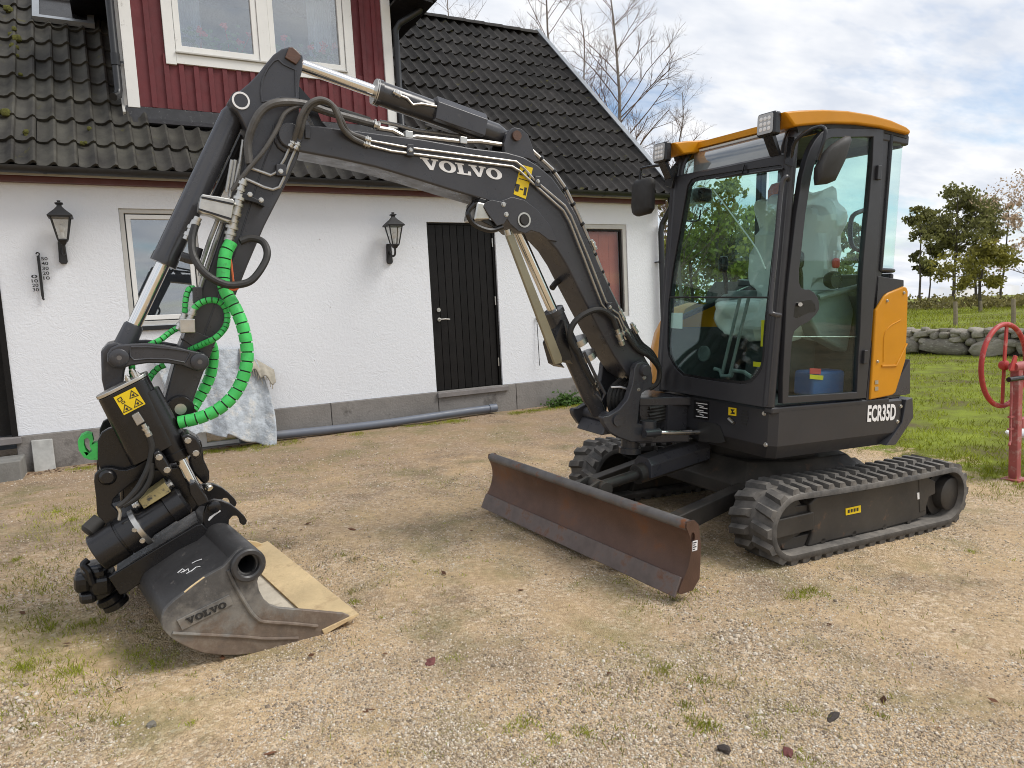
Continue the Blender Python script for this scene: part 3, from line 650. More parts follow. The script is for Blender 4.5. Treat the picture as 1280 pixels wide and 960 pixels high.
# eaves of the dormer, its gutter elbow and downpipes
hb(MB().plate([(DX0-.45,DY-.45,5.25),(DX0-.40,DY-.45,5.25),((DX0+DX1)/2,DY-.45,6.95),(DX1+.40,DY-.45,5.25),(DX1+.45,DY-.45,5.25),((DX0+DX1)/2,DY-.45,7.1)], (0,3.6,0)), 'dormer_roof', 'blackwood', dm)
hb(MB().plate([(DX1,DY-.44,5.27),(DX1+.40,DY-.44,5.22),(DX1+.40,DY+2.0,5.22),(DX1,DY+2.0,5.27)], (0,0,.03)), 'dormer_soffit', 'blackwood', dm)
hb(MB().plate([(DX0,DY-.44,5.27),(DX0-.40,DY-.44,5.22),(DX0-.40,DY+2.0,5.22),(DX0,DY+2.0,5.27)], (0,0,.03)), 'dormer_soffit', 'blackwood', dm)
hb(MB().tube([(DX1+.36,DY-.2,5.42),(DX1+.36,DY-.2,5.30),(DX1+.33,DY-.18,5.22),(DX1+.10,DY-.05,5.08),(DX1+.055,DY-.02,5.0),(DX1+.055,DY-.02,4.9),(DX1+.055,DY-.02,3.86),(DX1+.075,DY-.05,3.80),(DX1+.12,DY-.10,3.77)], .04, 12), 'downpipe', 'gutter', dm)
hb(MB().tube([(DX0-.075,DY-.02,5.4),(DX0-.075,DY-.02,3.98),(DX0-.085,DY-.05,3.91),(DX0-.13,DY-.12,3.87)], .04, 12).cyl((DX0-.075,DY-.02,4.22),(DX0-.075,DY-.02,4.34),.046).box((DX0-.04,DY-.025,4.25),(DX0+.0,DY-.02,4.27)), 'downpipe', 'gutter', dm)
# skylight at the upper left
sk = [rp(-.56,2.84,.05), rp(.06,2.84,.05), rp(.06,3.5,.05), rp(-.56,3.5,.05)]
skh = [rp(-.49,2.90,.05), rp(-.01,2.90,.05), rp(-.01,3.42,.05), rp(-.49,3.42,.05)]
so_ = hb(MB().plate(sk, Vector((0,-sa,ca))*.06, [skh]), 'skylight', 'verge', roof)
hb(MB().plate(skh, Vector((0,-sa,ca))*.03), 'skylight_pane', 'black', roof)

# geraniums on the inner sill: each pot a thing of its own
def geranium(x, n_fl, seed, label):
    rr = random.Random(seed); e = tag(empty('potted_geranium', (x, DY+.24, 4.429)), label, 'plant', 'geraniums in the dormer windows')
    MB().lathe((0,0,0), (0,0,1), [(0,.05),(.10,.068),(.105,.075),(.125,.075),(.12,.06)], 16).build('pot', 'pot', e)
    st = MB()
    for i in range(46):
        a = Vector((rr.gauss(0,.10), rr.gauss(-.02,.05), .14+abs(rr.gauss(.08,.07)))); s = rr.uniform(.02,.036)
        u = Vector((1, rr.uniform(-.6,.6), rr.uniform(-.4,.4))).normalized(); v = u.cross(Vector((rr.uniform(-.3,.3),-1,.5)).normalized())
        st.add(circ(a, u, v, s, 7), [tuple(range(7))])
    st.build('leaves', 'plant', e, recalc=False)
    for i in range(n_fl):
        f = MB(); c = Vector((rr.gauss(0,.09), rr.gauss(-.05,.03), rr.uniform(.24,.42)))
        for q in range(14):
            p = c+Vector((rr.gauss(0,.02),rr.gauss(0,.012),rr.gauss(0,.016)))
            f.add(circ(p, (1,0,rr.uniform(-.5,.5)), (0,rr.uniform(-.4,.4),1), rr.uniform(.011,.018), 6), [tuple(range(6))])
        f.tube([(c.x*.4,0,.14), c], .003, 5)
        f.build('flower_head', 'flower', e, recalc=False)
geranium(1.08, 2, 1, 'potted geranium at the left end of the left dormer window')
geranium(1.42, 3, 2, 'red flowering geranium in the right half of the left dormer window')
geranium(2.02, 1, 3, 'leafy geranium at the left end of the right dormer window')
geranium(2.45, 4, 4, 'pink flowering geranium at the right end of the right dormer window')
# ------------------------------------------------------------------ the excavator
EX = tag(empty('excavator', MO), 'compact dark grey and yellow excavator on rubber tracks standing before the house', 'excavator')
EX.rotation_euler = (ROLL, TILT, 0)
FRX = -.725
def eb(mb, name, mats, parent=None, **k): return mb.build(name, mats, parent or EX, **k)
def poly(pts, y): return [P(a, b, y) for a, b in pts]
def zp(ox, oy, s, pts): return [(ox+a/s, oy+b/s) for a, b in pts]
YDIR = Vector((0,1,0))
def slab(pts, y0, y1, holes=()): return MB().plate(poly(pts, y0), (0,y1-y0,0), [poly(h, y0) for h in holes])
def bolt(p, r, parent, n=(0,-1,0), mat='steel', h=.008):
    n = Vector(n).normalized(); p = Vector(p); return eb(MB().lathe(p-n*.002, n, [(0,r*1.25),(h*.3,r*1.25),(h*.35,r),(h,r*.9)], 8), 'bolt', mat, parent)

# ---- tracks
TXF, TXR, TR = -.605, .850, .214
def track_path(s, r):                       # s in metres along the loop at radius r -> (x, z, tangent, normal)
    Ls = TXR-TXF; arc = math.pi*r; tot = 2*Ls+2*arc; s %= tot
    if s < Ls: return TXF+s, TR-r, Vector((1,0,0)), Vector((0,0,-1))
    s -= Ls
    if s < arc:
        a = -math.pi/2+s/r; return TXR+math.cos(a)*r, TR+math.sin(a)*r, Vector((-math.sin(a),0,math.cos(a))), Vector((math.cos(a),0,math.sin(a)))
    s -= arc
    if s < Ls: return TXR-s, TR+r-.012*math.sin(math.pi*s/Ls), Vector((-1,0,0)), Vector((0,0,1))
    s -= Ls; a = math.pi/2+s/r
    return TXF+math.cos(a)*r, TR+math.sin(a)*r, Vector((-math.sin(a),0,math.cos(a))), Vector((math.cos(a),0,math.sin(a)))
TOT = lambda r: 2*(TXR-TXF)+2*math.pi*r
# tread lug, local frame: x along the track, y across, z outwards
lug_a = MB()
def lugmesh(sgn):
    lo = [(-.040,-.070,-.004),(.026,-.070,-.004),(.046,.066,-.004),(-.010,.066,-.004)]
    hi = [(-.028,-.066,.031),(.014,-.064,.031),(.034,.054,.031),(.0,.054,.031)]
    if sgn < 0: lo = [(x,-y,z) for x,y,z in lo]; hi = [(x,-y,z) for x,y,z in hi]
    o = MB().add(lo+hi, [(0,3,2,1),(4,5,6,7),(0,1,5,4),(1,2,6,5),(2,3,7,6),(3,0,4,7)])
    me = o.mesh('tread_lug', 'rubber', sharp=30); return me
LUG = {1: lugmesh(1), -1: lugmesh(-1)}
def make_track(yc, dx=0.):
    rb = TR-.026; n = 96; rings = []
    for i in range(n):
        x, z, t, nn = track_path(i*TOT(rb)/n, rb); c = Vector((x, yc, z))
        prof = [(-.15,0),(-.146,.004),(.146,.004),(.15,0),(.15,-.030),(.12,-.034),(-.12,-.034),(-.15,-.030)]
        rings.append([c+YDIR*a+nn*b for a, b in prof])
    rings.append(rings[0])
    tr = eb(MB().loft(rings, cap=False), 'track', 'rubber', sharp=50)
    k = 42; pitch = TOT(rb)/k
    for row, sg in ((-1, 1), (1, -1)):
        for i in range(k):
            x, z, t, nn = track_path((i+(.5 if row > 0 else 0))*pitch, rb)
            o = link('tread_lug', LUG[sg], tr)
            y = Vector((0,1,0)); 
            m = Matrix(((t.x,0,nn.x,x),(0,1,0,yc+row*.078),(t.z,0,nn.z,z),(0,0,0,1)))
            if m.determinant() < 0: m = m @ Matrix.Scale(-1,4,(1,0,0))
            o.matrix_local = m
    teeth = MB()
    for i in range(k):
        x, z, t, nn = track_path(i*pitch, rb); c = Vector((x, yc, z))-nn*.026
        a, b = t*.014, nn*.028
        for ys in (-.045, .030):
            q = [c+YDIR*ys-a, c+YDIR*ys+a, c+YDIR*(ys+.018)+a, c+YDIR*(ys+.018)-a]
            teeth.add(q+[p-b for p in q], [(0,1,2,3),(4,7,6,5),(0,4,5,1),(1,5,6,2),(2,6,7,3),(3,7,4,0)])
    o = eb(teeth, 'drive_teeth', 'rubber', tr); o['kind'] = 'stuff'
    tr.location.x = dx; return tr
TY = .70; FDX = -.17
make_track(-TY); make_track(TY, FDX)
z3 = lambda pts: zp(880, 520, 3.556, pts)
def track_frame(sy):
    def S(pts, y0, y1):
        mb = slab(pts, y0, y1)
        if sy > 0: mb.v = [(x,-y,z) for x,y,z in mb.v]
        return mb
    fr = eb(S(z3([(470,392),(500,362),(700,325),(945,272),(985,292),(992,440),(935,466),(760,512),(520,566),(465,585),(482,520)]), -.795, -.60), 'track_frame', 'undercar', bevel=.012)
    eb(S(z3([(303,468),(490,426),(492,505),(312,552)]), -.80, -.62), 'idler_yoke', 'undercar', fr, bevel=.008)
    eb(S(z3([(322,442),(410,400),(478,394),(488,424),(306,464)]), -.775, -.64), 'yoke_cover', 'undercar', fr, bevel=.006)
    eb(S(z3([(335,556),(470,522),(440,592),(350,594)]), -.775, -.64), 'yoke_foot', 'undercar', fr, bevel=.006)
    eb(S(z3([(955,268),(1000,275),(1028,290),(1030,345),(1000,360),(985,420),(960,430)]), -.80, -.66), 'motor_bracket', 'undercar', fr, bevel=.006)
    e = -1 if sy < 0 else 1
    def y(a): return -a*(-e) if False else e*a
    eb(MB().lathe((TXF,y(.78),TR), (0,-e,0), [(0,.09),(.02,.165),(.14,.165),(.16,.09)], 32), 'idler', 'undercar', fr)
    eb(MB().lathe((.925,y(.815),.21), (0,-e,0), [(0,.100),(.005,.108),(.06,.112),(.065,.165),(.20,.165)], 32), 'drive_motor', 'undercar', fr)
    eb(MB().cyl((.069,y(.80),.361),(.069,y(.66),.361),.03), 'carrier_roller', 'undercar', fr)
    for x in (-.30,-.02,.27,.52):
        eb(MB().lathe((x,y(.775),.075), (0,-e,0), [(0,.018),(.012,.02),(.02,.05),(.13,.05)], 18), 'roller', 'undercar', fr)
        eb(MB().cyl((x,y(.795),.075),(x,y(.774),.075),.02,8), 'roller_bolt', 'undercar', fr)
    return fr
nf = track_frame(-1); ff = track_frame(1); ff.location.x = FDX
eb(slab(z3([(630,412),(697,397),(698,428),(631,442)]), -.7985, -.7955), 'warning_label', 'stickery', nf)
eb(slab(z3([(948,342),(970,337),(972,366),(950,371)]), -.7985, -.7955), 'label', 'white', nf)
for i in range(4): eb(slab(z3([(640+i*13,418-i*3),(648+i*13,416-i*3),(648+i*13,430-i*3),(640+i*13,432-i*3)]), -.8, -.7984), 'print', 'ink', nf)
# ---- car body
eb(MB().loft([[(x*k1,y*k2,z) for x,y in ((-.55,-.42),(-.2,-.56),(.45,-.56),(.6,-.3),(.6,.3),(.45,.56),(-.2,.56),(-.55,.42))] for z,k1,k2 in ((.24,1,1.0),(.33,1,1),(.46,.8,.78))]), 'car_body', 'undercar', bevel=.01)
eb(MB().lathe((-.03,0,.45), (0,0,1), [(0,.40),(.03,.42),(.07,.42),(.075,.37),(.14,.37)], 40), 'slew_ring', 'undercar')
for sy in (-1,1):
    eb(MB().plate([(-.45,sy*.50,.20),(-.45,sy*.50,.40),(-.1,sy*.62,.36),(-.1,sy*.62,.16)], (0,sy*.06,0)), 'cross_member', 'undercar')
    eb(MB().loft([[(-.22,sy*.4,.28),(.0,sy*.4,.28),(.0,sy*.4,.42),(-.22,sy*.4,.42)],[(-.20,sy*.62,.18),(.02,sy*.62,.18),(.02,sy*.62,.33),(-.20,sy*.62,.33)]]), 'cross_member', 'undercar', bevel=.01)
    eb(MB().loft([[(.28,sy*.4,.28),(.50,sy*.4,.28),(.50,sy*.4,.42),(.28,sy*.4,.42)],[(.28,sy*.62,.18),(.50,sy*.62,.18),(.50,sy*.62,.33),(.28,sy*.62,.33)]]), 'cross_member', 'undercar', bevel=.01)

# ---- dozer blade: curved mould board
BX = -1.55; BY0, BY1 = -.885, .885; BZ0 = .058
prof = [(-.072,0.),(-.048,.050),(-.018,.10),(.0,.155),(.004,.21),(-.008,.265),(-.034,.315)]
prof2 = [(-.030,.318),(.012,.320),(.045,.305),(.050,.27),(.045,.20),(.03,.10),(-.02,.045),(-.055,-.008)]
def bprof(y, pts): return [(BX+a, y, BZ0+b) for a, b in pts]
dense = cr_path([(a, 0, b) for a, b in prof], 4); dense = [(p.x, p.z) for p in dense]
bl = eb(MB().loft([bprof(BY0+.012, dense+prof2), bprof(BY1-.012, dense+prof2)]), 'dozer_blade', 'blade', sharp=50)
eb(MB().loft([[(BX+a,y,BZ0+b) for a,b in ((-.092,-.02),(-.080,-.026),(-.040,.066),(-.052,.071))] for y in (BY0+.008,BY1-.008)]), 'cutting_edge', 'bladeedge', bl, bevel=.003)
eb(MB().tube([(BX-.008,BY0+.01,BZ0+.318),(BX-.008,BY1-.01,BZ0+.318)], .028, 14), 'top_edge', 'bladetop', bl)
hole = [(BX+.012+.016*math.cos(t), BY0, BZ0+.258+.026*math.sin(t)) for t in [2*math.pi*k/12 for k in range(12)]]
endp = dense+[(-.03,.342),(.02,.342),(.052,.315),(.075,.20),(.075,.04),(.03,-.01),(-.055,-.012)]
for yy, d in ((BY0, .012), (BY1-.012, .012)):
    eb(MB().plate(bprof(yy, endp), (0,d,0), [[(x,yy,z) for x,_,z in hole]]), 'end_plate', 'blade', bl, bevel=.002)
eb(MB().box((BX+.012,BY0-.002,BZ0+.19),(BX+.046,BY0-.0005,BZ0+.24)), 'label', 'white', bl)
for i in range(4): eb(MB().box((BX+.015,BY0-.0032,BZ0+.196+i*.011),(BX+.030+.008*(i%2),BY0-.0021,BZ0+.201+i*.011)), 'print', 'ink', bl)
for sy, yb in ((-1,-.42), (1,.42)):
    eb(MB().loft([[(BX+.05,yb+sy*.05-.04,.10),(BX+.05,yb+sy*.05+.04,.10),(BX+.05,yb+sy*.05+.04,.22),(BX+.05,yb+sy*.05-.04,.22)],
                  [(-1.1,yb-.04,.14),(-1.1,yb+.04,.14),(-1.1,yb+.04,.26),(-1.1,yb-.04,.26)],
                  [(-.42,yb-.04,.27),(-.42,yb+.04,.27),(-.42,yb+.04,.37),(-.42,yb-.04,.37)]]), 'push_arm', 'undercar', bl, bevel=.01)
eb(MB().box((BX+.045,-.30,.10),(BX+.16,.30,.24)), 'arm_brace', 'undercar', bl, bevel=.02)
for y in (-.065,.045): eb(MB().plate([(BX+.05,y,.22),(BX+.04,y,.36),(BX+.14,y,.40),(BX+.20,y,.38),(BX+.30,y,.20),(BX+.28,y,.14)], (0,.022,0)), 'bracket', 'undercar', bl, bevel=.004)
BYAW = R_(5.5); bl.rotation_euler = (0,0,BYAW); bl.location = Matrix.Translation((BX,-.06,0)) @ Matrix.Rotation(BYAW,4,'Z') @ Vector((-BX,0,0))
ca_, cb_ = Vector((BX+.17,-.06,.345)), Vector((-.50,0,.46))
bc = eb(MB().cyl(ca_+(cb_-ca_)*.34, cb_, .062, 24), 'blade_cylinder', 'undercar', bevel=.004)
eb(MB().cyl(ca_, ca_+(cb_-ca_)*.36, .032, 20), 'rod', 'undercar', bc)
eb(MB().cyl(ca_+Vector((0,-.085,0)), ca_+Vector((0,.085,0)), .045, 20), 'pin', 'undercar', bc)
g0, g1 = ca_+(cb_-ca_)*.40, ca_+(cb_-ca_)*.98
eb(MB().loft([[p+Vector((0,-.085,-.02)),p+Vector((0,-.085,.06)),p+Vector((0,-.045,.10)),p+Vector((0,.045,.10)),p+Vector((0,.085,.06)),p+Vector((0,.085,-.02))] for p in (g0,g1)]), 'cylinder_guard', 'charcoal', bc, bevel=.004)

# ---- upper frame (turntable skirt and counterweight)
YS = -.76
def tail(y, r=.80): return -.03+math.sqrt(max(0, r*r-y*y))
def plan(inset=0, front=FRX):
    pts = [(front+inset, -.13), (front+inset, YS+.04+inset), (front+.035+inset, YS+inset)]
    n_ = 24
    pts.append((.40, YS+inset))
    for i in range(n_+1):
        a = -math.asin(min(1,(-YS-.0)/.84))+ (2*math.asin(-YS/.84))*i/n_
        pts.append((.03+math.cos(a)*(0.84-inset), math.sin(a)*(0.84-inset)))
    pts += [(-.45+inset, .76-inset), (front+.12+inset, .55-inset), (front+.12+inset, .2)]
    return pts
uf = eb(MB().loft([[(x,y,z+( .04 if x>.5 else 0)*(z<.6)) for x,y in plan(i)] for z,i in ((.575,.06),(.64,.012),(.66,.0),(.855,.0),(.868,.012))]), 'upper_frame', 'cabgrey', sharp=25)
# seam of the bolted corner cover and its bolts
for p in ((955,517),(957,556)): bolt(PX(*p, FRX-.001), .011, uf, (-1,0,0))
for p in ((1126,508),(1122,527)): bolt(P(*p, YS-.002), .010, uf)
eb(MB().plate([PX(a,b,FRX-.0025) for a,b in zp(820,480,8,[(382,160),(528,180),(524,362),(378,338)])], (-.003,0,0)), 'type_plate', 'black', uf)
for i in range(7):
    k = [(400+ (i%3)*18,185+i*22),(515-(i%2)*40,200+i*22),(515-(i%2)*40,208+i*22),(400+(i%3)*18,193+i*22)]
    eb(MB().plate([PX(a,b,FRX-.0056) for a,b in zp(820,480,8,k)], (-.0006,0,0)), 'print', 'decal', uf)
eb(MB().plate([PX(a,b,FRX-.0025) for a,b in zp(820,480,8,[(728,232),(806,242),(804,320),(727,310)])], (-.003,0,0)), 'warning_label', 'stickery', uf)
eb(MB().plate([PX(a,b,FRX-.0058) for a,b in zp(820,480,8,[(745,250),(790,256),(760,280),(788,285),(786,303),(742,296),(770,272)])], (-.0006,0,0)), 'print', 'ink', uf)
hc = PX(930.5, 523, FRX-.002)
for i in range(5): eb(MB().plate([hc+Vector((0,a,b)) for a,b in ((-.030+abs(i-2)*.006,.036-i*.018),(.030-abs(i-2)*.006,.036-i*.018),(.030-abs(i-2)*.006,.046-i*.018),(-.030+abs(i-2)*.006,.046-i*.018))], (-.0015,0,0)), 'vent_slot', 'ink', uf)
eb(MB().tube([PX(911,523,FRX-.007),PX(917,529,FRX-.010)], .010, 8), 'hook', 'steel', uf)
# front cheek with the swing mount
FM = [(-.71,-.10),(-.71,.30),(-.93,.22),(-1.04,.17),(-1.04,.0),(-.95,-.03),(-.82,-.06)]
sm = eb(MB().plate([(x,y,.855) for x,y in FM], (0,0,-.055)), 'swing_mount', 'charcoal', bevel=.008)
eb(MB().plate([(x,y,.64) for x,y in FM], (0,0,-.075)), 'mount_arm', 'charcoal', sm, bevel=.01)
eb(MB().box((-.86,-.055,.64),(-.70,.22,.805)), 'mount_web', 'charcoal', sm)
eb(MB().cyl((-1.04,.08,.50),(-1.04,.08,.88),.055,24).cyl((-1.04,.08,.495),(-1.04,.08,.53),.07,24), 'swing_pin', 'charcoal', sm)

# ---- engine hood and panels
eb(MB().loft([[(x,y,z) for x,y in [(.17,YS+.03+i),(.40,YS+.02+i)]+[(.03+math.cos(a)*(.83-i-k),math.sin(a)*(.83-i-k)) for a in [(-1.05+2.1*t/14) for t in range(15)]]+[(.17,.74-i)]] for z,i,k in ((.872,0,0),(1.05,0,0),(1.40,.0,.03),(1.52,.02,.06),(1.60,.10,.16))]), 'engine_hood', 'charcoal', sharp=30)
YP = [(1088,500),(1088.6,492),(1094.8,388),(1098,383),(1106,370),(1111,366),(1130,358),(1134,359),(1136,364),(1137.5,410),(1137,450),(1120,491),(1116,494),(1107,496)]
yo = poly(YP, YS-.012)
yo = [Vector((p.x, p.y+max(0,p.x-.36)*.35, p.z)) for p in yo]
yp = eb(MB().plate(yo, (0,.028,0)), 'side_panel', 'yellow', bevel=.010, seg=3)
# pressed rib on the panel
rib = [(1137,430),(1121,455),(1118,457),(1102,457.5)]
eb(MB().tube([Vector((p.x,p.y+max(0,p.x-.36)*.35,p.z)) for p in (P(a,b,YS-.012) for a,b in rib)], .007, 8, smooth=4), 'pressed_rib', 'yellow', yp)
eb(MB().tube([Vector((p.x,p.y+max(0,p.x-.36)*.35,p.z)) for p in (P(a,b,YS-.011) for a,b in ((1104,452),(1105,420),(1112,408),(1126,400)))], .004, 8, smooth=4), 'pressed_rib', 'yellow', yp)
for a, b in ((1109,376),(1130,366),(1097,452)): bolt(P(a,b,YS-.013)+Vector((0,max(0,P(a,b,YS).x-.36)*.35,0)), .008, yp)
for b in (478,486): eb(MB().plate(poly([(1094,b-2.4),(1098,b-2.7),(1098,b+2),(1094,b+2.4)], YS-.0145), (0,.003,0)), 'latch', 'steel', yp)
eb(slab([(1112,494),(1138,449),(1138,492),(1132,494)], YS+.012, YS+.05), 'rear_corner', 'charcoal', bevel=.004)
eb(slab([(1133,500),(1141,497),(1142,522),(1120,556),(1108,557),(1128,528)], YS-.010, YS+.10), 'corner_guard', 'charcoal', uf, bevel=.004)
# far-side cover (fuel tank), yellow, rounded
fc = MB(); rings = []
for z, d in ((.872,.0),(1.10,.0),(1.22,.02),(1.32,.06),(1.40,.12),(1.44,.22)):
    rings.append([(x+d, y-d*.6 if y > .3 else y, z) for x, y in ((-.62,.215),(-.60,.32),(-.555,.46),(-.47,.60),(-.34,.71),(-.18,.76),(.17,.76),(.17,.215))])
eb(fc.loft(rings), 'tank_cover', 'yellow', sharp=40)
# model name on the skirt
def text_mesh(body, p00, p10, p01, off, mat, name, parent, bold=.03, shear=0.):
    cu = bpy.data.curves.new('t', 'FONT'); cu.body = body; cu.offset = bold; cu.shear = shear; cu.fill_mode = 'FRONT'; cu.resolution_u = 3
    tmp = bpy.data.objects.new('t', cu); COL.objects.link(tmp); bpy.context.view_layer.update()
    me = bpy.data.meshes.new_from_object(tmp.evaluated_get(bpy.context.evaluated_depsgraph_get())); bpy.data.objects.remove(tmp)
    xs = [v.co.x for v in me.vertices]; ys = [v.co.y for v in me.vertices]
    x0, x1, y0, y1 = min(xs), max(xs), min(ys), max(ys)
    p00, p10, p01, off = map(Vector, (p00, p10, p01, off)); me.name = name
    for v in me.vertices: v.co = p00+(p10-p00)*((v.co.x-x0)/(x1-x0))+(p01-p00)*((v.co.y-y0)/(y1-y0))+off
    me.materials.clear(); me.materials.append(M(mat)); return link(name, me, parent)
text_mesh('ECR35D', P(1083.5,527.6,YS), P(1119,525,YS), P(1084,506.5,YS), (0,-.003,0), 'decal', 'model_lettering', uf, bold=.035, shear=.05)

VOLVO_V = [(0,1),(.46,1),(.46,.87),(.36,.87),(.53,.33),(.69,.87),(.59,.87),(.59,1),(.98,1),(.98,.87),(.88,.87),(.58,0),(.40,0),(.10,.87),(0,.87)]
VOLVO_L = [(0,1),(.50,1),(.50,.87),(.38,.87),(.38,.14),(.60,.14),(.66,.36),(.80,.36),(.78,0),(0,0),(0,.13),(.11,.13),(.11,.87),(0,.87)]
def volvo(p00, p10, p01, off, mat, parent, name='lettering', h=.0015):
    p00, p10, p01, off = map(Vector, (p00, p10, p01, off)); u = (p10-p00); v = p01-p00; W_ = 4.62; mb = MB(); x = 0
    f = lambda a, b: p00+u*(a/W_)+v*b+off
    for ch in 'VOLVO':
        if ch == 'V': mb.plate([f(x+a,b) for a,b in VOLVO_V], off.normalized()*h); x += .98-.02
        elif ch == 'L': mb.plate([f(x+a,b) for a,b in VOLVO_L], off.normalized()*h); x += .80-.04
        else:
            o = [f(x+.47+.47*math.cos(t),.5+.52*math.sin(t)) for t in [2*math.pi*k/28 for k in range(28)]]
            i_ = [f(x+.47+.20*math.cos(t),.5+.36*math.sin(t)) for t in [2*math.pi*k/28 for k in range(28)]]
            mb.plate(o, off.normalized()*h, [i_]); x += .94+.02
    return eb(mb, name, mat, parent)
# ---- cab
CX0 = -.769; LEAN = .0467
fp0 = Vector((CX0, 0, .894)); fn = Vector((-1, 0, LEAN)).normalized()
def PF(px, py, d=0.): return PP(px, py, fp0+fn*d, fn)
CY0, CY1 = -.76, .175
XB0, XB1 = P(1089,498,YS).x, P(1109,163,YS).x            # post behind the door, bottom and top
XQ0, XQ1 = P(1107,260,YS).x, P(1128,260,YS).x            # rear quarter glass
def fx(z): return CX0+(z-.894)*LEAN
def fpt(y, z, d=0.): return Vector((fx(z), y, z))+fn*d
# front frame with the big opening
fo = roundpoly([fpt(CY0+.01,.878), fpt(CY0+.01,2.225), fpt(CY1,2.225), fpt(CY1,.878)], .03)
win = [(833.6,432),(835,444),(840,455),(847,464),(854,470),(880,474.5),(905,478),(930,480.5),(939,478),(946,471),(952,462),(955,450),(956,425),(958,400),(966,330),(974,262),(979,214),(976,206),(925,213),(872,221),(864,224),(859,232),(848,295),(840,340),(835,380)]
fi = [PF(*p) for p in win]
cab = eb(MB().plate(fo, -fn*.045, [fi]), 'cab', 'cabgrey', bevel=.006)
# side posts, sills and rails
CR = XQ1+.02                                             # rear of the cab
rail = lambda nm, a, b, w_, d_, **k: None
def beam(a, b, u, v, name='pillar', mat='cabgrey', bev=.012):      # a bar from a to b with half sizes u, v
    a, b, u, v = map(Vector, (a, b, u, v))
    return eb(MB().loft([[p-u-v, p+u-v, p+u+v, p-u+v] for p in (a, b)]), name, mat, cab, bevel=bev)
# A-pillars, outer rounded
for y in (CY0+.035, CY1-.035):
    pts = [Vector((fx(z)+.03, y, z)) for z in (.88,1.3,1.8,2.15)]+[Vector((fx(2.3)+.035,y,2.30)), Vector((fx(2.3)+.09,y,2.365)), Vector((fx(2.3)+.2,y,2.40))]
    eb(MB().tube(pts, .034, 12, smooth=4), 'pillar', 'cabgrey', cab)
beam((CX0+.02,CY0+.03,.86),(CR,CY0+.03,.86),(0,.03,0),(0,0,.02),'sill')
beam((CX0+.02,CY1-.03,.88),(CR,CY1-.03,.88),(0,.03,0),(0,0,.02),'sill')
beam((XB0+.01,CY0+.03,.90),(XB1,CY0+.03,2.40),(.035,0,0),(0,.025,0),'pillar')
beam((XB0+.01,CY1-.03,.90),(XB1,CY1-.03,2.40),(.03,0,0),(0,.025,0),'pillar')
for y in (CY0+.03, CY1-.03): beam((fx(2.3)+.15,y,2.40),(CR,y,2.40),(0,.03,0),(0,0,.03),'roof_rail')
beam((fx(2.22)+.02,CY0+.03,2.222),(fx(2.22)+.02,CY1-.03,2.222),(.022,0,0),(0,0,.012),'header')
# rear: posts set round the corner, lower panel
beam((CR-.02,CY1-.03,.88),(CR-.02,CY1-.03,2.40),(.02,0,0),(0,.02,0),'pillar')
beam((CR-.02,CY0+.03,1.60),(CR-.02,CY1-.03,1.60),(.018,0,0),(0,0,.03),'cross_rail')
beam((CR-.02,CY0+.03,2.39),(CR-.02,CY1-.03,2.39),(.018,0,0),(0,0,.03),'cross_rail')
beam((-.1,CY1-.02,1.58),(CR,CY1-.02,1.58),(0,.012,0),(0,0,.025),'cross_rail')
beam((CX0+.06,CY1-.02,1.30),(XB0,CY1-.02,1.58),(0,.012,0),(0,0,.02),'cross_rail')
# body panel behind the door, below the rear quarter glass
eb(slab([(1083,500),(1098,345),(1130,350),(1130,358),(1106,368),(1094,386),(1087,500)], YS, YS+.03), 'quarter_panel', 'cabgrey', cab, bevel=.004)
eb(MB().box((.06,CY0+.02,.88),(CR,CY1,.90)), 'floor', 'interior', cab)
eb(MB().box((CX0+.06,CY0+.03,.865),(.058,CY1-.01,.885)), 'floor', 'interior', cab)
eb(MB().box((.10,CY0+.04,.90),(.12,CY1-.01,1.58)), 'rear_bulkhead', 'interior', cab)
eb(MB().box((CX0+.06,CY1-.035,.90),(.12,CY1-.02,1.28)), 'side_lining', 'interior', cab)
# glass
cg = glass('cab_glass', (.74,.93,.87), 1., .9)
gd = glass('door_glass', (.74,.93,.88), 1., .45)
split = 370
up = [(835,380-9),(840,340),(848,295),(859,232),(864,224),(872,221),(925,213),(976,206),(979,214),(974,262),(966,330),(961,371)]
lo = [(961,372.5),(958,400),(956,425),(955,450),(952,462),(946,471),(939,478),(930,480.5),(905,478),(880,474.5),(854,470),(847,464),(840,455),(835,444),(833.6,432),(834.5,372.5)]
eb(MB().plate([PF(a,b,-.012) for a,b in up], -fn*.006), 'windscreen', cg, cab)
eb(MB().plate([PF(a,b,-.012) for a,b in lo], -fn*.006), 'lower_windscreen', cg, cab)
eb(MB().tube([PF(835,371.5,-.008), PF(961,371.8,-.008)], .005, 8), 'glass_seam', 'blacksoft', cab)
# black printed border of the glass
def shrink(pts, k):
    c = sum(pts, Vector())/len(pts); return [c+(p-c)*k for p in pts]
fi2 = [PF(a,b,-.008) for a,b in win]
eb(MB().plate(fi2, -fn*.002, [shrink(fi2,.965)]), 'glass_border', 'black', cab)
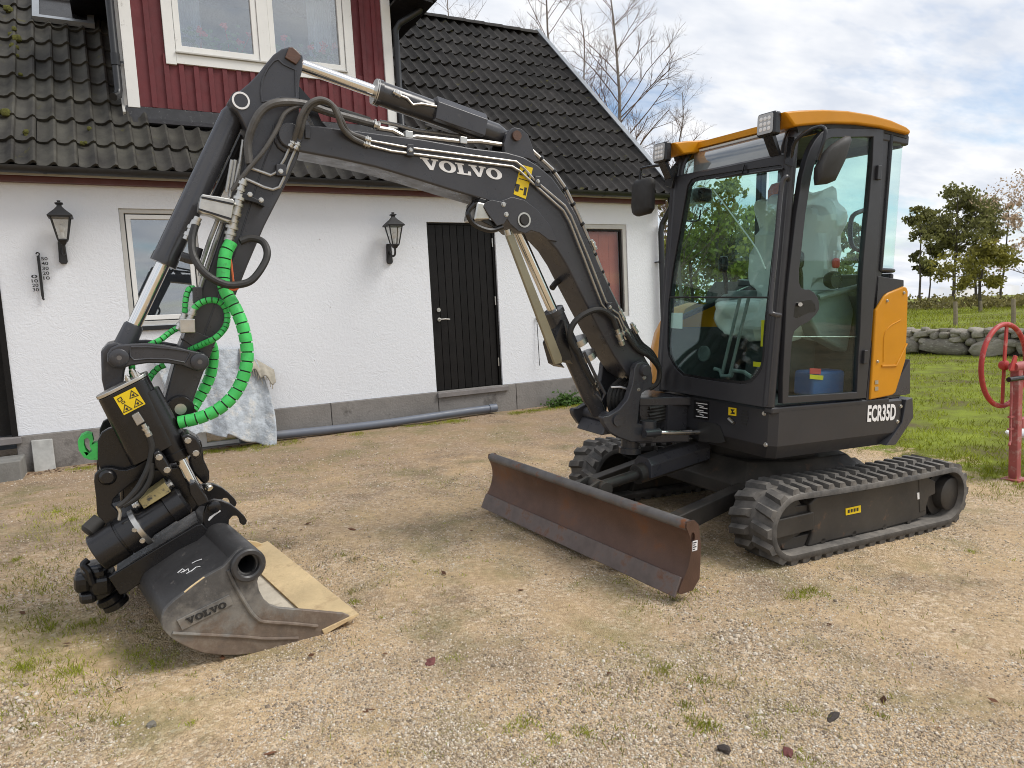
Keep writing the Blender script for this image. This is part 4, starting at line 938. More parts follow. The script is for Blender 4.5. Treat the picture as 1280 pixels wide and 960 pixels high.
# curved pane between windscreen and roof
rg = []
for k in range(9):
    t = k/8*math.pi/2
    rg.append([(fx(2.29)+.02+.19*(1-math.cos(t)), y, 2.232+.183*math.sin(t)) for y in (CY0+.085, CY1-.08)])
eb(MB().loft(rg, closed=False), 'roof_pane', glass('roof_glass', (.35,.37,.38), 1., 2.5), cab, recalc=False)
for y in (CY0+.075, CY1-.07):
    eb(MB().tube([(fx(2.29)+.018+.19*(1-math.cos(k/8*math.pi/2)), y, 2.234+.183*math.sin(k/8*math.pi/2)) for k in range(9)], .016, 8), 'pane_rail', 'cabgrey', cab)
eb(MB().box((fx(2.29)+.10,CY0+.09,2.25),(fx(2.29)+.115,CY1-.09,2.39)), 'sun_blind', 'paper', cab)
# far side and rear glass
eb(MB().plate([(CX0+.10,CY1-.03,1.30),(.06,CY1-.03,1.57),(.04,CY1-.03,2.36),(-.58,CY1-.03,2.36),(-.66,CY1-.03,2.22)], (0,.005,0)), 'side_pane', gd, cab)
eb(MB().box((XB0+.05,CY1-.03,1.62),(CR-.04,CY1-.025,2.36)), 'side_pane', gd, cab)
eb(MB().box((CR-.03,CY0+.18,1.63),(CR-.025,CY1-.05,2.39)), 'rear_pane', gd, cab)
# rear quarter glass, wrapped round the corner
q = []
for k in range(11):
    xa_, xb_ = XQ0, XQ1-.06
    if k < 5: p = (xa_+(xb_-xa_)*k/4, CY0+.006)
    else:
        t = (k-4)/6*math.pi/2; p = (xb_+.09*math.sin(t), CY0+.096-.09*math.cos(t))
    q.append(p)
q.append((xb_+.09, CY0+.16))
eb(MB().loft([[(x,y,z) for x,y in q] for z in (1.66,2.38)], closed=False), 'quarter_pane', gd, cab, recalc=False)
eb(MB().tube([(x,y+.0,1.645) for x,y in q], .012, 8), 'pane_seal', 'black', cab)
eb(MB().tube([(q[0][0],q[0][1],1.64),(q[0][0]+.01,q[0][1],2.41)], .014, 8), 'pane_seal', 'black', cab)
eb(MB().loft([[(x,y,z) for x,y in q]+[(x+.015,y+.03,z) for x,y in q[::-1]] for z in (2.38,2.42)]), 'corner_rail', 'cabgrey', cab)
# door
z4 = lambda pts: zp(960, 250, 6.4, pts); z2 = lambda pts: zp(960, 120, 6.4, pts); z6 = lambda pts: zp(960, 380, 6.4, pts)
douter = z6([(118,798)])+z6([(785,752)])+[(1089,430),(1096,330),(1101.5,240),(1105,162),(1099,161)]+z2([(560,258),(480,262),(430,290),(380,350),(340,420),(305,520),(275,640),(250,800),(225,960)])+z4([(170,600),(150,800)])+z6([(140,200),(120,600)])
dinner = z6([(165,740),(175,560),(185,400),(195,280),(215,215),(260,175),(330,140),(385,85),(410,45),(412,0)])+z4([(412,830),(400,780),(370,740),(330,715),(300,718),(265,700),(250,660),(250,560),(265,440),(285,260),(300,120)])+z2([(330,760),(350,640),(385,500),(430,400),(470,350),(520,330),(845,325)])+z2([(838,520),(805,900)])+z4([(790,200),(770,420),(755,640)])+z6([(740,200),(725,420),(712,705)])
door = eb(MB().plate(poly(douter, YS-.012), (0,.035,0), [poly(dinner, YS-.012)]), 'cab_door', 'cabgrey', bevel=.005)
dg = poly(dinner, YS+.004)
eb(MB().plate(dg, (0,.005,0)), 'door_pane', gd, door)
dg2 = poly(dinner, YS-.004)
hand = z4([(205,940),(215,850),(225,815),(345,795),(375,830),(382,880),(375,895)])+z6([(330,70),(225,115),(207,100)])
eb(MB().plate(poly(hand, YS-.0125), (0,.004,0)), 'handle_recess', 'black', door, bevel=.002)
eb(MB().cyl(P(1000.5,380.5,YS-.015), P(1000.5,380.5,YS-.03), .011), 'door_lock', 'steel', door)
for p in ((1081,446),(1098,216)):
    c = P(*p, YS-.014); eb(MB().box((c.x-.022,c.y-.014,c.z-.04),(c.x+.012,c.y+.004,c.z+.04)), 'hinge', 'cabgrey', door, bevel=.004)
eb(MB().tube([P(988,421,YS+.012),P(1070,421,YS+.012)], .003, 6), 'guard_wire', 'steel', door)
# grab rail on the A-pillar
hr = [PF(985,224,.0),PF(983,221,.045),PF(978,228,.06),PF(975,250,.06),PF(969,320,.06),PF(963,385,.06),PF(966,392,.05),PF(975,394,.0)]
eb(MB().tube(hr, .013, 10, smooth=5), 'grab_rail', 'charcoal', cab)
# roof: yellow shell with two lamp horns
RT = [(981,139.5),(1000,137.5),(1030,136.5),(1060,138),(1090,143),(1115,150),(1134,158.5),(1139,163),(1138,168),(1125,164.5),(1100,158.5),(1070,154.5),(1040,154),(1010,156),(994,157.8)]
yr = CY0-.03
rprof = [P(a,b,yr) for a,b in RT]
xcut = P(1010,150,yr).x+.02
mid_prof = [Vector((max(p.x, xcut), p.y, p.z)) for p in rprof]
top_ = P(1012,138.5,yr); mid_prof[0] = Vector((xcut, yr, rprof[1].z)); mid_prof[1] = Vector((xcut+.03, yr, rprof[1].z+.006)); mid_prof[-1] = Vector((xcut, yr, rprof[1].z-.035)); mid_prof[-2] = Vector((xcut+.10, yr, rprof[1].z-.04)); mid_prof[-3] = Vector((xcut+.25, yr, rprof[1].z-.05))
HW = .165
roof_y = eb(MB().plate([p+Vector((0,HW,0)) for p in mid_prof], (0,CY1-CY0+.06-2*HW,0)), 'cab_roof', 'yellow')
def horn(y0, flip):
    h = eb(MB().plate([Vector((p.x, y0, p.z)) for p in rprof], (0,HW,0)), 'lamp_horn', 'yellow', roof_y, bevel=.012, seg=3)
    c = Vector((rprof[0].x-.010, y0+HW*.52, (rprof[0].z+rprof[-1].z)/2-.018))
    wl = eb(MB().box((c.x-.03,c.y-.060,c.z-.060),(c.x+.022,c.y+.060,c.z+.060)), 'work_light', 'black', bevel=.014)
    c.x -= .031
    eb(MB().plate(roundpoly([(c.x,c.y-.050,c.z-.050),(c.x,c.y+.050,c.z-.050),(c.x,c.y+.050,c.z+.050),(c.x,c.y-.050,c.z+.050)],.014), (-.003,0,0)), 'lamp_lens', 'lamplens', wl)
    for a in (-.026,.0,.026):
        for b in (-.026,.0,.026):
            eb(MB().lathe(c+Vector((-.0031,a,b)), (-1,0,0), [(0,.011),(.002,.010),(.003,.005)], 10), 'led', 'white', wl)
    eb(MB().plate([(c.x+.02,c.y-.03,c.z-.058),(c.x+.05,c.y-.03,c.z-.058),(c.x+.10,c.y-.03,c.z-.15),(c.x+.08,c.y-.03,c.z-.15)], (0,.06,0)), 'lamp_bracket', 'black', wl)
horn(yr, 0); horn(CY1+.03-HW, 1)
sl_ = [Vector((p.x, CY0-.005, p.z)) for p in (P(a,b,CY0-.005) for a,b in ((996,158),(1010,156.5),(1040,154.5),(1070,155),(1100,159),(1125,165),(1136,168),(1134,173),(1122,170),(1100,164.5),(1070,160.5),(1040,160),(1010,162.5),(998,165)))]
eb(MB().plate(sl_, (0,.05,0)), 'roof_seal', 'blacksoft', roof_y)
eb(MB().plate([Vector((p.x,CY1-.045,p.z)) for p in sl_], (0,.05,0)), 'roof_seal', 'blacksoft', roof_y)
eb(MB().plate([Vector((max(p.x,xcut+.12),CY0+.046,min(p.z,2.43))) for p in sl_[1:-1]], (0,CY1-CY0-.092,0)), 'head_lining', 'interior', roof_y)
# mirrors
def mirror(arm, pts, off, label):
    mr = eb(MB().tube(arm, .0095, 10, smooth=4), 'mirror_arm', 'black')
    off = Vector(off); pts = [Vector(p) for p in pts]; c = sum(pts, Vector())/len(pts)
    rings = []
    for t, k in ((0,.72),(.25,.90),(.6,1.),(1.,1.)): rings.append([c+(p-c)*k+off*t for p in pts])
    eb(MB().loft(rings), 'mirror_housing', 'blacksoft', mr, sharp=40)
    eb(MB().plate([c+(p-c)*.93+off*1.01 for p in pts], off*.03), 'mirror_glass', 'chrome', mr)
    mr['label'] = label
MP = z2([(398,560),(470,430),(520,380),(640,305),(680,310),(690,340),(640,500),(560,665),(500,690),(400,700),(393,640)])
mirror([PF(990,205,.0),PF(990,192,.03),PF(995,176,.05),PF(1012,163,.05),PF(1026,158.5,.05),PF(1032,164,.06),PF(1028,182,.07),PF(1022,200,.07)], [P(a,b,CY0-.13) for a,b in MP], (.035,.05,0), 'right mirror by the door')
mirror([PF(834,226,.0),PF(832,222,.02),PF(833,211,.03),PF(829,206.5,.05),PF(806,209.5,.06),PF(801,214,.06),PF(799,238,.07)], [PF(a,b,.09) for a,b in ((787,229),(791,224),(806,220.5),(810,223),(811,230),(810,260),(806,266),(791,270),(787,268),(785.5,260))], (.055,.0,0), 'left mirror hanging from the cab corner')
eb(MB().plate([PF(a,b,.006) for a,b in zp(800,120,6.4,[(245,600),(300,540),(310,560),(270,740),(215,720)])], fn*.02), 'mirror_bracket', 'black', cab, bevel=.004)
eb(MB().plate([PF(a,b,.006) for a,b in zp(960,120,6.4,[(180,330),(235,330),(215,575),(150,550)])], fn*.02), 'mirror_bracket', 'black', cab, bevel=.004)
# orange beacon in the far corner, wipers, seat under plastic, levers, clutter
bc_ = Vector((-.02,-.10,2.15))
eb(MB().lathe(bc_, (0,0,1), [(-.06,.06),(-.05,.075),(.02,.078),(.06,.06),(.075,.02)], 20), 'beacon', 'beacon', cab)
eb(MB().tube([PF(930,206,.01),PF(928,216,.015),PF(900,222,.015)], .006, 6), 'wiper_arm', 'black', cab)
eb(MB().tube([PF(895,223,.012),PF(979,211,.012)], .006, 6), 'wiper_blade', 'black', cab)
eb(MB().tube([PF(892,238,-.05),PF(920,275,-.05),PF(945,310,-.05),PF(957,337,-.05)], .004, 6, smooth=4), 'cable', 'paper', cab)
seat = MB()
def blob(mb, c, s, n=18, m=12, jit=.0, seed=1):
    c = Vector(c); rr = random.Random(seed); rings = []
    for i in range(m+1):
        t = -math.pi/2+math.pi*i/m; ring = []
        for k in range(n):
            a = 2*math.pi*k/n; e = .55
            f = lambda v: math.copysign(abs(v)**e, v)
            d = Vector((f(math.cos(t))*f(math.cos(a))*s[0], f(math.cos(t))*f(math.sin(a))*s[1], f(math.sin(t))*s[2]))
            d *= 1+jit*noise.noise(d*9+Vector((seed,0,0)))
            ring.append(c+d)
        rings.append(ring)
    return mb.loft(rings)
pl_g = bpy.data.materials.new('plastic_wrap'); pl_g.use_nodes = True
_n = pl_g.node_tree.nodes; _b = _n['Principled BSDF']; _b.inputs['Base Color'].default_value = (.88,.90,.89,1); _b.inputs['Roughness'].default_value = .22; _b.inputs['Alpha'].default_value = .62
MATS['plastic_wrap'] = pl_g
st = eb(blob(MB(), (-.05,-.29,1.72), (.075,.235,.33), jit=.04), 'seat', 'interior', sharp=None)
eb(blob(MB(), (-.22,-.29,1.33), (.24,.235,.07), jit=.03), 'seat_cushion', 'interior', st, sharp=None)
eb(blob(MB(), (-.07,-.29,1.76), (.13,.30,.36), n=40, m=30, jit=.28, seed=3), 'plastic_cover', pl_g, st, sharp=25)
eb(blob(MB(), (-.24,-.29,1.34), (.29,.28,.12), n=40, m=24, jit=.3, seed=4), 'plastic_cover', pl_g, st, sharp=25)
eb(MB().box((-.30,-.45,.90),(-.02,-.13,1.26)), 'seat_base', 'interior', st, bevel=.02)
for y, s in ((-.585,1), (.0,1)):
    co_ = eb(MB().loft([[(x,y+a,z) for x,z in ((-.42,1.45),(-.30,1.52),(-.02,1.53),(.06,1.40),(.02,1.15),(-.25,1.25))] for a in (-.055,.055)]), 'armrest_console', 'interiorlight', st, bevel=.02)
    eb(MB().tube([(-.36,y,1.50),(-.37,y,1.60),(-.39,y,1.66)], .014, 10), 'joystick', 'black', st)
    eb(blob(MB(), (-.395,y,1.69), (.028,.024,.05)), 'joystick_grip', 'black', st)
rk = P(1045,329,-.60); eb(blob(MB(), rk, (.022,.016,.03)), 'red_knob', 'redlabel', st)
c = P(1042,350,-.68); eb(MB().lathe(c+Vector((0,-.02,0)), (0,1,0), [(0,.02),(.0,.048),(.03,.052),(.06,.04)], 20), 'hub', 'black', st)
eb(MB().tube([P(1022,372,-.66),P(1035,368,-.66),P(1075,358,-.66)], .018, 8), 'safety_bar', 'interiorlight', st)
eb(MB().tube([P(1082,262,-.62),P(1066,270,-.62),P(1063,290,-.62),P(1066,308,-.62),P(1082,316,-.62)], .014, 8, smooth=4), 'grab_handle', 'black', st)
# travel levers in front
for a, b in (((902,470),(925,372)), ((912,470),(936,372))):
    eb(MB().tube([PF(*a,-.16), PF(*b,-.16)], .010, 8), 'travel_lever', 'interiorlight', cab)
eb(MB().tube([PF(893,461,-.14),PF(900,463,-.15),PF(902,470,-.15),PF(914,470,-.15),PF(917,463,-.15),PF(930,465,-.14),PF(939,471,-.14)], .012, 8), 'pedal_bar', 'interiorlight', cab)
for a, r_ in (((859,424),.052), ((881,442),.052)):
    c = PF(*a,-.30); eb(MB().lathe(c, fn, [(0,r_),(.015,r_),(.016,r_*.82),(.01,r_*.8)], 20), 'speaker_ring', 'interiorlight', cab)
eb(MB().plate([PF(837.5,391,-.03),PF(853.5,391,-.03),PF(853,411,-.03),PF(837,410,-.03)], fn*.002), 'notice', 'paper', cab)
eb(MB().plate([PF(952,400,-.03),PF(956,400,-.03),PF(955,433,-.03),PF(951,433,-.03)], fn*.002), 'warning_strip', 'stickery', cab)
eb(MB().plate([PF(942,452,-.03),PF(952,453,-.03),PF(952,459,-.03),PF(941.5,458,-.03)], fn*.002), 'warning_label', 'stickery', cab)
bx_ = P(1030,478,-.62)
eb(MB().box((bx_.x-.15,-.66,.90),(bx_.x+.14,-.52,1.05)), 'blue_case', 'blue', st, bevel=.02)
eb(MB().plate(poly([(1012,460),(1026,461),(1025.5,468),(1012,467)], -.665), (0,-.002,0)), 'red_label', 'redlabel', st)
eb(MB().plate(poly([(1012,468),(1029,469.5),(1028.5,475),(1012,473.5)], -.665), (0,-.002,0)), 'yellow_label', 'stickery', st)
# fire extinguisher-like pack and radio in the upper far corner seen through the screen
c = PF(873,245,-.25); eb(blob(MB(), c, (.06,.09,.05)), 'radio', 'black', cab)
eb(MB().tube([PF(876,262,-.2),PF(873,275,-.2),PF(860,276,-.2),PF(855,273,-.2)], .006, 6, smooth=4), 'cable', 'black', cab)
# ---- swing post, boom, arm and their cylinders
YB = .08                                              # middle of the boom
z8 = lambda pts: zp(680, 440, 6.4, pts)
SPO = z8([(725,130),(745,92),(790,75),(835,95),(860,140),(872,200),(862,280),(785,330),(768,400),(752,570),(870,600),(872,720),(700,722),(600,685),(525,640),(482,575),(470,530),(482,512),(520,508),(600,460),(668,380),(708,260),(720,180)])
sp = eb(slab(SPO, -.10, -.055), 'swing_post', 'charcoal', bevel=.010)
so2 = slab(SPO, -.055, -.01); so2.v = [(x,y+.255,z) for x,y,z in so2.v]
dx = P(805,463,-.10).x-P(805,463,.2).x
fpl = MB().plate([Vector((p.x, .215, p.z)) for p in poly(SPO, -.10)], (0,.045,0))
eb(fpl, 'cheek_plate', 'charcoal', sp, bevel=.010)
c = P(775,530,-.10); eb(MB().loft([[(c.x+a,y,c.z+b) for a,b in ((-.10,-.07),(.12,-.06),(.12,.0),(-.06,.0))] for y in (-.054,.214)]), 'post_web', 'charcoal', sp, bevel=.01)
piv = P(805,463,-.10); pin_c = Vector((piv.x, YB, piv.z))
eb(MB().lathe((piv.x,-.125,piv.z), (0,1,0), [(0,.030),(.012,.034),(.025,.036),(.40,.036)], 20), 'boom_pin', 'charcoal', sp)
bolt(P(805.5,472,-.10), .011, sp); bolt(P(798.5,487,-.10), .009, sp)
b0 = P(772,525,-.10); eb(MB().cyl((b0.x,-.112,b0.z),(b0.x,.275,b0.z),.036,20), 'cylinder_pin', 'charcoal', sp)
eb(MB().cyl(P(810,536,-.09)+Vector((0,0,-.05)), P(810,536,-.09)+Vector((0,0,.05)), .05, 20), 'cylinder_eye', 'charcoal', sp)
sc0, sc1 = P(817,541,-.14), P(881,540,-.20)
eb(MB().plate([PX(a,b,FRX-.0015) for a,b in zp(820,480,8,[(420,375),(590,388),(640,420),(672,500),(695,578),(640,592),(430,570)])], (-.002,0,0)), 'recess_shade_plate', 'ink', uf)  # flat black plate on the frame, painted in for the dark of the cylinder opening
swc = eb(MB().cyl(sc1, sc1+Vector((.10,.02,0)), .040, 20), 'swing_cylinder', 'black')
eb(MB().cyl(sc0, sc1, .0165, 18), 'rod', 'chrome', swc); eb(MB().cyl(sc0+Vector((-.07,0,0)), sc0+Vector((.045,0,0)), .024, 18), 'rod_end', 'charcoal', swc)
eb(MB().lathe(sc1-Vector((.012,0,0)), (1,0,0), [(0,.024),(.005,.028),(.014,.028)], 18), 'gland', 'bladeedge', swc)

BN, BF = YB-.105, YB+.105
TIP = (362,170)
btop = [(377,155),(415,159),(455,164),(530,174),(592,185),(634,190),(655,196),(672,206),(690,221),(706,243),(720,268),(736,302),(752,337),(770,375),(790,414),(808,449),(815,460)]
bbot = [(814,472),(800,478),(784,468),(768,445),(754,420),(738,390),(722,359),(708,331),(696,312),(684,299),(672,290),(664,288),(658,291),(650,290),(641,282),(634,268),(626,258),(606,250),(565,238),(520,224),(470,209),(420,198),(377,190)]
endc = [(TIP[0]+19*math.cos(t), TIP[1]+2+19*math.sin(t)) for t in [R_(62+i*26) for i in range(10)]]
boom = eb(slab(btop+bbot+endc, BN, BF), 'boom', 'charcoal', bevel=.010, seg=2)
# raised flange plate round the lift cylinder eye
pl_ = [(624,252),(640,246),(656,250),(672,262),(688,282),(697,302),(686,300),(674,291),(664,288),(657,292),(648,289),(638,280),(630,268)]
eb(slab(pl_, BN-.012, BN+.004), 'eye_plate', 'charcoal', boom, bevel=.004)
ec = P(655,275,BN-.012); eb(MB().lathe(ec+Vector((0,-.012,0)), (0,1,0), [(0,.026),(.012,.028)], 24), 'eye_pin', 'blacksoft', boom)
eb(MB().plate(circ(ec+Vector((0,-.004,0)), (1,0,0), (0,0,1), .040, 28), (0,.004,0), [circ(ec+Vector((0,-.004,0)), (1,0,0), (0,0,1), .031, 28)]), 'eye_ring', 'steel', boom)
# lug for the arm cylinder
lg = [(632,194),(630,180),(634,166),(643,159),(652,161),(660,168),(664,178),(668,190),(672,204),(660,198)]
lug1 = eb(slab(lg, BN+.02, BN+.05), 'cylinder_lug', 'charcoal', boom, bevel=.004)
eb(MB().plate([Vector((p.x, BF-.05, p.z)) for p in poly(lg, BN+.02)], (0,.03,0)), 'cylinder_lug', 'charcoal', boom, bevel=.004)
lc = P(645,170,BN+.02); eb(MB().lathe((lc.x,BN+.005,lc.z), (0,1,0), [(0,.026),(.2,.026)], 20), 'lug_pin', 'blade', boom)
# tip boss
tc_ = P(*TIP, BN); eb(MB().lathe(tc_+Vector((0,-.022,0)), (0,1,0), [(0,.05),(.004,.054),(.022,.056)], 28), 'tip_boss', 'charcoal', boom)
eb(MB().box(tuple(P(384,165,BN)+Vector((-.012,-.012,-.03))), tuple(P(384,165,BN)+Vector((.012,0,.03)))), 'keeper_plate', 'charcoal', boom, bevel=.003)
# lettering on both faces
volvo(P(528,211,BN), P(629.5,225.5,BN), P(524.5,196.5,BN), (0,-.0012,0), 'decal', boom)
q0, q1, q2 = P(629.5,225.5,BN), P(528,211,BN), P(629,210,BN)
for q_ in (q0, q1, q2): q_.y = BF
volvo(q0, q1, q2, (0,.0012,0), 'decal', boom)
wl_ = eb(slab(zp(560,200,4.267,[(388,24),(453,42),(415,208),(350,182)]), BN-.0022, BN-.0006), 'warning_label', 'stickery', boom)
for pts in ([(415,38),(436,92),(380,78)], [(362,125),(384,132),(375,170),(358,165)], [(408,145),(422,148),(415,190),(402,186)], [(385,150),(402,155),(400,162),(383,157)], [(380,96),(434,112),(433,116),(379,100)]):
    eb(slab(zp(560,200,4.267,pts), BN-.0034, BN-.0023), 'print', 'ink', boom)
eb(slab(zp(560,200,4.267,[(413,56),(424,84),(394,76)]), BN-.0042, BN-.0035), 'print', 'stickery', boom)
# lamp under the boom
hd = eb(slab(zp(560,200,4.267,[(200,225),(235,212),(315,230),(330,290),(300,340),(262,352),(215,290),(190,250)]), BN-.02, BN-.012), 'lamp_guard', 'charcoal', boom, bevel=.003)
lcn = P(596,266,BN+.05)
eb(MB().loft([[lcn+Vector((a,b,c)) for a,b,c in ((-.03,-.07,.05),(-.03,.07,.05),(-.05,.07,-.05),(-.05,-.07,-.05))],[lcn+Vector((a,b,c)) for a,b,c in ((.06,-.06,.04),(.06,.06,.04),(.05,.06,-.04),(.05,-.06,-.04))]]), 'boom_lamp', 'steel', boom, bevel=.012)
eb(MB().tube([P(593,255,BN-.0),P(585,266,BN-.0),P(592,280,BN),P(612,288,BN),P(628,284,BN)], .014, 8, smooth=4), 'lamp_hoop', 'black', boom)
eb(MB().plate([P(a,b,BN+.1) for a,b in ((590,250),(584,262),(590,278),(612,289),(618,286),(598,274),(594,262),(598,252))], (0,-.10,0)), 'lamp_shade', 'black', boom, bevel=.004)
for p in ((629.5,255.5),(633,268)): bolt(P(*p, BN-.02), .011, boom)
# hard lines along the boom's near face and top
def pipe_px(pts, y, r, name='hydraulic_pipe', mat='pipe', parent=None, smooth=0): return eb(MB().tube([P(a,b,y) for a,b in pts], r, 8, smooth=smooth), name, mat, parent or boom)
pipe_px([(463,176),(510,184.5),(530,187),(600,196),(645,202),(655,210),(668,225),(706,257),(714,270),(735,320),(757,376),(764,386)], BN-.016, .0065)
pipe_px([(462,182),(490,189),(510,191.5),(530,194),(600,203),(640,208),(650,214),(666,229),(704,263),(712,277),(731,325),(752,380),(762,392),(772,398),(778,412)], BN-.016, .0065)
pipe_px([(470,160),(490,163),(503,170),(510,173),(520,171),(575,177),(600,177),(655,185),(664,188),(690,212),(706,235),(722,268),(742,315),(762,365),(775,390),(783,408)], BN+.05, .013)
pipe_px([(475,152),(495,156),(520,163),(580,171),(620,175)], BN+.13, .010)
pipe_px([(764,386),(773,392),(780,408)], BN-.016, .0065)
for p in ((512,188),(671,227),(761,384)):
    c = P(*p, BN-.012); k = eb(MB().box(tuple(c+Vector((-.018,-.014,-.028))), tuple(c+Vector((.018,.011,.028)))), 'pipe_clamp', 'charcoal', boom, bevel=.004); bolt(c+Vector((0,-.014,0)), .009, boom)
for p in ((510,169),(578,176)):
    c = P(*p, BN+.05); eb(MB().box(tuple(c+Vector((-.02,-.02,-.018))), tuple(c+Vector((.02,.02,.018)))), 'pipe_clamp', 'steel', boom, bevel=.004)
for p in ((676,198),(692,214),(706,236),(716,255),(727,280),(743,318),(752,340),(759,356)):
    c = P(*p, BN+.05); eb(MB().cyl(c+Vector((-.006,0,.006)), c+Vector((.006,0,-.006)), .0165, 10), 'cable_tie', 'black', boom)
def fitting(a, b, r, parent, mat='steel'):
    a, b = Vector(a), Vector(b); L_ = (b-a).length
    return eb(MB().lathe(a, b-a, [(0,r*.8),(L_*.25,r*.8),(L_*.27,r*1.2),(L_*.45,r*1.2),(L_*.47,r*.9),(L_*.7,r*.9),(L_*.72,r*1.1),(L_,r)], 10), 'hose_fitting', mat, parent)
for a, b in (((739,300),(744,312)), ((772,383),(780,400)), ((780,408),(786,420)), ((776,411),(782,424)), ((789,404),(796,416))): fitting(P(*a,BN+.01), P(*b,BN+.01), .014, boom)
# hoses from the boom foot over to the cab base
for k, (y, r_) in enumerate(((BN-.015,.015),(BN+.03,.016),(BN+.07,.016),(BN+.11,.016))):
    d = k*2.5
    eb(MB().tube([P(783+d,418-d,y),P(796+d*.6,436-d,y),P(812+d*.4,446-d*.6,y),P(824,462,y+.02),P(822,478,y+.03),P(812,486,y+.05)], r_, 10, smooth=6), 'hydraulic_hose', 'hose')
# coiled hoses inside the swing post
for i in range(7):
    x0 = 766+i*5.2
    eb(MB().tube([P(x0+10,474,.04+.015*(i%3)),P(x0-2,486,.02),P(x0-5,505,.015),P(x0+2,524,.04)], .0135, 8, smooth=6), 'hydraulic_hose', 'hose')
eb(MB().tube([P(764,484,-.0),P(775,483.5,-.01),P(783,486,-.0)], .006, 6), 'hose_strap', 'white', sp)
for i in range(5):
    eb(MB().tube([(-.98,-.02+.02*(i%2),.70+i*.022),(-.90,-.035,.715+i*.02),(-.80,.0,.72+i*.02)], .012, 8, smooth=5), 'hydraulic_hose', 'hose')

# ---- lift cylinder
base = Vector((b0.x, YB, b0.z)); eye = Vector((ec.x, YB, ec.z))
ax = (eye-base); mid = P(690,388,YB)
L0 = ax.length
tmid = (mid-base).dot(ax)/ax.length_squared
bcyl = eb(MB().lathe(base, ax, [(.02,.045),(.10,.05),(.13,.058),(L0*tmid-.03,.058),(L0*tmid-.028,.064),(L0*tmid,.064),(L0*tmid+.004,.04)], 28), 'boom_cylinder', 'barrel')
eb(MB().cyl(base+ax*tmid, eye-ax.normalized()*.05, .0295, 24), 'rod', 'chrome', bcyl)
eb(MB().cyl(eye+Vector((0,-.06,0)), eye+Vector((0,.06,0)), .05, 24), 'rod_eye', 'charcoal', bcyl)
g = [P(632,291,BN+.015), P(640,287,BN+.015), P(703,447,BN+.015), P(703,454,BN+.015), P(694,456,BN+.015)]
eb(MB().plate(g, (0,.022,0)), 'rod_guard', 'guard', bcyl, bevel=.004)
eb(MB().cyl(P(634,287,BN+.02), P(636,294,BN+.02), .018, 12), 'guard_pivot', 'steel', bcyl)
eb(MB().plate([P(a,b,BN+.02) for a,b in ((692,430),(699,456),(706,460),(700,452),(712,450),(716,455),(704,400))], (0,.12,0)), 'guard_slide', 'black', bcyl)
for a,b in (((720,424),(723,431)), ((731,442),(734,449))): eb(MB().cyl(P(*a,YB), P(*b,YB), .0625, 24), 'clamp_band', 'steel', bcyl)
eb(MB().tube([P(722,440,BN-.0),P(713,425,BN-.01),P(715,408,BN-.02),P(728,394,BN-.03),P(748,387,BN-.035),P(764,396,BN-.03),P(771,411,BN-.03)], .017, 10, smooth=6), 'hydraulic_hose', 'hose')
fitting(P(771,411,BN-.03), P(778,431,BN-.025), .018, boom)
eb(MB().tube([P(722,440,BN),P(732,462,BN),P(742,478,BN),P(746,487,BN+.01)], .013, 10, smooth=5), 'hydraulic_hose', 'hose')
fitting(P(741,473,BN), P(747,487,BN+.01), .016, bcyl)
eb(MB().tube([P(730,440,BN-.03),P(742,465,BN-.03),P(756,492,BN-.03),P(752,500,BN-.02),P(744,492,BN-.01)], .010, 8), 'grease_line', 'charcoal', bcyl)
eb(MB().tube([P(714,345,BN+.19),P(697,352,BN+.16),P(690,360,BN+.14)], .018, 10, smooth=5), 'hydraulic_hose', 'hose')

# ---- arm
z1 = lambda pts: zp(0, 0, 3.2, pts); z3b = lambda pts: zp(0, 200, 3.2, pts); z8b = lambda pts: zp(280, 40, 8, pts)
AN, AF = YB-.088, YB+.088
aright = [(379,69),(378,88),(375,100),(374,116),(374.5,140),(377,165),(376,186),(371,203),(350,245),(331,282),(310,331),(290,381),(268,432),(252,472),(243,497),(240,511),(232,521),(222,523)]
aleft = [(211,516),(204,505),(208,490),(222,440),(240,395),(262,335),(281,280),(296,236),(308,200),(311,180),(309,164),(303,152),(296,140),(288,134),(286,126),(290,119),(299,114),(310,105),(322,93),(332,80),(342,68),(352,61),(362,58),(371,61)]
arm = eb(slab(aright+aleft, AN, AF), 'arm', 'charcoal', bevel=.009)
# casting recess on the head and its ring pin
rc = z8b([(400,440),(440,360),(500,290),(540,275),(590,320),(650,350),(715,380),(718,520),(720,660),(560,655),(440,690),(380,700),(370,600),(380,500)])
eb(MB().tube([P(a,b,AN-.001) for a,b in rc+rc[:1]], .005, 6), 'cast_rim', 'charcoal', arm)
eb(slab(z8b([(650,150),(690,150),(765,225),(770,260),(725,325),(610,255)]), AN-.012, AN+.0), 'head_block', 'blade', arm, bevel=.004)
pc = P(301,126,AN); eb(MB().plate(circ(pc+Vector((0,-.006,0)),(1,0,0),(0,0,1),.037,28), (0,.007,0), [circ(pc+Vector((0,-.006,0)),(1,0,0),(0,0,1),.029,28)]), 'pin_ring', 'white', arm)
eb(MB().cyl(pc+Vector((0,-.005,0)), pc+Vector((0,.17,0)), .028, 24), 'head_pin', 'charcoal', arm)
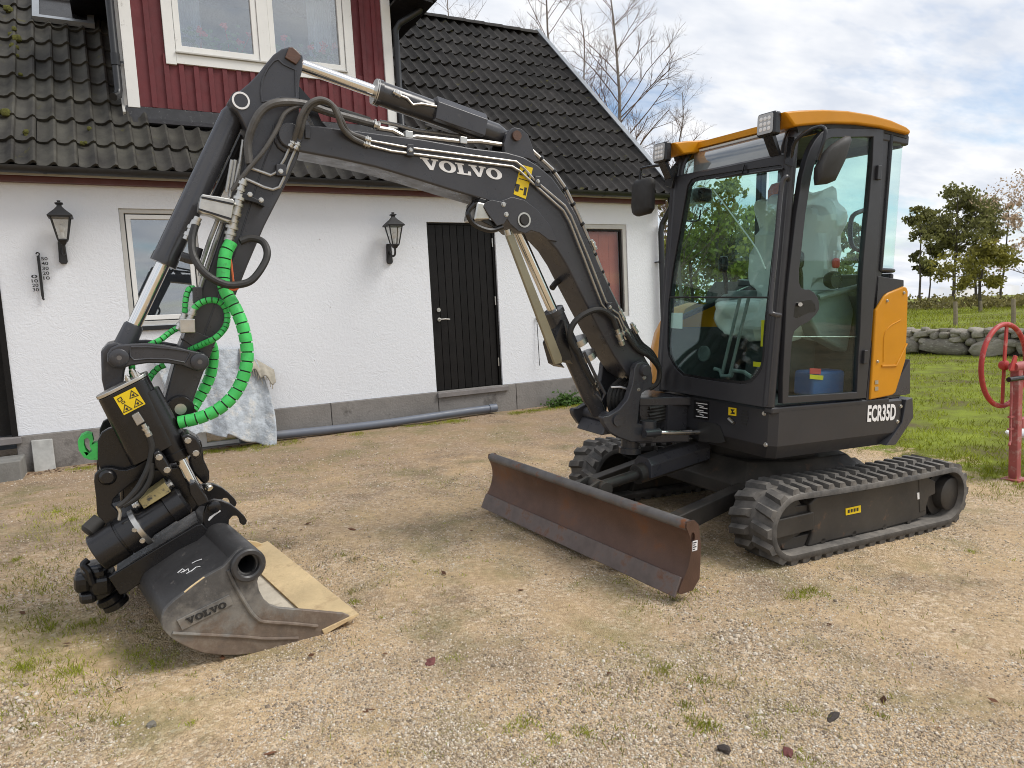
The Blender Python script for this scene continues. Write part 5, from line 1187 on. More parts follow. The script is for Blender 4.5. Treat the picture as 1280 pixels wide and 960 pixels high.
# weld seam
eb(MB().tube([P(a,b,AN-.0005) for a,b in ((342,155),(340,180),(332,198),(318,240),(296,310),(276,362),(258,410),(252,430))], .0035, 6), 'weld_seam', 'charcoal', arm)
eb(MB().tube([P(a,b,AN-.0005) for a,b in ((226,424),(246,428),(268,434))], .005, 6), 'weld_seam', 'charcoal', arm)
eb(slab([(228,424),(236,411),(268,424),(262,448),(250,440)], AN-.008, AN), 'gusset', 'charcoal', arm, bevel=.003)
ae = P(225,510,AN); eb(MB().lathe(ae+Vector((0,-.035,0)), (0,1,0), [(0,.052),(.004,.056),(.03,.058)], 28), 'end_boss', 'black', arm)
eb(MB().cyl(ae+Vector((0,-.037,0)), ae+Vector((0,-.030,0)), .024, 24), 'pin_cap', 'steel', arm)
# arm cylinder (top)
a0 = P(371,80,YB); a1 = Vector((lc.x, YB, lc.z))
ax = a1-a0
def along(t): return a0+ax*t
acyl = eb(MB().lathe(along(.33), ax, [(0,.036),(.002,.062),(.03,.064),(.032,.058),(ax.length*.60,.058),(ax.length*.62,.05),(ax.length*.66,.035)], 28), 'arm_cylinder', 'barrel')
eb(MB().cyl(along(.02), along(.335), .0295, 24), 'rod', 'chrome', acyl)
eb(MB().lathe(along(.328), ax, [(0,.03),(.0,.060),(.012,.0635)], 28), 'gland', 'steel', acyl)
gu = Vector((0,1,0)); gv = ax.cross(gu).normalized()
if gv.z < 0: gv = -gv
eb(MB().loft([[along(t)+gu*a+gv*b for a,b in ((-.075,-.05),(-.075,.035),(-.04,.072),(.04,.072),(.075,.035),(.075,-.05))] for t in (.60,.85)]), 'cylinder_guard', 'charcoal', acyl, bevel=.004)
eb(MB().tube([along(.40)+gu*-.06+gv*.005, along(.46)+gu*-.066+gv*.0, along(.49)+gu*-.064+gv*-.02, along(.53)+gu*-.062+gv*.0, along(.60)+gu*-.062+gv*.012], .007, 8), 'hydraulic_pipe', 'pipe', acyl)
fitting(along(.395)+gu*-.062+gv*.008, along(.43)+gu*-.064+gv*.002, .014, acyl)
eb(MB().loft([[along(t)+gu*a+gv*b for a,b in ((-.045*k,-.02),(-.045*k,.02),(.045*k,.02),(.045*k,-.02))] for t,k in ((.84,1.),(.92,.6),(.98,.4))]), 'hose_cover', 'black', acyl)
eb(MB().cyl(a1+Vector((0,-.05,0)), a1+Vector((0,.05,0)), .042, 20), 'cylinder_eye', 'charcoal', acyl)
eb(MB().plate([P(a,b,AN+.05) for a,b in ((374,108),(392,128),(402,152),(418,168),(412,170),(395,160),(374,122))], (0,.06,0)), 'hose_cover', 'black', boom)
# bucket cylinder
k0, k1 = Vector((pc.x, YB, pc.z)), P(149,446,YB)
ax = k1-k0
kc = eb(MB().lathe(k0, ax, [(.03,.042),(.06,.052),(ax.length*.605,.052),(ax.length*.61,.055),(ax.length*.64,.055),(ax.length*.642,.036)], 28), 'bucket_cylinder', 'barrel')
eb(MB().cyl(k0+ax*.63, k0+ax*.885, .029, 24), 'rod', 'chrome', kc)
eb(MB().lathe(k0+ax*.875, ax, [(0,.034),(.01,.04),(ax.length*.10,.044),(ax.length*.12,.05)], 20), 'rod_end', 'charcoal', kc)
eb(MB().cyl(k0+Vector((0,-.082,0)), k0+Vector((0,.082,0)), .042, 20), 'cylinder_eye', 'charcoal', kc)
e0 = k0+ax*.60; eb(MB().tube([e0+Vector((.05,-.04,-.01)), e0+Vector((.10,-.045,-.02)), e0+Vector((.12,-.045,.03))], .022, 10, smooth=4), 'elbow', 'charcoal', kc)
# linkage: front link and bowed rocker
z4b = lambda pts: zp(80, 400, 4, pts)
LKO = z4b([(215,170),(235,140),(270,125),(330,120),(420,116),(500,124),(580,138),(650,155),(700,165),(725,190),(726,225),(705,250),(675,260),(640,248),(590,228),(520,218),(420,216),(340,228),(290,242),(245,238),(215,215)])
lk = eb(slab(LKO, YB-.150, YB-.115), 'bucket_link', 'charcoal', bevel=.008)
eb(MB().tube([P(a,b,YB-.151) for a,b in z4b([(330,150),(335,135),(420,135),(540,145),(620,158),(630,170),(605,212),(520,196),(420,194),(350,200),(330,180),(330,150)])], .004, 6), 'cast_rim', 'charcoal', lk)
eb(MB().plate([Vector((p.x,YB+.115,p.z)) for p in poly(LKO, YB-.15)], (0,.035,0)), 'link_plate', 'charcoal', lk, bevel=.008)
for p in ((149,447),(249.5,452)):
    c = P(*p, YB-.15); eb(MB().lathe(c+Vector((0,-.016,0)), (0,1,0), [(0,.014),(.0,.030),(.004,.036),(.016,.038),(.30,.036)], 24), 'link_pin', 'charcoal', lk)
    eb(MB().cyl(c+Vector((0,-.0165,0)), c+Vector((0,-.0155,0)), .010, 12), 'pin_cap', 'bladetop', lk)
eb(slab([(126,440),(134,431),(146,428),(158,432),(164,442),(160,452),(156,464),(154,485),(160,510),(172,540),(178,558),(162,560),(146,535),(134,505),(127,475)], YB-.112, YB+.112), 'rocker_link', 'charcoal', lk, bevel=.010)

# ---- hoses and valve gear at the arm
def hose_px(pts, r, mat='hose', name='hydraulic_hose', smooth=6, n=10): return eb(MB().tube([P(*q) for q in pts], r, n, smooth=smooth), name, mat)
y_ = AN-.03
hose_px([(312,205,y_),(310,180,y_),(317,155,y_-.02),(330,136,y_-.03),(350,128,y_-.03),(380,130,y_),(410,140,y_+.03),(440,148,y_+.05),(466,155,BN+.05)], .018, 'greyhose')
hose_px([(290,238,y_),(310,212,y_-.01),(330,188,y_-.02),(346,162,y_-.02),(356,142,y_-.02),(372,133,y_-.01),(384,134,y_)], .010, 'greyhose')
hose_px([(367,176,y_),(372,160,y_-.03),(376,145,y_-.05),(386,130,y_-.06),(400,124,y_-.06),(414,130,y_-.06),(422,145,y_-.05),(428,160,y_-.03),(440,172,BN-.02),(454,179,BN-.016)], .012, 'greyhose')
hose_px([(373,178,y_+.01),(377,162,y_-.02),(381,146,y_-.03),(390,132,y_-.04),(404,127,y_-.04),(418,134,y_-.04),(427,150,y_-.03),(436,165,BN-.01),(456,173,BN-.016)], .012, 'greyhose')
for a, b in (((367,176),(362,184)), ((373,178),(369,187))): fitting(P(*a,y_), P(*b,y_), .014, arm)
for a in (((454,179),(462,181.5)), ((456,173),(463,175.5))): fitting(P(*a[0],BN-.016), P(*a[1],BN-.016), .014, boom)
fitting(P(464,154,BN+.05), P(474,158,BN+.05), .022, boom)
hose_px([(462,150,BN+.09),(430,140,BN+.09),(395,128,BN+.09)], .014, 'hose')
pipe_px([(362,184),(356,198),(350,208),(345,216),(338,219),(310,209)], AN-.014, .007, parent=arm); pipe_px([(369,187),(362,203),(354,224),(349,234),(341,237),(330,234),(306,223)], AN-.014, .007, parent=arm)
c = P(351,213,AN-.012); eb(MB().box(tuple(c+Vector((-.022,-.014,-.026))), tuple(c+Vector((.022,.012,.026)))), 'pipe_clamp', 'charcoal', arm, bevel=.004); bolt(P(351,214,AN-.027), .009, arm)
eb(slab(zp(200,200,6.4,[(640,265),(690,270),(830,340),(838,375),(780,345),(650,310)]), AN-.05, AN), 'bracket', 'black', arm, bevel=.002)
for p in ((312.5,243),(326.5,250)): bolt(P(*p,AN-.051), .009, arm)
# valve block between cylinder and arm
vb = eb(slab(zp(200,200,6.4,[(335,270),(430,285),(440,285),(585,310),(600,330),(572,490),(540,500),(470,470),(400,440),(340,430),(308,405),(315,340)]), AN-.10, AN-.02), 'valve_block', 'steel', bevel=.006)
for pts in ([(332,290),(590,345),(588,360),(330,305)], [(310,385),(575,465),(573,482),(308,400)]): eb(slab(zp(200,200,6.4,pts), AN-.106, AN-.0995), 'strap', 'black', vb)
def stack(p0, p1, y, r, parent, n=5):
    a, b = P(*p0, y), P(*p1, y); 
    prof_ = []; L_ = (b-a).length
    for i in range(n):
        k = (1., 1.25, .85, 1.15, .9)[i%5]
        prof_ += [(L_*i/n, r*k), (L_*(i+.92)/n, r*k)]
    return eb(MB().lathe(a, b-a, prof_, 12), 'coupling', 'steel', parent)
stack((304.5,224),(299,243),y_,.018,arm); stack((300,243),(296,262),y_,.022,arm); stack((296,261),(289,283),y_,.022,arm); stack((291,279),(286,302),y_,.023,arm,6)
stack((248,272),(243,282),y_-.02,.016,vb,2); stack((243,279),(232,300),y_-.02,.016,vb)
for i, (x0, y0, x1, y1) in enumerate(((290,200,283,240),(294,200,287,246),(299,205,292,236),(304,175,296,232))): pipe_px([(x0,y0),(x1,y1)], AN-.035+i*.008, .007, parent=arm)
pipe_px([(318,140),(300,180),(284,215),(262,262)], AF-.02, .02, 'hydraulic_hose', 'hose', arm)
pipe_px([(272,275),(262,300),(252,330),(250,345)], AN-.01, .009, parent=arm); pipe_px([(278,278),(268,305),(258,335),(246,372)], AN-.004, .009, parent=arm)
c = P(247,369,AN-.01); eb(MB().box(tuple(c+Vector((-.02,-.02,-.035))), tuple(c+Vector((.02,.02,.035)))), 'pipe_clamp', 'charcoal', arm, bevel=.004)
hose_px([(244,282,y_-.04),(240,300,y_-.06),(243,322,y_-.09),(258,343,y_-.13),(280,355,y_-.14),(297,356,y_-.14),(315,350,y_-.13),(330,330,y_-.10),(334,315,y_-.08),(328,302,y_-.05),(313,298,y_-.03),(300,302,y_-.03)], .016)
hose_px([(285,302,y_-.04),(289,330,y_-.05),(292,356,y_-.05)], .005, 'orange', 'tether', 4, 6)
eb(MB().tube([P(292+6*math.cos(t), 358+4*math.sin(t), y_-.14) for t in [2*math.pi*k/10 for k in range(11)]], .006, 6), 'tether', 'orange')
# green spiral-wrapped hoses: core plus wraps
def green(pts, r, wrap, gap, name='spiral_wrapped_hose'):
    path = cr_path([P(*q) for q in pts], 14); core = eb(MB().tube(path, r*.80, 10), name, 'hose')
    acc = 0; seg = [path[0]]; k = 0; mb = None
    def flush(seg):
        if len(seg) < 2: return
        eb(MB().tube(seg, r, 14), 'wrap', 'green', core)
    for a, b in zip(path, path[1:]):
        d = (b-a); L_ = d.length; t = 0
        while t < L_:
            lim = wrap-acc if k == 0 else gap-acc
            if t+lim <= L_:
                t += lim; p = a+d*(t/L_)
                if k == 0: seg.append(p); flush(seg)
                seg = [p]; k = 1-k; acc = 0
            else:
                acc += L_-t; t = L_
                if k == 0: seg.append(b)
    if k == 0: flush(seg)
    return core
yg = AN-.07
green([(289,303,yg),(282,318,yg-.01),(279,345,yg-.02),(282,364,yg-.03),(294,385,yg-.05),(304,410,yg-.07),(309,440,yg-.08),(306,465,yg-.09),(295,490,yg-.09),(275,510,yg-.09),(250,522,yg-.08),(224,528,yg-.06)], .027, .036, .006)
green([(242,386,AN-.04),(252,378,AN-.05),(266,375,AN-.06),(278,380,AN-.06),(284,392,AN-.06),(282,408,AN-.07),(270,422,AN-.09),(254,430,AN-.04),(232,440,AN+.02)], .0135, .018, .0045)
green([(243,360,AN+.02),(236,362,AN+.01),(232,375,AN),(231,392,AN)], .0125, .018, .0045)
green([(222,410,AN+.01),(212,416,AN),(200,425,AN-.02),(188,431,AN-.01),(176,442,AN+.02)], .0125, .018, .0045)
green([(258,420,AF+.02),(266,438,AF+.05),(264,465,AF+.06),(256,485,AF+.06),(246,502,AF+.05),(240,512,AF+.03)], .026, .036, .006)
green([(206,456,AN+.04),(198,460,AN+.04),(190,468,AN+.04),(185,476,AN+.02)], .0135, .018, .0045)
green([(165,450,AN+.1),(165,460,AN+.1),(166,472,AN+.1)], .0135, .018, .0045)
stack((231,392),(228,404),AN,.014,arm,3); stack((228,402),(222,412),AN,.014,arm,3); stack((242,386),(237,402),AN-.04,.015,arm,4)
c = P(234,407,AN-.03); eb(MB().box(tuple(c+Vector((-.03,-.03,-.03))), tuple(c+Vector((.03,.03,.03)))), 'manifold', 'steel', arm, bevel=.004)
# ---- tiltrotator
TX = YB
tr_ = eb(slab([(122,552),(127,541),(135,536),(147,532),(165,526),(190,540),(205,560),(212,578),(196,586),(175,584),(150,592),(126,588),(122,577)], TX-.165, TX-.135), 'tiltrotator', 'black', bevel=.004)
hp = [(122,552),(127,541),(135,536),(147,532),(165,526),(190,540),(205,560),(212,578),(196,586),(175,584),(150,592),(126,588),(122,577)]
def far(mb_pts, y0, yf, t): return MB().plate([Vector((p.x, yf, p.z)) for p in poly(mb_pts, y0)], (0,t,0))
eb(far(hp, TX-.165, TX+.135, .03), 'cheek_plate', 'black', tr_, bevel=.004)
eb(slab([(136,545),(165,535),(200,565),(205,585),(160,592),(138,585)], TX-.134, TX+.134), 'hitch_body', 'black', tr_, bevel=.01)
ear = [(117.5,602),(118,594),(122.5,589),(130,585.6),(140,585),(150,587),(157.5,587.5),(167.5,584),(188,572),(180,594),(164,605),(150,616),(142,624),(140,632),(147,640),(152,652),(137,660),(126,652),(121,642),(120,622)]
eb(slab(ear, TX-.20, TX-.17), 'tilt_ear', 'black', tr_, bevel=.005)
eb(far(ear, TX-.20, TX+.14, .03), 'tilt_ear', 'black', tr_, bevel=.005)
c = P(134.4,596.5,TX-.20); eb(MB().lathe(c+Vector((0,-.014,0)), (0,1,0), [(0,.022),(.006,.030),(.014,.034),(.35,.034)], 24), 'tilt_pin', 'black', tr_)
c = P(122,655,TX-.19); eb(MB().lathe(c+Vector((-.02,0,-.01)), (-.6,-.3,-.5), [(-.04,.03),(.02,.032),(.03,.024)], 16), 'end_stop', 'blacksoft', tr_)
# tilt cylinder block with bright top plate
AXP = (P(221,572,TX-.22)-P(174,474,TX-.22)).normalized()
U = Vector((AXP.z, 0, -AXP.x)); 
if U.x > 0: U = -U                                # towards the left end of the block
def stadium(c, hl, hw, n=8):
    o = []
    for k in range(n+1): t = -math.pi/2+math.pi*k/n; o.append(c+U*(hl+hw*math.cos(t))+YDIR*(hw*math.sin(t)))
    for k in range(n+1): t = math.pi/2+math.pi*k/n; o.append(c+U*(-hl+hw*math.cos(t))+YDIR*(hw*math.sin(t)))
    return o
ctop = P(153,484,TX-.21)
tl = P(128,497,TX-.21); trr = P(180,471,TX-.21); ctop = (tl+trr)/2; HL = (tl-trr).length/2-.035; U = (tl-trr).normalized()
AXP = (AXP-U*AXP.dot(U)*.0).normalized()
tb = eb(MB().loft([stadium(ctop+AXP*d, HL, .052) for d in (.0, .30)]), 'tilt_block', 'black', tr_, bevel=.004)
eb(MB().loft([stadium(ctop-AXP*d, HL+.002, .053) for d in (.016, .001)]), 'block_cap', 'steel', tr_, bevel=.003)
for a, b in ((161,476),(168,468),(174,472)):
    c = P(a,b,TX-.21); eb(MB().lathe(c+AXP*.01, -AXP, [(0,.011),(.025,.011),(.026,.007),(.035,.006)], 8), 'grease_nipple', 'steel', tr_)
r0 = P(176,478,TX-.215)
cl0, cl1 = P(181,490,TX-.20), P(225,573,TX-.20)
eb(MB().lathe(cl0, cl1-cl0, [(0,.058),((cl1-cl0).length*.86,.058),((cl1-cl0).length*.87,.062),((cl1-cl0).length*.97,.062),((cl1-cl0).length,.045)], 28), 'tilt_cylinder', 'black', tr_)
rd_ = (cl1-cl0).normalized(); eb(MB().cyl(cl1, P(243,608,TX-.20), .021, 20), 'tilt_rod', 'chrome', tr_)
e_ = P(246,614,TX-.20); eb(MB().cyl(e_+Vector((0,-.05,0)), e_+Vector((0,.05,0)), .028, 20), 'rod_eye', 'black', tr_)
eb(slab([(236,606),(245,602),(256,618),(262,628),(248,634),(238,618)], TX-.265, TX-.18), 'rod_fork', 'black', tr_, bevel=.006)
NF = TX-.21-.0535
stk = eb(slab(zp(80,440,8,[(495,455),(710,350),(815,520),(600,632)]), NF-.0045, NF-.0025), 'warning_label', 'stickery', tr_)
def tri_px(a): return zp(80,440,8,a)
for t in ([(670,380),(750,435),(655,470)], [(720,462),(795,515),(700,560)], [(605,520),(688,570),(592,612)]):
    c_ = (sum(p[0] for p in t)/3, sum(p[1] for p in t)/3); inn = [(c_[0]+(p[0]-c_[0])*.72, c_[1]+(p[1]-c_[1])*.72) for p in t]
    eb(slab(tri_px(t), NF-.0056, NF-.0046, [tri_px(inn)]), 'print', 'ink', tr_)
    eb(slab(tri_px([(c_[0]-18,c_[1]+4),(c_[0]+2,c_[1]-16),(c_[0]+16,c_[1]+8),(c_[0],c_[1]+14)]), NF-.0056, NF-.0046), 'print', 'ink', tr_)
eb(slab(tri_px([(530,470),(570,445),(590,480),(550,505)]), NF-.0056, NF-.0046, [tri_px([(540,472),(567,455),(578,480),(552,495)])]), 'print', 'ink', tr_)
eb(slab(tri_px([(570,500),(600,485),(615,505),(585,522)]), NF-.0056, NF-.0046, [tri_px([(578,502),(598,492),(606,504),(586,514)])]), 'print', 'ink', tr_)
eb(slab(tri_px([(675,640),(745,600),(808,695),(732,742)]), NF-.03, NF), 'port_block', 'pipe', tr_, bevel=.003)
fitting(P(179,530,NF-.015), P(187,545,NF-.015), .013, tr_)
for pts in ([(186,544),(190,559),(188,575),(183,590),(172,610),(158,626),(149,633)], [(190,578),(188,596),(180,612),(168,624),(154,632)]):
    eb(MB().tube([P(a,b,NF-.012) for a,b in pts], .0125, 10, smooth=6), 'hydraulic_hose', 'hose', tr_)
for pts, bl_ in (([(191,566),(199,562),(208,574),(216,588),(212,598),(203,594),(194,584)], ((199,571.5),(209,587.5))), ([(226,545),(235,541),(247,548),(252,560),(252,570),(243,576),(234,566)], ((235,550.6),(245,566.5)))):
    eb(slab(pts, NF-.03, NF+.10), 'clamp', 'black', tr_, bevel=.012)
    for p in bl_: bolt(P(*p, NF-.03), .011, tr_)
eb(slab([(246,552),(251,549),(253,557),(255,575),(262,590),(262,602),(255,606),(240,590),(236,575)], TX-.05, TX+.12), 'side_housing', 'black', tr_, bevel=.015)
fitting(P(258,606,TX-.12), P(263,611,TX-.14), .014, tr_)
# green hook
eb(slab([(98.5,563),(97,552),(101,545),(108,541.5),(115,543),(117,551),(114.5,556),(118,554.5),(125.5,553),(125.5,574.8),(113,575),(105,572)], TX-.16, TX-.10, [[(105,549.5),(109,547),(112,550),(112,558),(115,564),(111,567),(107,562.5),(105,556)]]), 'lifting_hook', 'green', tr_, bevel=.005)
# rotor
rc_ = P(186,640,TX); AX2 = (P(262,668,TX-.2)-P(140,738,TX-.2)).normalized(); NR = Vector((-AX2.z,0,AX2.x))
if NR.z > 0: NR = -NR
eb(MB().lathe(rc_-NR*.13, NR, [(0,.12),(.04,.15),(.06,.19),(.12,.20),(.13,.17),(.17,.17)], 40), 'rotor', 'black', tr_)
eb(slab([(150,605),(190,585),(225,580),(246,598),(258,625),(245,640),(215,650),(165,662),(150,640)], TX-.12, TX+.12), 'rotor_housing', 'black', tr_, bevel=.02)
eb(slab(zp(80,540,8,[(745,690),(1005,505),(1072,600),(800,772)]), TX-.24, TX-.15), 'valve_block', 'olive', tr_, bevel=.004)
fitting(P(166,633,TX-.2), P(174,629,TX-.2), .02, tr_); fitting(P(207,608,TX-.2), P(215,603,TX-.2), .02, tr_)
# motor: two diameters
m0, m1, m2 = P(121.5,692,TX-.215), P(180,662,TX-.215), P(232,624,TX-.215)
dm_ = (m2-m0).normalized(); LM = (m2-m0).length; La = (m1-m0).dot(dm_)
eb(MB().lathe(m0, dm_, [(0,.060),(.0,.078),(.004,.081),(La*.55,.081),(La*.56,.076),(La*.60,.076),(La*.61,.081),(La*.97,.081),(La,.07),(La+.02,.060),(LM*.80,.058),(LM*.81,.064),(LM*.97,.064),(LM,.05)], 36), 'rotator_motor', 'black', tr_)
eb(MB().lathe(m0+dm_*La*.93, dm_, [(0,.0815),(.0,.084),(.02,.084),(.02,.0815)], 36), 'clamp_ring', 'steel', tr_)
for p in ((168.5,662.5),(178,676)): bolt(P(*p, TX-.215-.078), .009, tr_)
# coupler with hooks
bar = [(135,722),(140,729),(150,744),(158,742),(172,732),(262,672),(261,664),(253,655),(246,656)]
eb(slab(bar, TX-.215, TX-.185), 'coupler', 'black', tr_, bevel=.005)
eb(far(bar, TX-.215, TX+.165, .03), 'coupler', 'black', tr_, bevel=.005)
eb(slab([(145,722),(156,732),(256,668),(250,655)], TX-.184, TX+.164), 'coupler_deck', 'black', tr_, bevel=.006)
hk = [(254,645),(258,632),(262,627),(268,625),(277.5,626),(289,631),(299,639),(306,646),(309,651),(307.5,655.6),(304,657),(300,654),(299,649),(296,645),(291,645),(286.5,650),(286,655),(289,660),(288,668),(280,668),(263,668),(255,658)]
eb(slab(hk, TX-.20, TX-.17), 'coupler_hook', 'black', tr_, bevel=.004)
eb(far(hk, TX-.20, TX+.12, .03), 'coupler_hook', 'black', tr_, bevel=.004)
c = P(268,633,TX-.2); eb(MB().lathe(c+Vector((0,-.016,0)), (0,1,0), [(0,.02),(.004,.026),(.016,.028)], 20), 'hook_boss', 'black', tr_)
eb(slab(zp(180,540,8,[(640,880),(655,850),(760,780),(768,792),(700,840),(650,890)]), TX-.203, TX-.2005), 'paint_mark', 'white', tr_)
for (a,b), s in (((104,724),(.034,.07,.044)), ((111,742),(.036,.07,.028)), ((118,713),(.05,.08,.035)), ((128,725),(.05,.09,.05))):
    eb(blob(MB(), P(a,b,TX-.10), s, jit=.12, seed=int(a)), 'gripper_pad', 'black', tr_, sharp=None)
for i, (a,b) in enumerate(((123,728),(131,738),(138,748),(145,754))):
    c = P(a,b,TX-.12); eb(MB().lathe(c+NR*-.02, NR, [(0,.04),(.006,.052),(.03,.052),(.036,.04)], 20), 'gripper_joint', 'black', tr_)
eb(MB().tube([P(110,700,TX-.17),P(104,706,TX-.18),P(110,713,TX-.19),P(113,722,TX-.19),P(116,730,TX-.19)], .014, 8, smooth=5), 'gripper_arm', 'black', tr_)
eb(MB().tube([P(146,632,NF),P(150,640,NF),P(149,650,NF)], .007, 8, smooth=4), 'hydraulic_pipe', 'steel', tr_)

# ---- bucket
w_ax = Vector((-.157,.988,0)).normalized(); bp0 = PP(299, 819.5, (0,0,0), (0,0,1))
def PB(px, py, d=0.): return PP(px, py, bp0, w_ax)+w_ax*d
BW = 1.17
side_px = [(280,708),(288,699),(295.6,690),(303,686),(311,685),(320,688),(327,694),(328.5,704),(325,716),(322,727),(324,738),(330,749),(338,756),(349,760),(380,762.5),(430,767),(438,770),(408,792),(361,810),(330,816),(299,819),(275,819),(255,816.5),(241,812),(230,807),(219,801),(211,795),(204,787),(202,780),(202.5,772),(205,764),(210,758),(217.5,751),(255,722)]
hole_px = [(309+11.5*math.cos(t), 705+11.5*math.sin(t)*1.08) for t in [2*math.pi*k/20 for k in range(20)]]
so3 = [PB(*p) for p in side_px]; ho3 = [PB(*p) for p in hole_px]
def bucket_material():
    m, n, l, b = custom('worn_bucket_side'); tcn = n.new('ShaderNodeTexCoord'); pos = tcn.outputs['Object']
    nz = lambda s_, d=6, r=.65: node(n, l, 'ShaderNodeTexNoise', {'Vector': pos, 'Scale': s_, 'Detail': d, 'Roughness': r}).outputs[0]
    zz = node(n, l, 'ShaderNodeSeparateXYZ', {0: pos}).outputs[2]
    z2_ = node(n, l, 'ShaderNodeMath', {0: zz, 1: node(n, l, 'ShaderNodeMapRange', {0: nz(9, 8, .7), 1: .3, 2: .7, 3: -.09, 4: .09}).outputs[0]}, operation='ADD').outputs[0]
    base = ramp(n, l, nz(14), [(.3,(.05,.049,.048)), (.55,(.085,.082,.08)), (.8,(.14,.135,.13))])
    bare = node(n, l, 'ShaderNodeMapRange', {0: z2_, 1: .30, 2: .20, 3: 0., 4: .85}).outputs[0]
    c = mixrgb(n, l, bare, base, ramp(n, l, nz(22), [(.3,(.16,.15,.135)), (.7,(.27,.25,.22))]))
    rust = node(n, l, 'ShaderNodeMapRange', {0: z2_, 1: .17, 2: .10, 3: 0., 4: .75}).outputs[0]
    c = mixrgb(n, l, rust, c, ramp(n, l, nz(16, 8, .75), [(.3,(.085,.062,.046)), (.5,(.15,.10,.068)), (.7,(.24,.195,.15))]))
    scr = node(n, l, 'ShaderNodeMapRange', {0: nz(60, 3), 1: .68, 2: .74, 3: 0., 4: .5}).outputs[0]
    c = mixrgb(n, l, scr, c, (.30,.28,.25))
    l.new(c, b.inputs['Base Color']); b.inputs['Roughness'].default_value = .48
    bp = node(n, l, 'ShaderNodeBump', {'Strength': .25, 'Distance': .004, 'Height': nz(90, 4)}); l.new(bp.outputs[0], b.inputs['Normal'])
    MATS['bucketside'] = m
bucket_material()
bk = eb(MB().plate(so3, w_ax*.022, [ho3]), 'bucket', 'bucketside', bevel=.004)
eb(MB().plate([p+w_ax*(BW-.022) for p in so3], w_ax*.022), 'side_plate', 'bucketin', bk, bevel=.004)
path = [(300,690),(280,709),(255,723.5),(217.5,752.5),(210,759),(206,765),(203.5,772),(203,780),(205,786),(212,794),(220,800),(231,806),(255,815),(275,817.5),(299,817.5),(330,814.5),(361,808.5),(408,790.5),(449,768)]
pp = [PB(*p) for p in path]
cen = PB(300,765)
inn = [p+(cen-p).normalized()*.016 for p in pp[:-1]]+[pp[-1]+Vector((-.004,0,.004))]
k_up = 6
def sheet(pts, a, b): return [[p+w_ax*a for p in pts], [p+w_ax*b for p in pts]]
eb(MB().loft(sheet(pp[:11], .0225, BW-.0225), closed=False), 'back_plate', 'bucketdark', bk, recalc=False, sharp=60)
eb(MB().loft(sheet(pp[10:], .0225, BW-.0225), closed=False), 'bottom_plate', 'bladetop', bk, recalc=False, sharp=60)
eb(MB().loft(sheet(inn[:-1], .023, BW-.023), closed=False), 'inner_skin', 'bucketpale', bk, recalc=False, sharp=60)
# cutting edge: wedge plate across the full width
t0, t1, t2 = PB(449,768), PB(404,790), PB(396,784)
t1 = pp[-1]*.0+PB(408,791); t3 = PB(403,777)
eb(MB().loft([[p+w_ax*d for p in (t0, PB(405,793), PB(402,787), PB(447,765.8))] for d in (-.006, BW+.006)]), 'cutting_edge', 'bucketin', bk, bevel=.002)
hc_ = PB(309,705)
U2 = Vector((0,0,1)); V2 = w_ax.cross(U2)
rin, rout = .043, .068
rg_ = [[hc_+w_ax*d+(U2*math.cos(t)+V2*math.sin(t))*r_ for t in [2*math.pi*k/28 for k in range(28)]] for d, r_ in ((BW,rout),(-.02,rout),(-.026,rout-.006),(-.026,rin+.006),(-.02,rin),(BW-.01,rin))]
eb(MB().loft(rg_, cap=False), 'cross_tube', 'bucketdark', bk, recalc=False)
eb(MB().tube([PB(a,b,-.003) for a,b in zp(180,660,4.571,[(480,240),(520,330),(560,400),(610,480),(650,520),(690,535),(850,546),(990,560)])], .008, 8, smooth=4), 'edge_bead', 'bucketside', bk)
eb(MB().tube([PB(a,b,-.002) for a,b in zp(180,660,4.571,[(160,600),(400,612),(580,622),(700,632),(880,628)])], .007, 8, smooth=4), 'edge_bead', 'bucketside', bk)
pq = [PB(a,b,0) for a,b in zp(180,660,4.571,[(185,525),(485,378),(508,432),(215,582)])]
plq = eb(MB().plate(pq, -w_ax*.008), 'name_plaque', 'bucketside', bk, bevel=.002)
volvo(PB(233.5,779.5), PB(283.5,757.2), PB(231,772.5), -w_ax*.009, 'ink', bk, 'raised_lettering', .003)
def mark(pts):
    eb(MB().tube([p-bn_*.001 for p in pts], .0025, 5), 'chalk_mark', 'white', bk)
bn_ = (pp[2]-pp[3]).cross(w_ax).normalized()
if bn_.x > 0: bn_ = -bn_
def PBK(px, py): return PP(px, py, pp[2]+bn_*.002, bn_)
for st_ in ([(222,716),(228,711),(231,713),(226,716)],[(229,715),(235,711),(236,714)],[(239,714),(245,709),(250,708)],[(240,704),(246,701),(252,699)],[(233,717),(240,713)]):
    eb(MB().tube([PBK(*p) for p in st_], .002, 5), 'chalk_mark', 'white', bk)
# chipped paint along the seam
eb(MB().tube([PB(a,b,.004) for a,b in ((256,722),(246,729),(238,735),(231,741))], .004, 5), 'worn_edge', 'bucketin', bk)
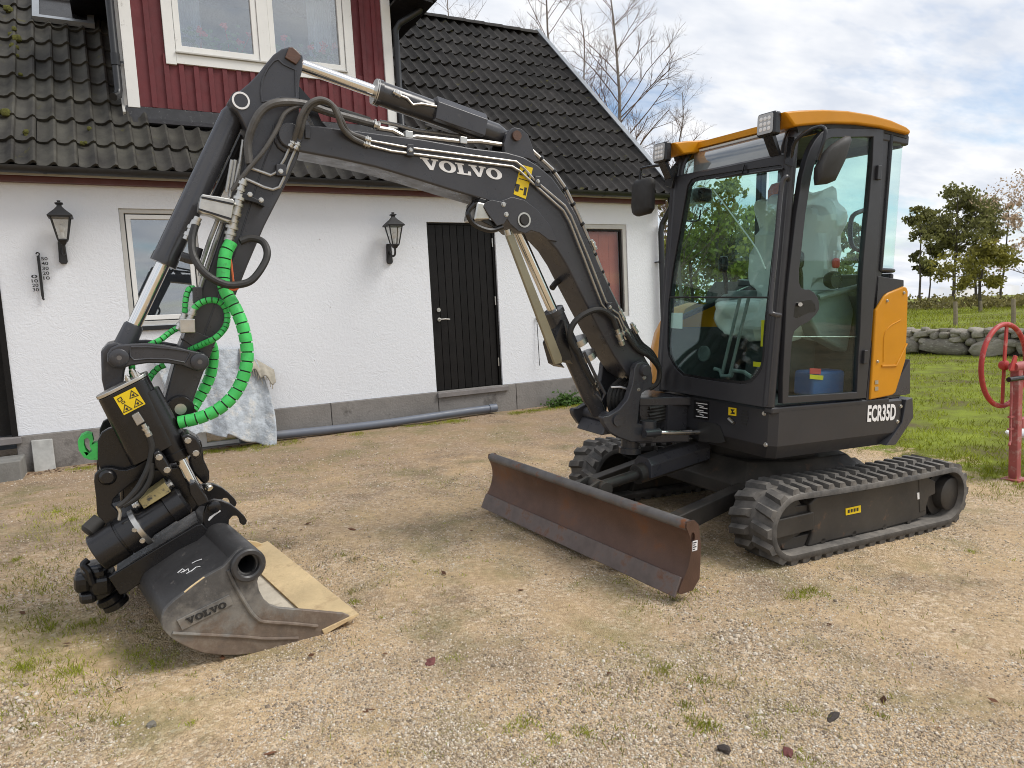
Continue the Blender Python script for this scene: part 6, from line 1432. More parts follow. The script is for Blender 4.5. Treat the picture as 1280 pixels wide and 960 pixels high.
# ------------------------------------------------------------------ things along the wall
def wl(px, py, d=0.): return at(px, py, 1, YW-d)
def lantern(px, py_top, py_bot, bx, by0, by1, label):
    t, b = wl(px, py_top, .19), wl(px, py_bot, .19)
    base = Vector((t.x, YW-.19, b.z)); hh = t.z-b.z
    e = tag(empty('wall_lantern', base), label, 'lantern', 'black iron lanterns on the house wall')
    hb_, ht, H0, H1 = .040, .078, .0, hh*.60
    def sq(h, z): return [Vector((-h,-h,z)),Vector((h,-h,z)),Vector((h,h,z)),Vector((-h,h,z))]
    MB().loft([sq(.02,-.05), sq(.028,-.03), sq(hb_+.004,-.012), sq(hb_+.004,0)]).build('foot', 'iron', e, bevel=.002)
    lo_, hi_ = sq(hb_, H0), sq(ht, H1)
    for k in range(4): MB().tube([lo_[k], hi_[k]], .0075, 6).build('cage_bar', 'iron', e)
    for k in range(4): MB().plate([lo_[k]*.98, lo_[(k+1)%4]*.98, hi_[(k+1)%4]*.98+Vector((0,0,.02*0)), hi_[k]*.98], (0,0,.0008)).build('pane', glass('lantern_glass', (.86,.86,.84), 1.), e)
    MB().loft([sq(ht+.022,H1-.002), sq(ht+.026,H1+.012), sq(ht+.010,H1+.03), sq(ht*.55,H1+.075), sq(.02,H1+.105), sq(.02,H1+.12), sq(.034,H1+.128), sq(.034,H1+.136), sq(.012,H1+.145), sq(.016,H1+.16), sq(.004,hh)]).build('roof', 'iron', e, bevel=.002)
    MB().lathe((0,0,.01), (0,0,1), [(0,.016),(.05,.016),(.052,.012),(.07,.022),(.095,.027),(.12,.02),(.13,.006)], 14).build('bulb', 'white', e)
    q0, q1 = wl(bx, by0), wl(bx, by1)
    MB().loft([[(q0.x-base.x+s*w_, y, z-base.z) for s, y in ((-1,.188),(1,.188),(1,.155),(-1,.155))] for z, w_ in ((q1.z,.022),(q1.z+.02,.036),(q0.z-.03,.030),(q0.z,.024))]).build('wall_plate', 'iron', e, bevel=.004)
    MB().tube([(q0.x-base.x,.16,(q0.z+q1.z)/2-base.z+.03),((q0.x-base.x)*.5,.09,-.13),(0,.02,-.12),(0,0,-.04)], .012, 8, smooth=6).build('arm', 'iron', e)
lantern(73.5, 254, 299, 76.5, 300, 330, 'black iron wall lantern left of the white framed window')
lantern(491, 268, 305, 485, 305, 330, 'black iron wall lantern left of the black plank door')
# iron thermometer
t0, t1 = wl(47.5,316), wl(52,371)
th = tag(empty('wall_thermometer', (t0.x, YW-.03, t1.z)), 'wrought iron wall thermometer with scale figures under the left lantern', 'thermometer')
hh = t0.z-t1.z
MB().box((-.012,-.008,.0),(.012,.008,hh*.93)).build('stem', 'iron', th, bevel=.003)
MB().tube([(0,0,hh*.90),(.012,0,hh*.97),(-.004,0,hh),(-.016,0,hh*.965)], .006, 6, smooth=5).build('scroll', 'iron', th)
MB().tube([(0,0,.0),(0,0,-.02),(.01,0,-.03)], .010, 6).build('bulb_tip', 'iron', th)
for i, tx in enumerate(('50','40','30','20','10')):
    z = hh*(.86-i*.11); text_mesh(tx, (.022,-.006,z-.016), (.075,-.006,z-.016), (.022,-.006,z+.016), (0,0,0), 'iron', 'figure', th, bold=.02)
for i, tx in enumerate(('0','10','20','30')):
    z = hh*(.46-i*.10); text_mesh(tx, (-.075,-.006,z-.016), (-.024,-.006,z-.016), (-.075,-.006,z+.016), (0,0,0), 'iron', 'figure', th, bold=.02)
for z in (.2,.75): MB().box((-.006,.0,hh*z),(.006,.032,hh*z+.012)).build('wall_pin', 'iron', th)
# thin rod leaning on the wall
a, b = wl(671,398,.02), wl(674.5,457,.05)
rod = tag(empty('wall_rod', b), 'thin dark metal rod hanging on the wall right of the black door', 'rod')
MB().tube([(0,0,0), a-b], .005, 6).build('shaft', 'iron', rod); MB().tube([(a-b)*.96, (a-b)*1.03], .011, 8).build('grip', 'iron', rod)
# pipe on the ground
pa, pb = wl(300,552,.14), wl(621,517.5,.14)
pip = tag(empty('drain_pipe', (pa.x, YW-.14, .2)), 'long grey plastic drain pipe lying along the foot of the wall', 'pipe')
pr = .046
def pz(x): return gz(x, YW-.14)+pr+.02
o_ = Vector((pa.x, YW-.14, .2))
ppts = [Vector((pa.x+(pb.x-pa.x)*k/8, YW-.14+.02*math.sin(k), 0)) for k in range(9)]
for p in ppts: p.z = pz(p.x)+.01*math.sin(p.x*2)
MB().tube([p-o_ for p in ppts], pr, 20, smooth=3).build('barrel', 'pvc', pip)
MB().cyl(ppts[-1]-o_-(ppts[-1]-ppts[-2]).normalized()*.10, ppts[-1]-o_+Vector((.004,0,0)), pr+.007, 20, cap=False).build('socket', 'pvc', pip)
# concrete step and leaning slab at the left
tag(MB().box((-2.3,YW-.50,-.1),(-.915,YW-.105,.335)).build('doorstep', 'step', bevel=.015), 'rough concrete doorstep under the dark door at the left edge', 'step')
tag(MB().plate([(-.86,YW-.11,.13),(-.685,YW-.10,.13),(-.69,YW-.045,.44),(-.865,YW-.05,.445)], (0,.03,.004)).build('stone_slab', 'slab', bevel=.006), 'pale concrete slab leaning on the plinth beside the doorstep', 'slab')
# sheet hung over the cellar window
def sheet_mesh(cols, rows, f): 
    vs = [f(i/cols, j/rows) for j in range(rows+1) for i in range(cols+1)]
    fs = [(j*(cols+1)+i, j*(cols+1)+i+1, (j+1)*(cols+1)+i+1, (j+1)*(cols+1)+i) for j in range(rows) for i in range(cols)]
    return vs, fs
def tf(u, v):                                    # v = 0 at the top
    L_ = wl(205,440,.02); x0 = .24+.26*v; x1 = 1.22+.20*math.sin(v*2.2)-.04*v
    x = x0+(x1-x0)*u
    bot = .30-.22*max(0,(u-.45)/.55)**1.0+.05*math.sin(u*9)*(u<.45)
    z = 1.215-.02*abs(u-.5)+( bot-1.2)*v+.012*math.sin(u*17)*v
    y = YW-.03-.27*v**1.15-.045*math.sin(u*11+v*2.2)*(.25+v)-.02*math.sin(u*23+v*5)*v - .014*noise.noise((u*6,v*3,2)) - .012*abs(noise.noise((u*9,v*4,5)))*2 - .006*noise.noise((u*30,v*30,8))
    return (x, y, z)
vs, fs = sheet_mesh(60, 60, tf)
tp = tag(empty('insulation_sheet', (.8, YW-.2, .15)), 'crumpled pale blue grey insulation sheet draped over the cellar window', 'sheet')
o = MB().add([Vector(v)-tp.location for v in vs], fs).build('sheet', 'tarp', tp, sharp=80, recalc=False)
md = o.modifiers.new('thick', 'SOLIDIFY'); md.thickness = .014
def tf2(u, v): return (1.10+.34*u, YW-.04-.10*v-.02*math.sin(u*9), 1.20-.26*u-.16*v*(1-.2*math.sin(u*20)))
vs, fs = sheet_mesh(24, 10, tf2)
o = MB().add([Vector(v)-tp.location for v in vs], fs).build('folded_corner', 'tarpedge', tp, sharp=80, recalc=False); md = o.modifiers.new('thick', 'SOLIDIFY'); md.thickness = .012
rr = random.Random(5)
for i in range(9):
    u = .25+.08*i; p = Vector(tf2(min(1,u), 1.))-tp.location
    MB().tube([p, p+Vector((rr.uniform(-.01,.01),-.005,-rr.uniform(.03,.07)))], .005, 5).build('fray', 'tarpedge', tp)

# ------------------------------------------------------------------ red hand wheel stand
pbase = at(1268, 599, 2, -.13)
for _ in range(4): pbase = at(1268, 599, 2, gz(pbase.x, pbase.y))
hw = tag(empty('hand_wheel_stand', pbase), 'red hand wheel on a faded red steel post at the edge of the lawn', 'hand wheel')
HP = .93
MB().box((-.034,-.034,-.03),(.034,.034,HP)).build('post', 'redfaded', hw, bevel=.008)
MB().box((-.085,-.07,-.02),(.085,.07,.012)).build('foot_plate', 'redfaded', hw, bevel=.004)
MB().cyl((-.06,.0,HP+.0),(.30,-.02,HP+.0),.040,18).build('axle_bearing', 'redfaded', hw, bevel=.004)
wc = Vector((-.02,.085,HP+.01)); WR = .335
whl = MB().tube([wc+Vector((math.cos(t)*WR,0,math.sin(t)*WR)) for t in [2*math.pi*k/48 for k in range(49)]], .020, 12).build('wheel_rim', 'redpaint', hw)
for t in (1.48,-1.62,.0,3.14):
    MB().loft([[wc+Vector((math.cos(t)*d,0,math.sin(t)*d))+Vector((-math.sin(t)*a,b,math.cos(t)*a)) for a,b in ((-.018,-.006),(.018,-.006),(.018,.006),(-.018,.006))] for d in (.03,WR)]).build('spoke', 'redpaint', whl) if t in (1.48,-1.62) else None
MB().lathe(wc+Vector((0,-.03,0)), (0,1,0), [(0,.025),(.01,.04),(.04,.04),(.06,.03)], 16).build('hub', 'redpaint', whl)
MB().plate([(-.14,-.02,HP-.02),(-.07,-.02,HP+.10),(-.03,-.02,HP+.09),(-.05,-.02,HP-.03)], (0,.014,0)).build('pawl', 'redpaint', hw, bevel=.003)
MB().tube([(-.16,-.02,HP-.09),(.45,-.06,HP-.09)], .020, 10).build('crank_grip', 'black', hw)
MB().box((.042,-.03,.42),(1.1,.03,.50)).build('cross_beam', 'redfaded', hw, bevel=.006)
MB().tube([(-.075,0,HP-.12),(-.075,0,.33),(-.11,-.01,.30)], .010, 8).build('brake_rod', 'redfaded', hw)
for z in (.42,.52): MB().box((-.10,-.012,z),(-.041,.012,z+.016)).build('rod_guide', 'redfaded', hw)
MB().lathe((.42,.10,.30), (0,0,1), [(0,.16),(.02,.17),(.03,.16)], 24).build('drum_cover', 'white', hw)

# ------------------------------------------------------------------ dry stone wall
sw = tag(empty('stone_wall', (17.85, 12, -.13)), 'low dry stone wall of grey boulders behind the lawn', 'wall')
def stone_mesh(seed, sx, sy, sz):
    bm = bmesh.new(); bmesh.ops.create_icosphere(bm, subdivisions=2, radius=1)
    for v in bm.verts:
        p = v.co.copy(); q = Vector([math.copysign(abs(c)**.62, c) for c in p])
        q *= 1+.22*noise.noise(p*1.3+Vector((seed*3.7,seed,0)))+.08*noise.noise(p*3.1+Vector((seed,0,seed)))
        v.co = Vector((q.x*sx, q.y*sy, q.z*sz))
    me = bpy.data.meshes.new('stone'); bm.to_mesh(me); bm.free(); me.materials.append(M('stone'))
    me.polygons.foreach_set('use_smooth', [True]*len(me.polygons)); me.set_sharp_from_angle(angle=R_(38)); return me
rr = random.Random(21)
protos = [stone_mesh(k, 1, 1, 1) for k in range(14)]
def place_stone(y, z, w2, h2, d2):
    o = link('stone', protos[rr.randrange(14)], sw)
    o.location = (rr.uniform(-.05,.05), y-12, z+.13); o.rotation_euler = (rr.uniform(-.25,.25), rr.uniform(-.15,.15), rr.uniform(-.3,.3)); o.scale = (d2, w2, h2)
y = 5.5
while y < 22:
    w2 = rr.choice((.20,.24,.30,.36,.52)) if not 9.3 < y < 9.9 else .62
    place_stone(y+w2, -.13+.16+.02, w2*.93, rr.uniform(.19,.23), .24); y += 2*w2*.97
for z0, lo_, hi_, hs in ((.22,.10,.19,.105), (.36,.10,.24,.10), (.46,.08,.2,.07)):
    y = 5.4+rr.random()*.3
    while y < 22:
        w2 = rr.uniform(lo_, hi_); place_stone(y+w2, z0-.02+rr.uniform(-.03,.03), w2*.95, hs*rr.uniform(.75,1.1), .20); y += 2*w2*.98
MB().box((.02,-6.6,-.1),(.30,10,.50)).build('earth_core', 'darkbit', sw)
# fence posts on the field
for px, pt, pb_, lab in ((1194,377,411,'weathered wooden fence post left of centre above the stone wall'), (1266.5,374,409,'weathered wooden fence post at the right above the stone wall'), (1226,376,392,'short far wooden fence post in front of the scrub')):
    D = 20.0 if pb_ > 400 else 31.
    q = at(px, pb_, 0, D); zg = gz(q.x, q.y); hgt = at(px, pt, 0, D).z-zg
    f = MB().tube([(0,0,-.3),(.01,0,hgt*.5),(0,.01,hgt-.02),(0,.01,hgt)], [.058,.048], 8).build('fence_post', 'post'); f.location = (q.x,q.y,zg)
    tag(f, lab, 'post', 'fence posts on the field')

# ------------------------------------------------------------------ trees
def leaf_material(name, col, var=.4, sc=1., trans=.35):
    m, n, l, b = custom(name); g = n.new('ShaderNodeNewGeometry')
    nz = node(n, l, 'ShaderNodeTexNoise', {'Vector': g.outputs['Position'], 'Scale': sc, 'Detail': 3}).outputs[0]
    k = node(n, l, 'ShaderNodeMapRange', {0: nz, 1: .3, 2: .7, 3: 1-var, 4: 1+var}).outputs[0]
    rn = node(n, l, 'ShaderNodeMapRange', {0: g.outputs['Random Per Island'], 1: 0., 2: 1., 3: .6, 4: 1.4}).outputs[0]
    kk = node(n, l, 'ShaderNodeMath', {0: k, 1: rn}, operation='MULTIPLY').outputs[0]
    c = node(n, l, 'ShaderNodeVectorMath', {0: (*col,), 'Scale': kk}, operation='SCALE').outputs[0]
    l.new(c, b.inputs['Base Color']); b.inputs['Roughness'].default_value = .6; b.inputs['Specular IOR Level'].default_value = .25
    tl = node(n, l, 'ShaderNodeBsdfTranslucent', {'Color': c}); mi = node(n, l, 'ShaderNodeMixShader', {0: trans, 1: b.outputs[0], 2: tl.outputs[0]})
    l.new(mi.outputs[0], n['Material Output'].inputs[0]); MATS[name] = m
leaf_material('leafdark', (.19,.19,.065)); leaf_material('leafmid', (.24,.22,.045)); leaf_material('leaflight', (.27,.29,.06)); leaf_material('leafpink', (.55,.40,.29), .3)
leaf_material('grass', (.28,.31,.03), .35, 1.2, .3); leaf_material('grassdry', (.28,.26,.07), .4, 2., .3); leaf_material('scrub', (.22,.19,.07), .5, .6, .2); leaf_material('weed', (.06,.12,.02), .3, 4., .3)
leaf_material('deadleaf', (.14,.065,.035), .4, 5., .2)
def branch(mb, rr, p, d, L_, r, lev, sides, tips, droop=0., segs=4, kids=(5,4,3), spread=(.5,1.0), shrink=.55):
    pts = [p]; dd = d.normalized(); q = p
    for i in range(segs):
        dd = (dd+Vector((rr.gauss(0,.10),rr.gauss(0,.10),rr.gauss(0,.06)+.05-droop*.10*(i/segs)))).normalized(); q = q+dd*(L_/segs); pts.append(q)
    mb.tube(pts, [r, r*.45], sides)
    tips.append((pts[-1], dd)); 
    if lev <= 0: return
    for k in range(kids[-lev] if lev <= len(kids) else kids[0]):
        t = rr.uniform(.25,.98); i = min(int(t*segs), segs-1); f = t*segs-i
        o = pts[i]*(1-f)+pts[i+1]*f; base = (pts[i+1]-pts[i]).normalized()
        u = base.orthogonal().normalized(); u.rotate(Matrix.Rotation(rr.uniform(0,6.283),3,base))
        a = rr.uniform(*spread); nd = base*math.cos(a)+u*math.sin(a)
        branch(mb, rr, o, nd, L_*shrink*rr.uniform(.7,1.15)*(1.15-.5*t), r*.5*(1.1-.4*t), lev-1, max(3, sides-1), tips, droop, segs if lev > 1 else 3, kids, spread, shrink)
def leaves(mb, rr, pts, n, spread, size, flat=.6):
    for c in pts:
        for _ in range(n):
            p = c+Vector((rr.gauss(0,spread),rr.gauss(0,spread),rr.gauss(0,spread*flat))); s = size*rr.uniform(.6,1.3)
            u = Vector((rr.gauss(0,1),rr.gauss(0,1),rr.gauss(0,.6))).normalized(); v = u.orthogonal().normalized(); v.rotate(Matrix.Rotation(rr.uniform(0,6.28),3,u))
            w_ = u.cross(v); mb.add([p-v*s, p+w_*s*.55, p+v*s, p-w_*s*.55], [(0,1,2,3)])
def along_px(px, D):                             # ground point at distance D in the direction of a pixel column
    d = ray(px, 372); k = D/math.hypot(d.x, d.y); return Vector((d.x*k, d.y*k, 0))
def tree(px, D, h, cw, label, leaf, seed, trunk=.09, bare=.25, n_l=60, nleaf=9, size=.11, group='trees beyond the field', name='tree', flatcrown=False, z=None, kids=(6,5,4)):
    rr = random.Random(seed); b = along_px(px, D); b.z = (gz(b.x, b.y) if z is None else z)-.1
    e = tag(empty(name, b), label, 'tree', group); mb = MB(); tips = []
    pts = [Vector((0,0,0))]; 
    for i in range(6): pts.append(pts[-1]+Vector((rr.gauss(0,.05),rr.gauss(0,.05),h*.92/6)))
    mb.tube(pts, [trunk, trunk*.22], 7)
    for i in range(n_l//4):
        t = rr.uniform(bare,.98); k = min(int(t*6),5); o = pts[k].lerp(pts[k+1], t*6-k); a = rr.uniform(0,6.283)
        up_ = .15+.6*t if not flatcrown else .12
        rad = cw*math.sin(math.pi*min(1,max(.08,(t-bare)/(1-bare)*.92+.06)))**.6
        branch(mb, rr, o, Vector((math.cos(a),math.sin(a),up_)), rad*rr.uniform(.75,1.1), trunk*.38*(1.15-t), 2, 5, tips, 0, 4, kids, (.4,.95), .6)
    mb.build('trunk', 'bark', e, sharp=60, recalc=False)
    lm = MB(); leaves(lm, rr, [t_[0] for t_ in tips], nleaf, cw*.085, size); lm.build('crown', leaf, e, sharp=None, recalc=False)
    return e
G1 = 'trees standing beyond the field'
tree(1150, 44, 5.7, 1.0, 'slim tall tree with two bare stems next to the cab', 'leafdark', 1, .07, .34, 60, 6, .10, G1, 'slim_tree')
tree(1190, 46, 6.7, 1.85, 'tallest dark leaved tree in the middle of the field edge', 'leafdark', 2, .10, .25, 104, 6, .10, G1, 'broad_tree')
tree(1221, 47, 6.3, 1.35, 'dark leaved tree just right of the tallest one', 'leafdark', 3, .08, .28, 84, 6, .10, G1, 'broad_tree')
tree(1163, 45, 4.6, .9, 'thin young tree left of the tallest dark tree', 'leafdark', 13, .05, .40, 40, 6, .10, G1, 'slim_tree')
tree(1226, 36, 2.75, 1.35, 'low round crowned olive green tree on the field', 'leafmid', 4, .08, .42, 76, 8, .075, G1, 'round_tree', True)
tree(1250, 48, 6.0, .9, 'sparse nearly bare tree with a thin top', 'leafpink', 5, .07, .25, 40, 2, .10, G1, 'sparse_tree')
tree(1284, 40, 6.2, 1.8, 'pinkish autumn tree cut by the right picture edge', 'leafpink', 6, .07, .15, 80, 3, .06, G1, 'autumn_tree')
for i, (px, D, h, cw, lf) in enumerate(((838,27,3.6,1.4,'leafmid'),(868,26,3.9,1.7,'leaflight'),(903,24,5.4,1.6,'leafmid'),(935,25,4.6,1.7,'leaflight'),(968,26,5.0,1.6,'leafmid'),(1047,34,5.0,.8,'leafdark'),(1074,35,4.9,.8,'leafdark'))):
    tree(px, D, h, cw, ('yellow green tree seen between house corner and cab','light green tree seen through the left part of the windscreen','tall green tree seen through the middle of the windscreen','light tree seen right of the windscreen middle','green tree seen through the right part of the windscreen','small tree top seen through the cab door at the left','small tree top seen through the cab door at the right')[i], lf, 30+i, .10, .12, 60, 6, .10, 'trees behind the cab', 'garden_tree', z=0.)
# bare birches behind the house
def birch(px, D, h, seed, label, lean=0., trunk=.11, n1=30, start=.25):
    rr = random.Random(seed); b = along_px(px, D); b.z = -.1
    e = tag(empty('birch_tree', b), label, 'tree', 'bare birches behind the house'); mb = MB(); tips = []
    side = Vector((RW[0][0], RW[1][0], 0)).normalized(); pts = [Vector((0,0,0))]
    for i in range(10): pts.append(pts[-1]+side*(lean*h/10+rr.gauss(0,.06))+Vector((0,rr.gauss(0,.05),h/10)))
    tk = MB().tube(pts, [trunk, trunk*.12], 8); tk.build('trunk', 'birch', e, sharp=60, recalc=False)
    for i in range(n1):
        t = start+(1-start)*(i+rr.random())/n1; k = min(int(t*10),9); o = pts[k].lerp(pts[min(k+1,10)], t*10-k); a = rr.uniform(0,6.283)
        branch(mb, rr, o, Vector((math.cos(a),math.sin(a),rr.uniform(.6,1.3))), h*.30*(1.25-t)*rr.uniform(.7,1.2), trunk*.30*(1.2-t), 3, 5, tips, .6, 5, (5,5,5), (.35,.85), .55)
    mb.build('crown', 'twig', e, sharp=None, recalc=False)
birch(789, 23, 11.5, 3, 'tall bare birch rising right of the roof verge', -.03, .12, 34, .3)
birch(700, 25, 13.5, 5, 'bare birch behind the roof peak', -.02, .11, 26, .35)
birch(735, 27, 12.5, 8, 'bare birch between the roof peak and the tallest birch', .02, .09, 20, .35)
birch(852, 24, 8.2, 11, 'low bare birch just left of the cab roof', .01, .08, 44, .2)
birch(585, 24, 12.6, 14, 'bare birch top showing over the roof ridge beside the dormer', .0, .08, 20, .5)
# scrub along the field edge
rr = random.Random(9); sc = MB(); ctr = []
for i in range(520):
    x = rr.uniform(36,44); yy = rr.uniform(8,34); ctr.append(Vector((x, yy, gz(x,yy)+abs(rr.gauss(.12,.16)))))
leaves(sc, rr, ctr, 16, .25, .12, .7)
tag(sc.build('scrub', 'scrub', None, sharp=None, recalc=False), 'brown and green scrub along the far edge of the field', kind='stuff')

# ------------------------------------------------------------------ grass, pebbles and litter
def blade(mb, p, rr, h, w_=.004):
    a = rr.uniform(0,6.283); d = Vector((math.cos(a),math.sin(a),0)); ln = Vector((rr.gauss(0,.45),rr.gauss(0,.45),1)).normalized()*h
    mb.add([p-d*w_, p+d*w_, p+ln*.6+d*w_*.6, p+ln+Vector((ln.x,ln.y,0))*.25], [(0,1,2,3)])
rr = random.Random(4); lw = MB()
for i in range(26000):
    x = 5.9+abs(rr.random())**1.5*12.; yy = rr.uniform(2.6, 3.6+x*.62)
    t = turf_at(x, yy)+.5*noise.noise((x*1.6,yy*1.6,7))
    if t < .5: continue
    if noise.noise((x*.9,yy*.9,3))+.5*noise.noise((x*2.7,yy*2.7,6)) > .26: continue
    k = .6+x/9
    blade(lw, Vector((x,yy,gz(x,yy)-.004)), rr, rr.uniform(.025,.06)*min(1.3,k), .0035*k)
tag(lw.build('lawn_grass', 'grass', None, sharp=None, recalc=False), 'short green grass growing on the lawn', kind='stuff')
fw_ = MB()
for i in range(9000):
    x = rr.uniform(18.2,38); yy = rr.uniform(x*.38, x*.75); blade(fw_, Vector((x,yy,gz(x,yy)-.01)), rr, rr.uniform(.05,.16), .012)
tag(fw_.build('field_grass', 'grass', None, sharp=None, recalc=False), 'longer grass on the field behind the stone wall', kind='stuff')
tu = MB(); td = MB(); rr = random.Random(12)
def gp(px, py):
    q = at(px, py, 2, .05)
    for _ in range(4): q = at(px, py, 2, gz(q.x, q.y))
    return q
def tuft(mb, q, n, rad, h):
    n = int(n*2.2); h *= .62; rad *= 1.15
    for i in range(n):
        p = q+Vector((rr.gauss(0,rad),rr.gauss(0,rad),0)); p.z = gz(p.x,p.y)-.003; blade(mb, p, rr, h*rr.uniform(.5,1.2), .0016)
for px, py, k in ((52,776,1.2),(63,785,1.2),(28,832,1),(34,836,1),(80,842,1.2),(95,838,1),(5,762,1),(178,818,1.4),(198,830,1.2),(120,778,1),(100,782,1),(30,910,.8),(425,697,1.2),(440,703,.8),(825,842,1.3),(832,836,1),(880,852,1.),(908,855,1.2),(858,882,.8),(885,908,1.2),(870,906,1),(990,886,.9),(1005,742,1.6),(1000,748,1.5),(1030,745,1),(985,748,1.2),(1015,738,1.2),(650,902,.8),(660,905,1),(637,912,.9),(600,912,.7),(728,916,1),(690,925,.8),(565,828,1),(575,826,.8),(440,740,.8),(445,752,.6),(868,738,.6),(1060,875,.8),(1082,888,.7),(1105,897,.8),(945,900,.8),(955,920,.8),(1020,892,.8),(1008,950,1),(540,945,.8),(240,905,.6),(150,905,.8),(490,945,.8),(665,953,.8),(1215,690,.6),(120,900,.7),(135,750,.7),(20,700,.8),(70,640,.9),(90,650,.9),(270,585,.8)):
    q = gp(px, py)
    tuft(tu if rr.random() < .8 else td, q, int(34*k), .020*k, .030+.008*k)
for px, py, n, rx, ry in ((60,790,150,60,40),(110,850,110,70,40),(30,880,90,40,40),(100,720,130,60,30),(260,700,60,50,20),(420,720,60,60,30),(640,880,80,120,50),(880,880,110,120,50),(1050,820,60,80,50),(70,660,160,40,16),(95,640,120,30,10),(330,600,160,60,14),(420,580,90,60,12),(620,605,90,50,12),(40,735,120,40,20),(330,680,120,60,20),(1230,600,120,40,14),(820,745,60,30,15)):
    for i in range(n):
        q = gp(px+rr.gauss(0,rx), py+rr.gauss(0,ry))
        for j in range(5): blade(td if rr.random() < .6 else tu, q+Vector((rr.gauss(0,.03),rr.gauss(0,.03),-.003)), rr, rr.uniform(.012,.03), .002)
for i in range(420):                              # strip along the foot of the wall
    x = rr.uniform(-.6,7.0); 
    if noise.noise((x*1.4,0,5)) < -.05 and x > 1.6: continue
    q = Vector((x, YW-.24-abs(rr.gauss(0,.12)), 0)); q.z = gz(q.x,q.y); tuft(tu, q, 14, .03, .05)
for i in range(500):
    px, py = rr.uniform(0,1280), rr.uniform(600,958); q = gp(px,py)
    if q.y < .5 or turf_at(q.x,q.y) > .4 or noise.noise((q.x*.8,q.y*.8,11)) < .05: continue
    tuft(td if rr.random() < .5 else tu, q, 9, .012, .022)
for i in range(330):                              # rough edge of the lawn
    yy = rr.uniform(2.6,8); x = 6.1+(min(yy,6)-2.87)*.27+rr.gauss(0,.28); tuft(tu, Vector((x,yy,0)), 12, .05, .055)
tag(tu.build('grass_tufts', 'grass', None, sharp=None, recalc=False), 'green grass tufts coming up through the gravel', kind='stuff')
tag(td.build('dry_grass_tufts', 'grassdry', None, sharp=None, recalc=False), 'yellowish dry grass tufts in the gravel', kind='stuff')
# weed clumps
def weed(px, py, n, rad, h, label, nm='weed_clump'):
    q = at(px, py, 1, YW-.22); q.z = gz(q.x,q.y); mb = MB(); r2 = random.Random(int(px))
    for i in range(n):
        p = Vector((r2.gauss(0,rad),r2.gauss(0,rad*.4),abs(r2.gauss(0,h)))); s = r2.uniform(.012,.028); u = Vector((r2.gauss(0,1),r2.gauss(0,1),r2.gauss(0,1))).normalized(); v = u.orthogonal()
        mb.add([p-u*s,p+v*s*.6,p+u*s,p-v*s*.6],[(0,1,2,3)])
    o = mb.build(nm, 'weed', None, sharp=None, recalc=False); o.location = q; tag(o, label, 'weed')
weed(708, 511, 900, .13, .075, 'leafy green weed clump at the foot of the plinth right of the door')
weed(728, 513, 300, .07, .04, 'small low weed beside the larger clump at the plinth')
# pebbles
def pebbles(q, s0, s1, seed, name, lab, mat, pw=3.):           # q: N x 3 array of ground points
    rg = np.random.RandomState(seed); N_ = len(q)
    cube = np.array([(-1,-1,-1),(1,-1,-1),(1,1,-1),(-1,1,-1),(-1,-1,1),(1,-1,1),(1,1,1),(-1,1,1)], float)
    base = []
    for k in range(24):
        v = cube.copy(); v[4:,:2] *= .72; v[:,0] *= rg.uniform(.5,1.15,8); v[:,1] *= rg.uniform(.4,.95,8); v[:,2] *= rg.uniform(.3,.65,8); base.append(v)
    base = np.array(base)[rg.randint(0,24,N_)]
    s_ = s0+(s1-s0)*rg.rand(N_)**pw; a = rg.rand(N_)*6.283; c_, sn = (np.cos(a)*s_)[:,None], (np.sin(a)*s_)[:,None]
    V = np.empty((N_,8,3)); V[:,:,0] = q[:,0:1]+base[:,:,0]*c_-base[:,:,1]*sn; V[:,:,1] = q[:,1:2]+base[:,:,0]*sn+base[:,:,1]*c_
    tx, ty = rg.uniform(-.25,.25,(2,N_,1)); V[:,:,2] = q[:,2:3]+(base[:,:,2]+tx*base[:,:,0]+ty*base[:,:,1]+.12)*s_[:,None]
    fs = np.array([(0,3,2,1),(4,5,6,7),(0,1,5,4),(1,2,6,5),(2,3,7,6),(3,0,4,7)])
    Fi = (fs[None]+8*np.arange(N_)[:,None,None]).reshape(-1)
    me = bpy.data.meshes.new(name); me.vertices.add(N_*8); me.vertices.foreach_set('co', V.reshape(-1)); me.loops.add(N_*24); me.loops.foreach_set('vertex_index', Fi.astype(np.int32))
    me.polygons.add(N_*6); me.polygons.foreach_set('loop_start', np.arange(0,N_*24,4,dtype=np.int32)); me.polygons.foreach_set('loop_total', np.full(N_*6,4,dtype=np.int32))
    me.update(calc_edges=True); me.materials.append(M(mat)); tag(link(name, me), lab, kind='stuff')
GXS, GYS = np.linspace(-4,9,131), np.linspace(-1.5,9,106)
GZS = np.array([[gz(x,y)+(.016*noise.noise((x*1.1,y*1.1,3))+.007*noise.noise((x*4,y*4,9))) for x in GXS] for y in GYS])
def gz_np(x, y):
    fx_ = np.clip((x+4)/13*130, 0, 129.999); fy_ = np.clip((y+1.5)/10.5*105, 0, 104.999); i, j = fx_.astype(int), fy_.astype(int); u, v = fx_-i, fy_-j
    return (GZS[j,i]*(1-u)+GZS[j,i+1]*u)*(1-v)+(GZS[j+1,i]*(1-u)+GZS[j+1,i+1]*u)*v
RWN = np.array(RW)
def gp_np(px, py):
    d = np.stack([px-640, py-480, np.full_like(px, F_PX)], 1) @ RWN.T; z = np.full(len(px), .03)
    for _ in range(5):
        t = (z-EYE.z)/d[:,2]; x, y = d[:,0]*t, d[:,1]*t; z = gz_np(x, y)
    return np.stack([x,y,z],1)
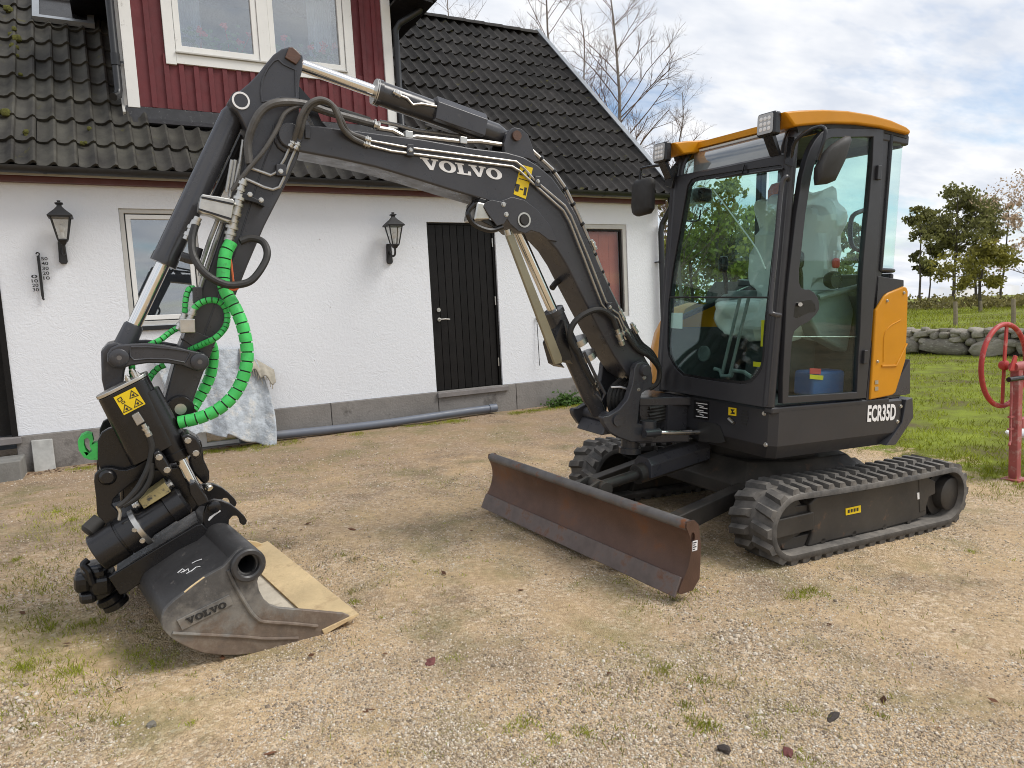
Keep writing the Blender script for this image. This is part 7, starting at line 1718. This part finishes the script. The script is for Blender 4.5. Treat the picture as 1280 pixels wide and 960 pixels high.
def vnoise(x, y, f, seed):                                    # smooth value noise
    rg = np.random.RandomState(seed); T = rg.rand(64,64); a, b = x*f, y*f; i, j = np.floor(a).astype(int), np.floor(b).astype(int); u, v = a-i, b-j; u, v = u*u*(3-2*u), v*v*(3-2*v)
    g = lambda p, q: T[p%64, q%64]
    return (g(i,j)*(1-u)+g(i+1,j)*u)*(1-v)+(g(i,j+1)*(1-u)+g(i+1,j+1)*u)*v
def turf_np(x, y):
    bx = np.where(y < 6, 6.15+(y-2.87)*.27, 7.0)+np.where(y < 2.8, (2.8-y)*2.2, 0); return np.clip(.5+(x-bx)*.75, 0, 1)
def pebble_material():
    m, n, l, b = custom('pebble'); g = n.new('ShaderNodeNewGeometry')
    c = ramp(n, l, g.outputs['Random Per Island'], [(0,(.20,.155,.115)),(.2,(.34,.265,.18)),(.55,(.52,.42,.30)),(.85,(.60,.51,.40)),(1.,(.68,.63,.55))])
    nz = node(n, l, 'ShaderNodeTexNoise', {'Vector': g.outputs['Position'], 'Scale': 160., 'Detail': 3}).outputs[0]
    k = node(n, l, 'ShaderNodeMapRange', {0: nz, 1: .3, 2: .7, 3: .7, 4: 1.25}).outputs[0]
    c = node(n, l, 'ShaderNodeVectorMath', {0: c, 'Scale': k}, operation='SCALE').outputs[0]
    l.new(c, b.inputs['Base Color']); b.inputs['Roughness'].default_value = .85; MATS['pebble'] = m
pebble_material()
rg_ = np.random.RandomState(3)
def scatter(n, y0, y1, keep, thr=0., pw=1.):
    q = gp_np(rg_.uniform(-60,1340,n), y0+(y1-y0)*rg_.rand(n)**pw); x, y = q[:,0], q[:,1]
    k = (turf_np(x,y) < .45) & (y < YW-.18) & (y > -.5) & (x > -3.8) & (x < 8.8)
    d = .6*vnoise(x,y,1.6,1)+.4*vnoise(x,y,5.,2)
    return q[k & (d+rg_.uniform(-.22,.22,n) > thr)]
pebbles(scatter(170000, 585, 975, 1, .47, .85), .0016, .0062, 2, 'gravel_stones', 'loose grey and tan gravel stones on the yard', 'pebble', 2.2)
pebbles(scatter(7000, 600, 970, 1, .58, .9), .004, .011, 12, 'coarse_gravel', 'coarser pale gravel stones in loose patches', 'pebble', 2.5)
pebbles(scatter(14000, 520, 610, 1, .46), .003, .010, 3, 'gravel_stones_far', 'gravel stones further up the yard towards the house', 'pebble', 2.5)
def patch(px, py, sx, sy, n): return gp_np(px+rg_.randn(n)*sx, py+rg_.randn(n)*sy)
pebbles(patch(925,794,15,6,220), .005, .014, 5, 'pale_stone_patch', 'patch of pale stones in the middle foreground gravel', 'pebble')
pebbles(patch(20,890,22,18,260), .005, .013, 6, 'pale_stone_patch', 'patch of pale stones at the left edge of the foreground', 'pebble')
# moss cushions on the old tiles
rr = random.Random(8)
for px, py, s_ in ((15,42,.05),(19,48,.04),(18,58,.03),(20,69,.03),(6,141,.05),(9,143,.03),(27,93,.025),(33,166,.025),(12,12,.04),(110,160,.03),(104,180,.022)):
    d = ray(px, py); n_ = Vector((0,-sa,ca)); p0 = Vector(rp(0,0,.045)); t = n_.dot(p0-EYE)/n_.dot(d); c = EYE+d*t; mb = MB()
    for k in range(5): blob(mb, c+Vector((rr.gauss(0,s_*.5),rr.gauss(0,s_*.3),rr.gauss(0,s_*.3))), (s_*rr.uniform(.4,.8),)*3, 9, 6, .35, k)
    o = mb.build('moss_cushion', 'moss', roof, sharp=None); o['kind'] = 'stuff'
# single bits lying on the gravel
def bit(px, py, s, mat, name, label, cat, seed):
    q = gp(px, py); bm = bmesh.new(); bmesh.ops.create_icosphere(bm, subdivisions=2, radius=1)
    for v in bm.verts:
        k = 1+.45*noise.noise(v.co*2.1+Vector((seed,0,0))); v.co = Vector((v.co.x*s[0]*k, v.co.y*s[1]*k, v.co.z*s[2]*k))
    me = bpy.data.meshes.new(name); bm.to_mesh(me); bm.free(); me.materials.append(M(mat)); o = link(name, me); o.location = q+Vector((0,0,s[2]*.5)); o.rotation_euler = (0,0,seed); tag(o, label, cat)
bit(538,829,(.036,.020,.010),'brick','brick_fragment','flat dark red brick fragment on the gravel below the bucket','stone',1)
bit(905,938,(.024,.017,.011),'darkbit','bark_piece','dark lump of bark near the bottom edge right of centre','bark',2)
bit(1042,897,(.042,.016,.008),'darkbit','bark_piece','long flat dark bark piece in the right foreground','bark',3.4)
bit(985,942,(.026,.016,.010),'brick','brown_stone','small reddish brown stone near the bottom edge','stone',4)
bit(440,662,(.035,.014,.006),'deadleaf','bark_piece','brown wood splinter on the gravel between bucket and blade','bark',5)
bit(190,908,(.016,.014,.012),'stone','loose_stone','single grey loose stone in the left foreground','stone',6)
# fallen leaves along the wall and on the yard
rr = random.Random(33); lf = MB()
for i in range(330):
    if i < 300: q = Vector((rr.uniform(-.9,1.7) if i < 240 else rr.uniform(1.7,6.9), YW-.08-abs(rr.gauss(0,.16)), 0))
    else: q = gp(rr.uniform(0,1280), rr.uniform(560,950))
    q.z = gz(q.x,q.y)+.008; s = rr.uniform(.012,.03); a = rr.uniform(0,6.28); u = Vector((math.cos(a),math.sin(a),rr.uniform(-.3,.3))); v = Vector((-math.sin(a),math.cos(a),rr.uniform(-.3,.3)))
    lf.add([q-u*s,q+v*s*.5,q+u*s,q-v*s*.5],[(0,1,2,3)])
tag(lf.build('fallen_leaves', 'deadleaf', None, sharp=None, recalc=False), 'brown fallen leaves along the wall and on the yard', kind='stuff')
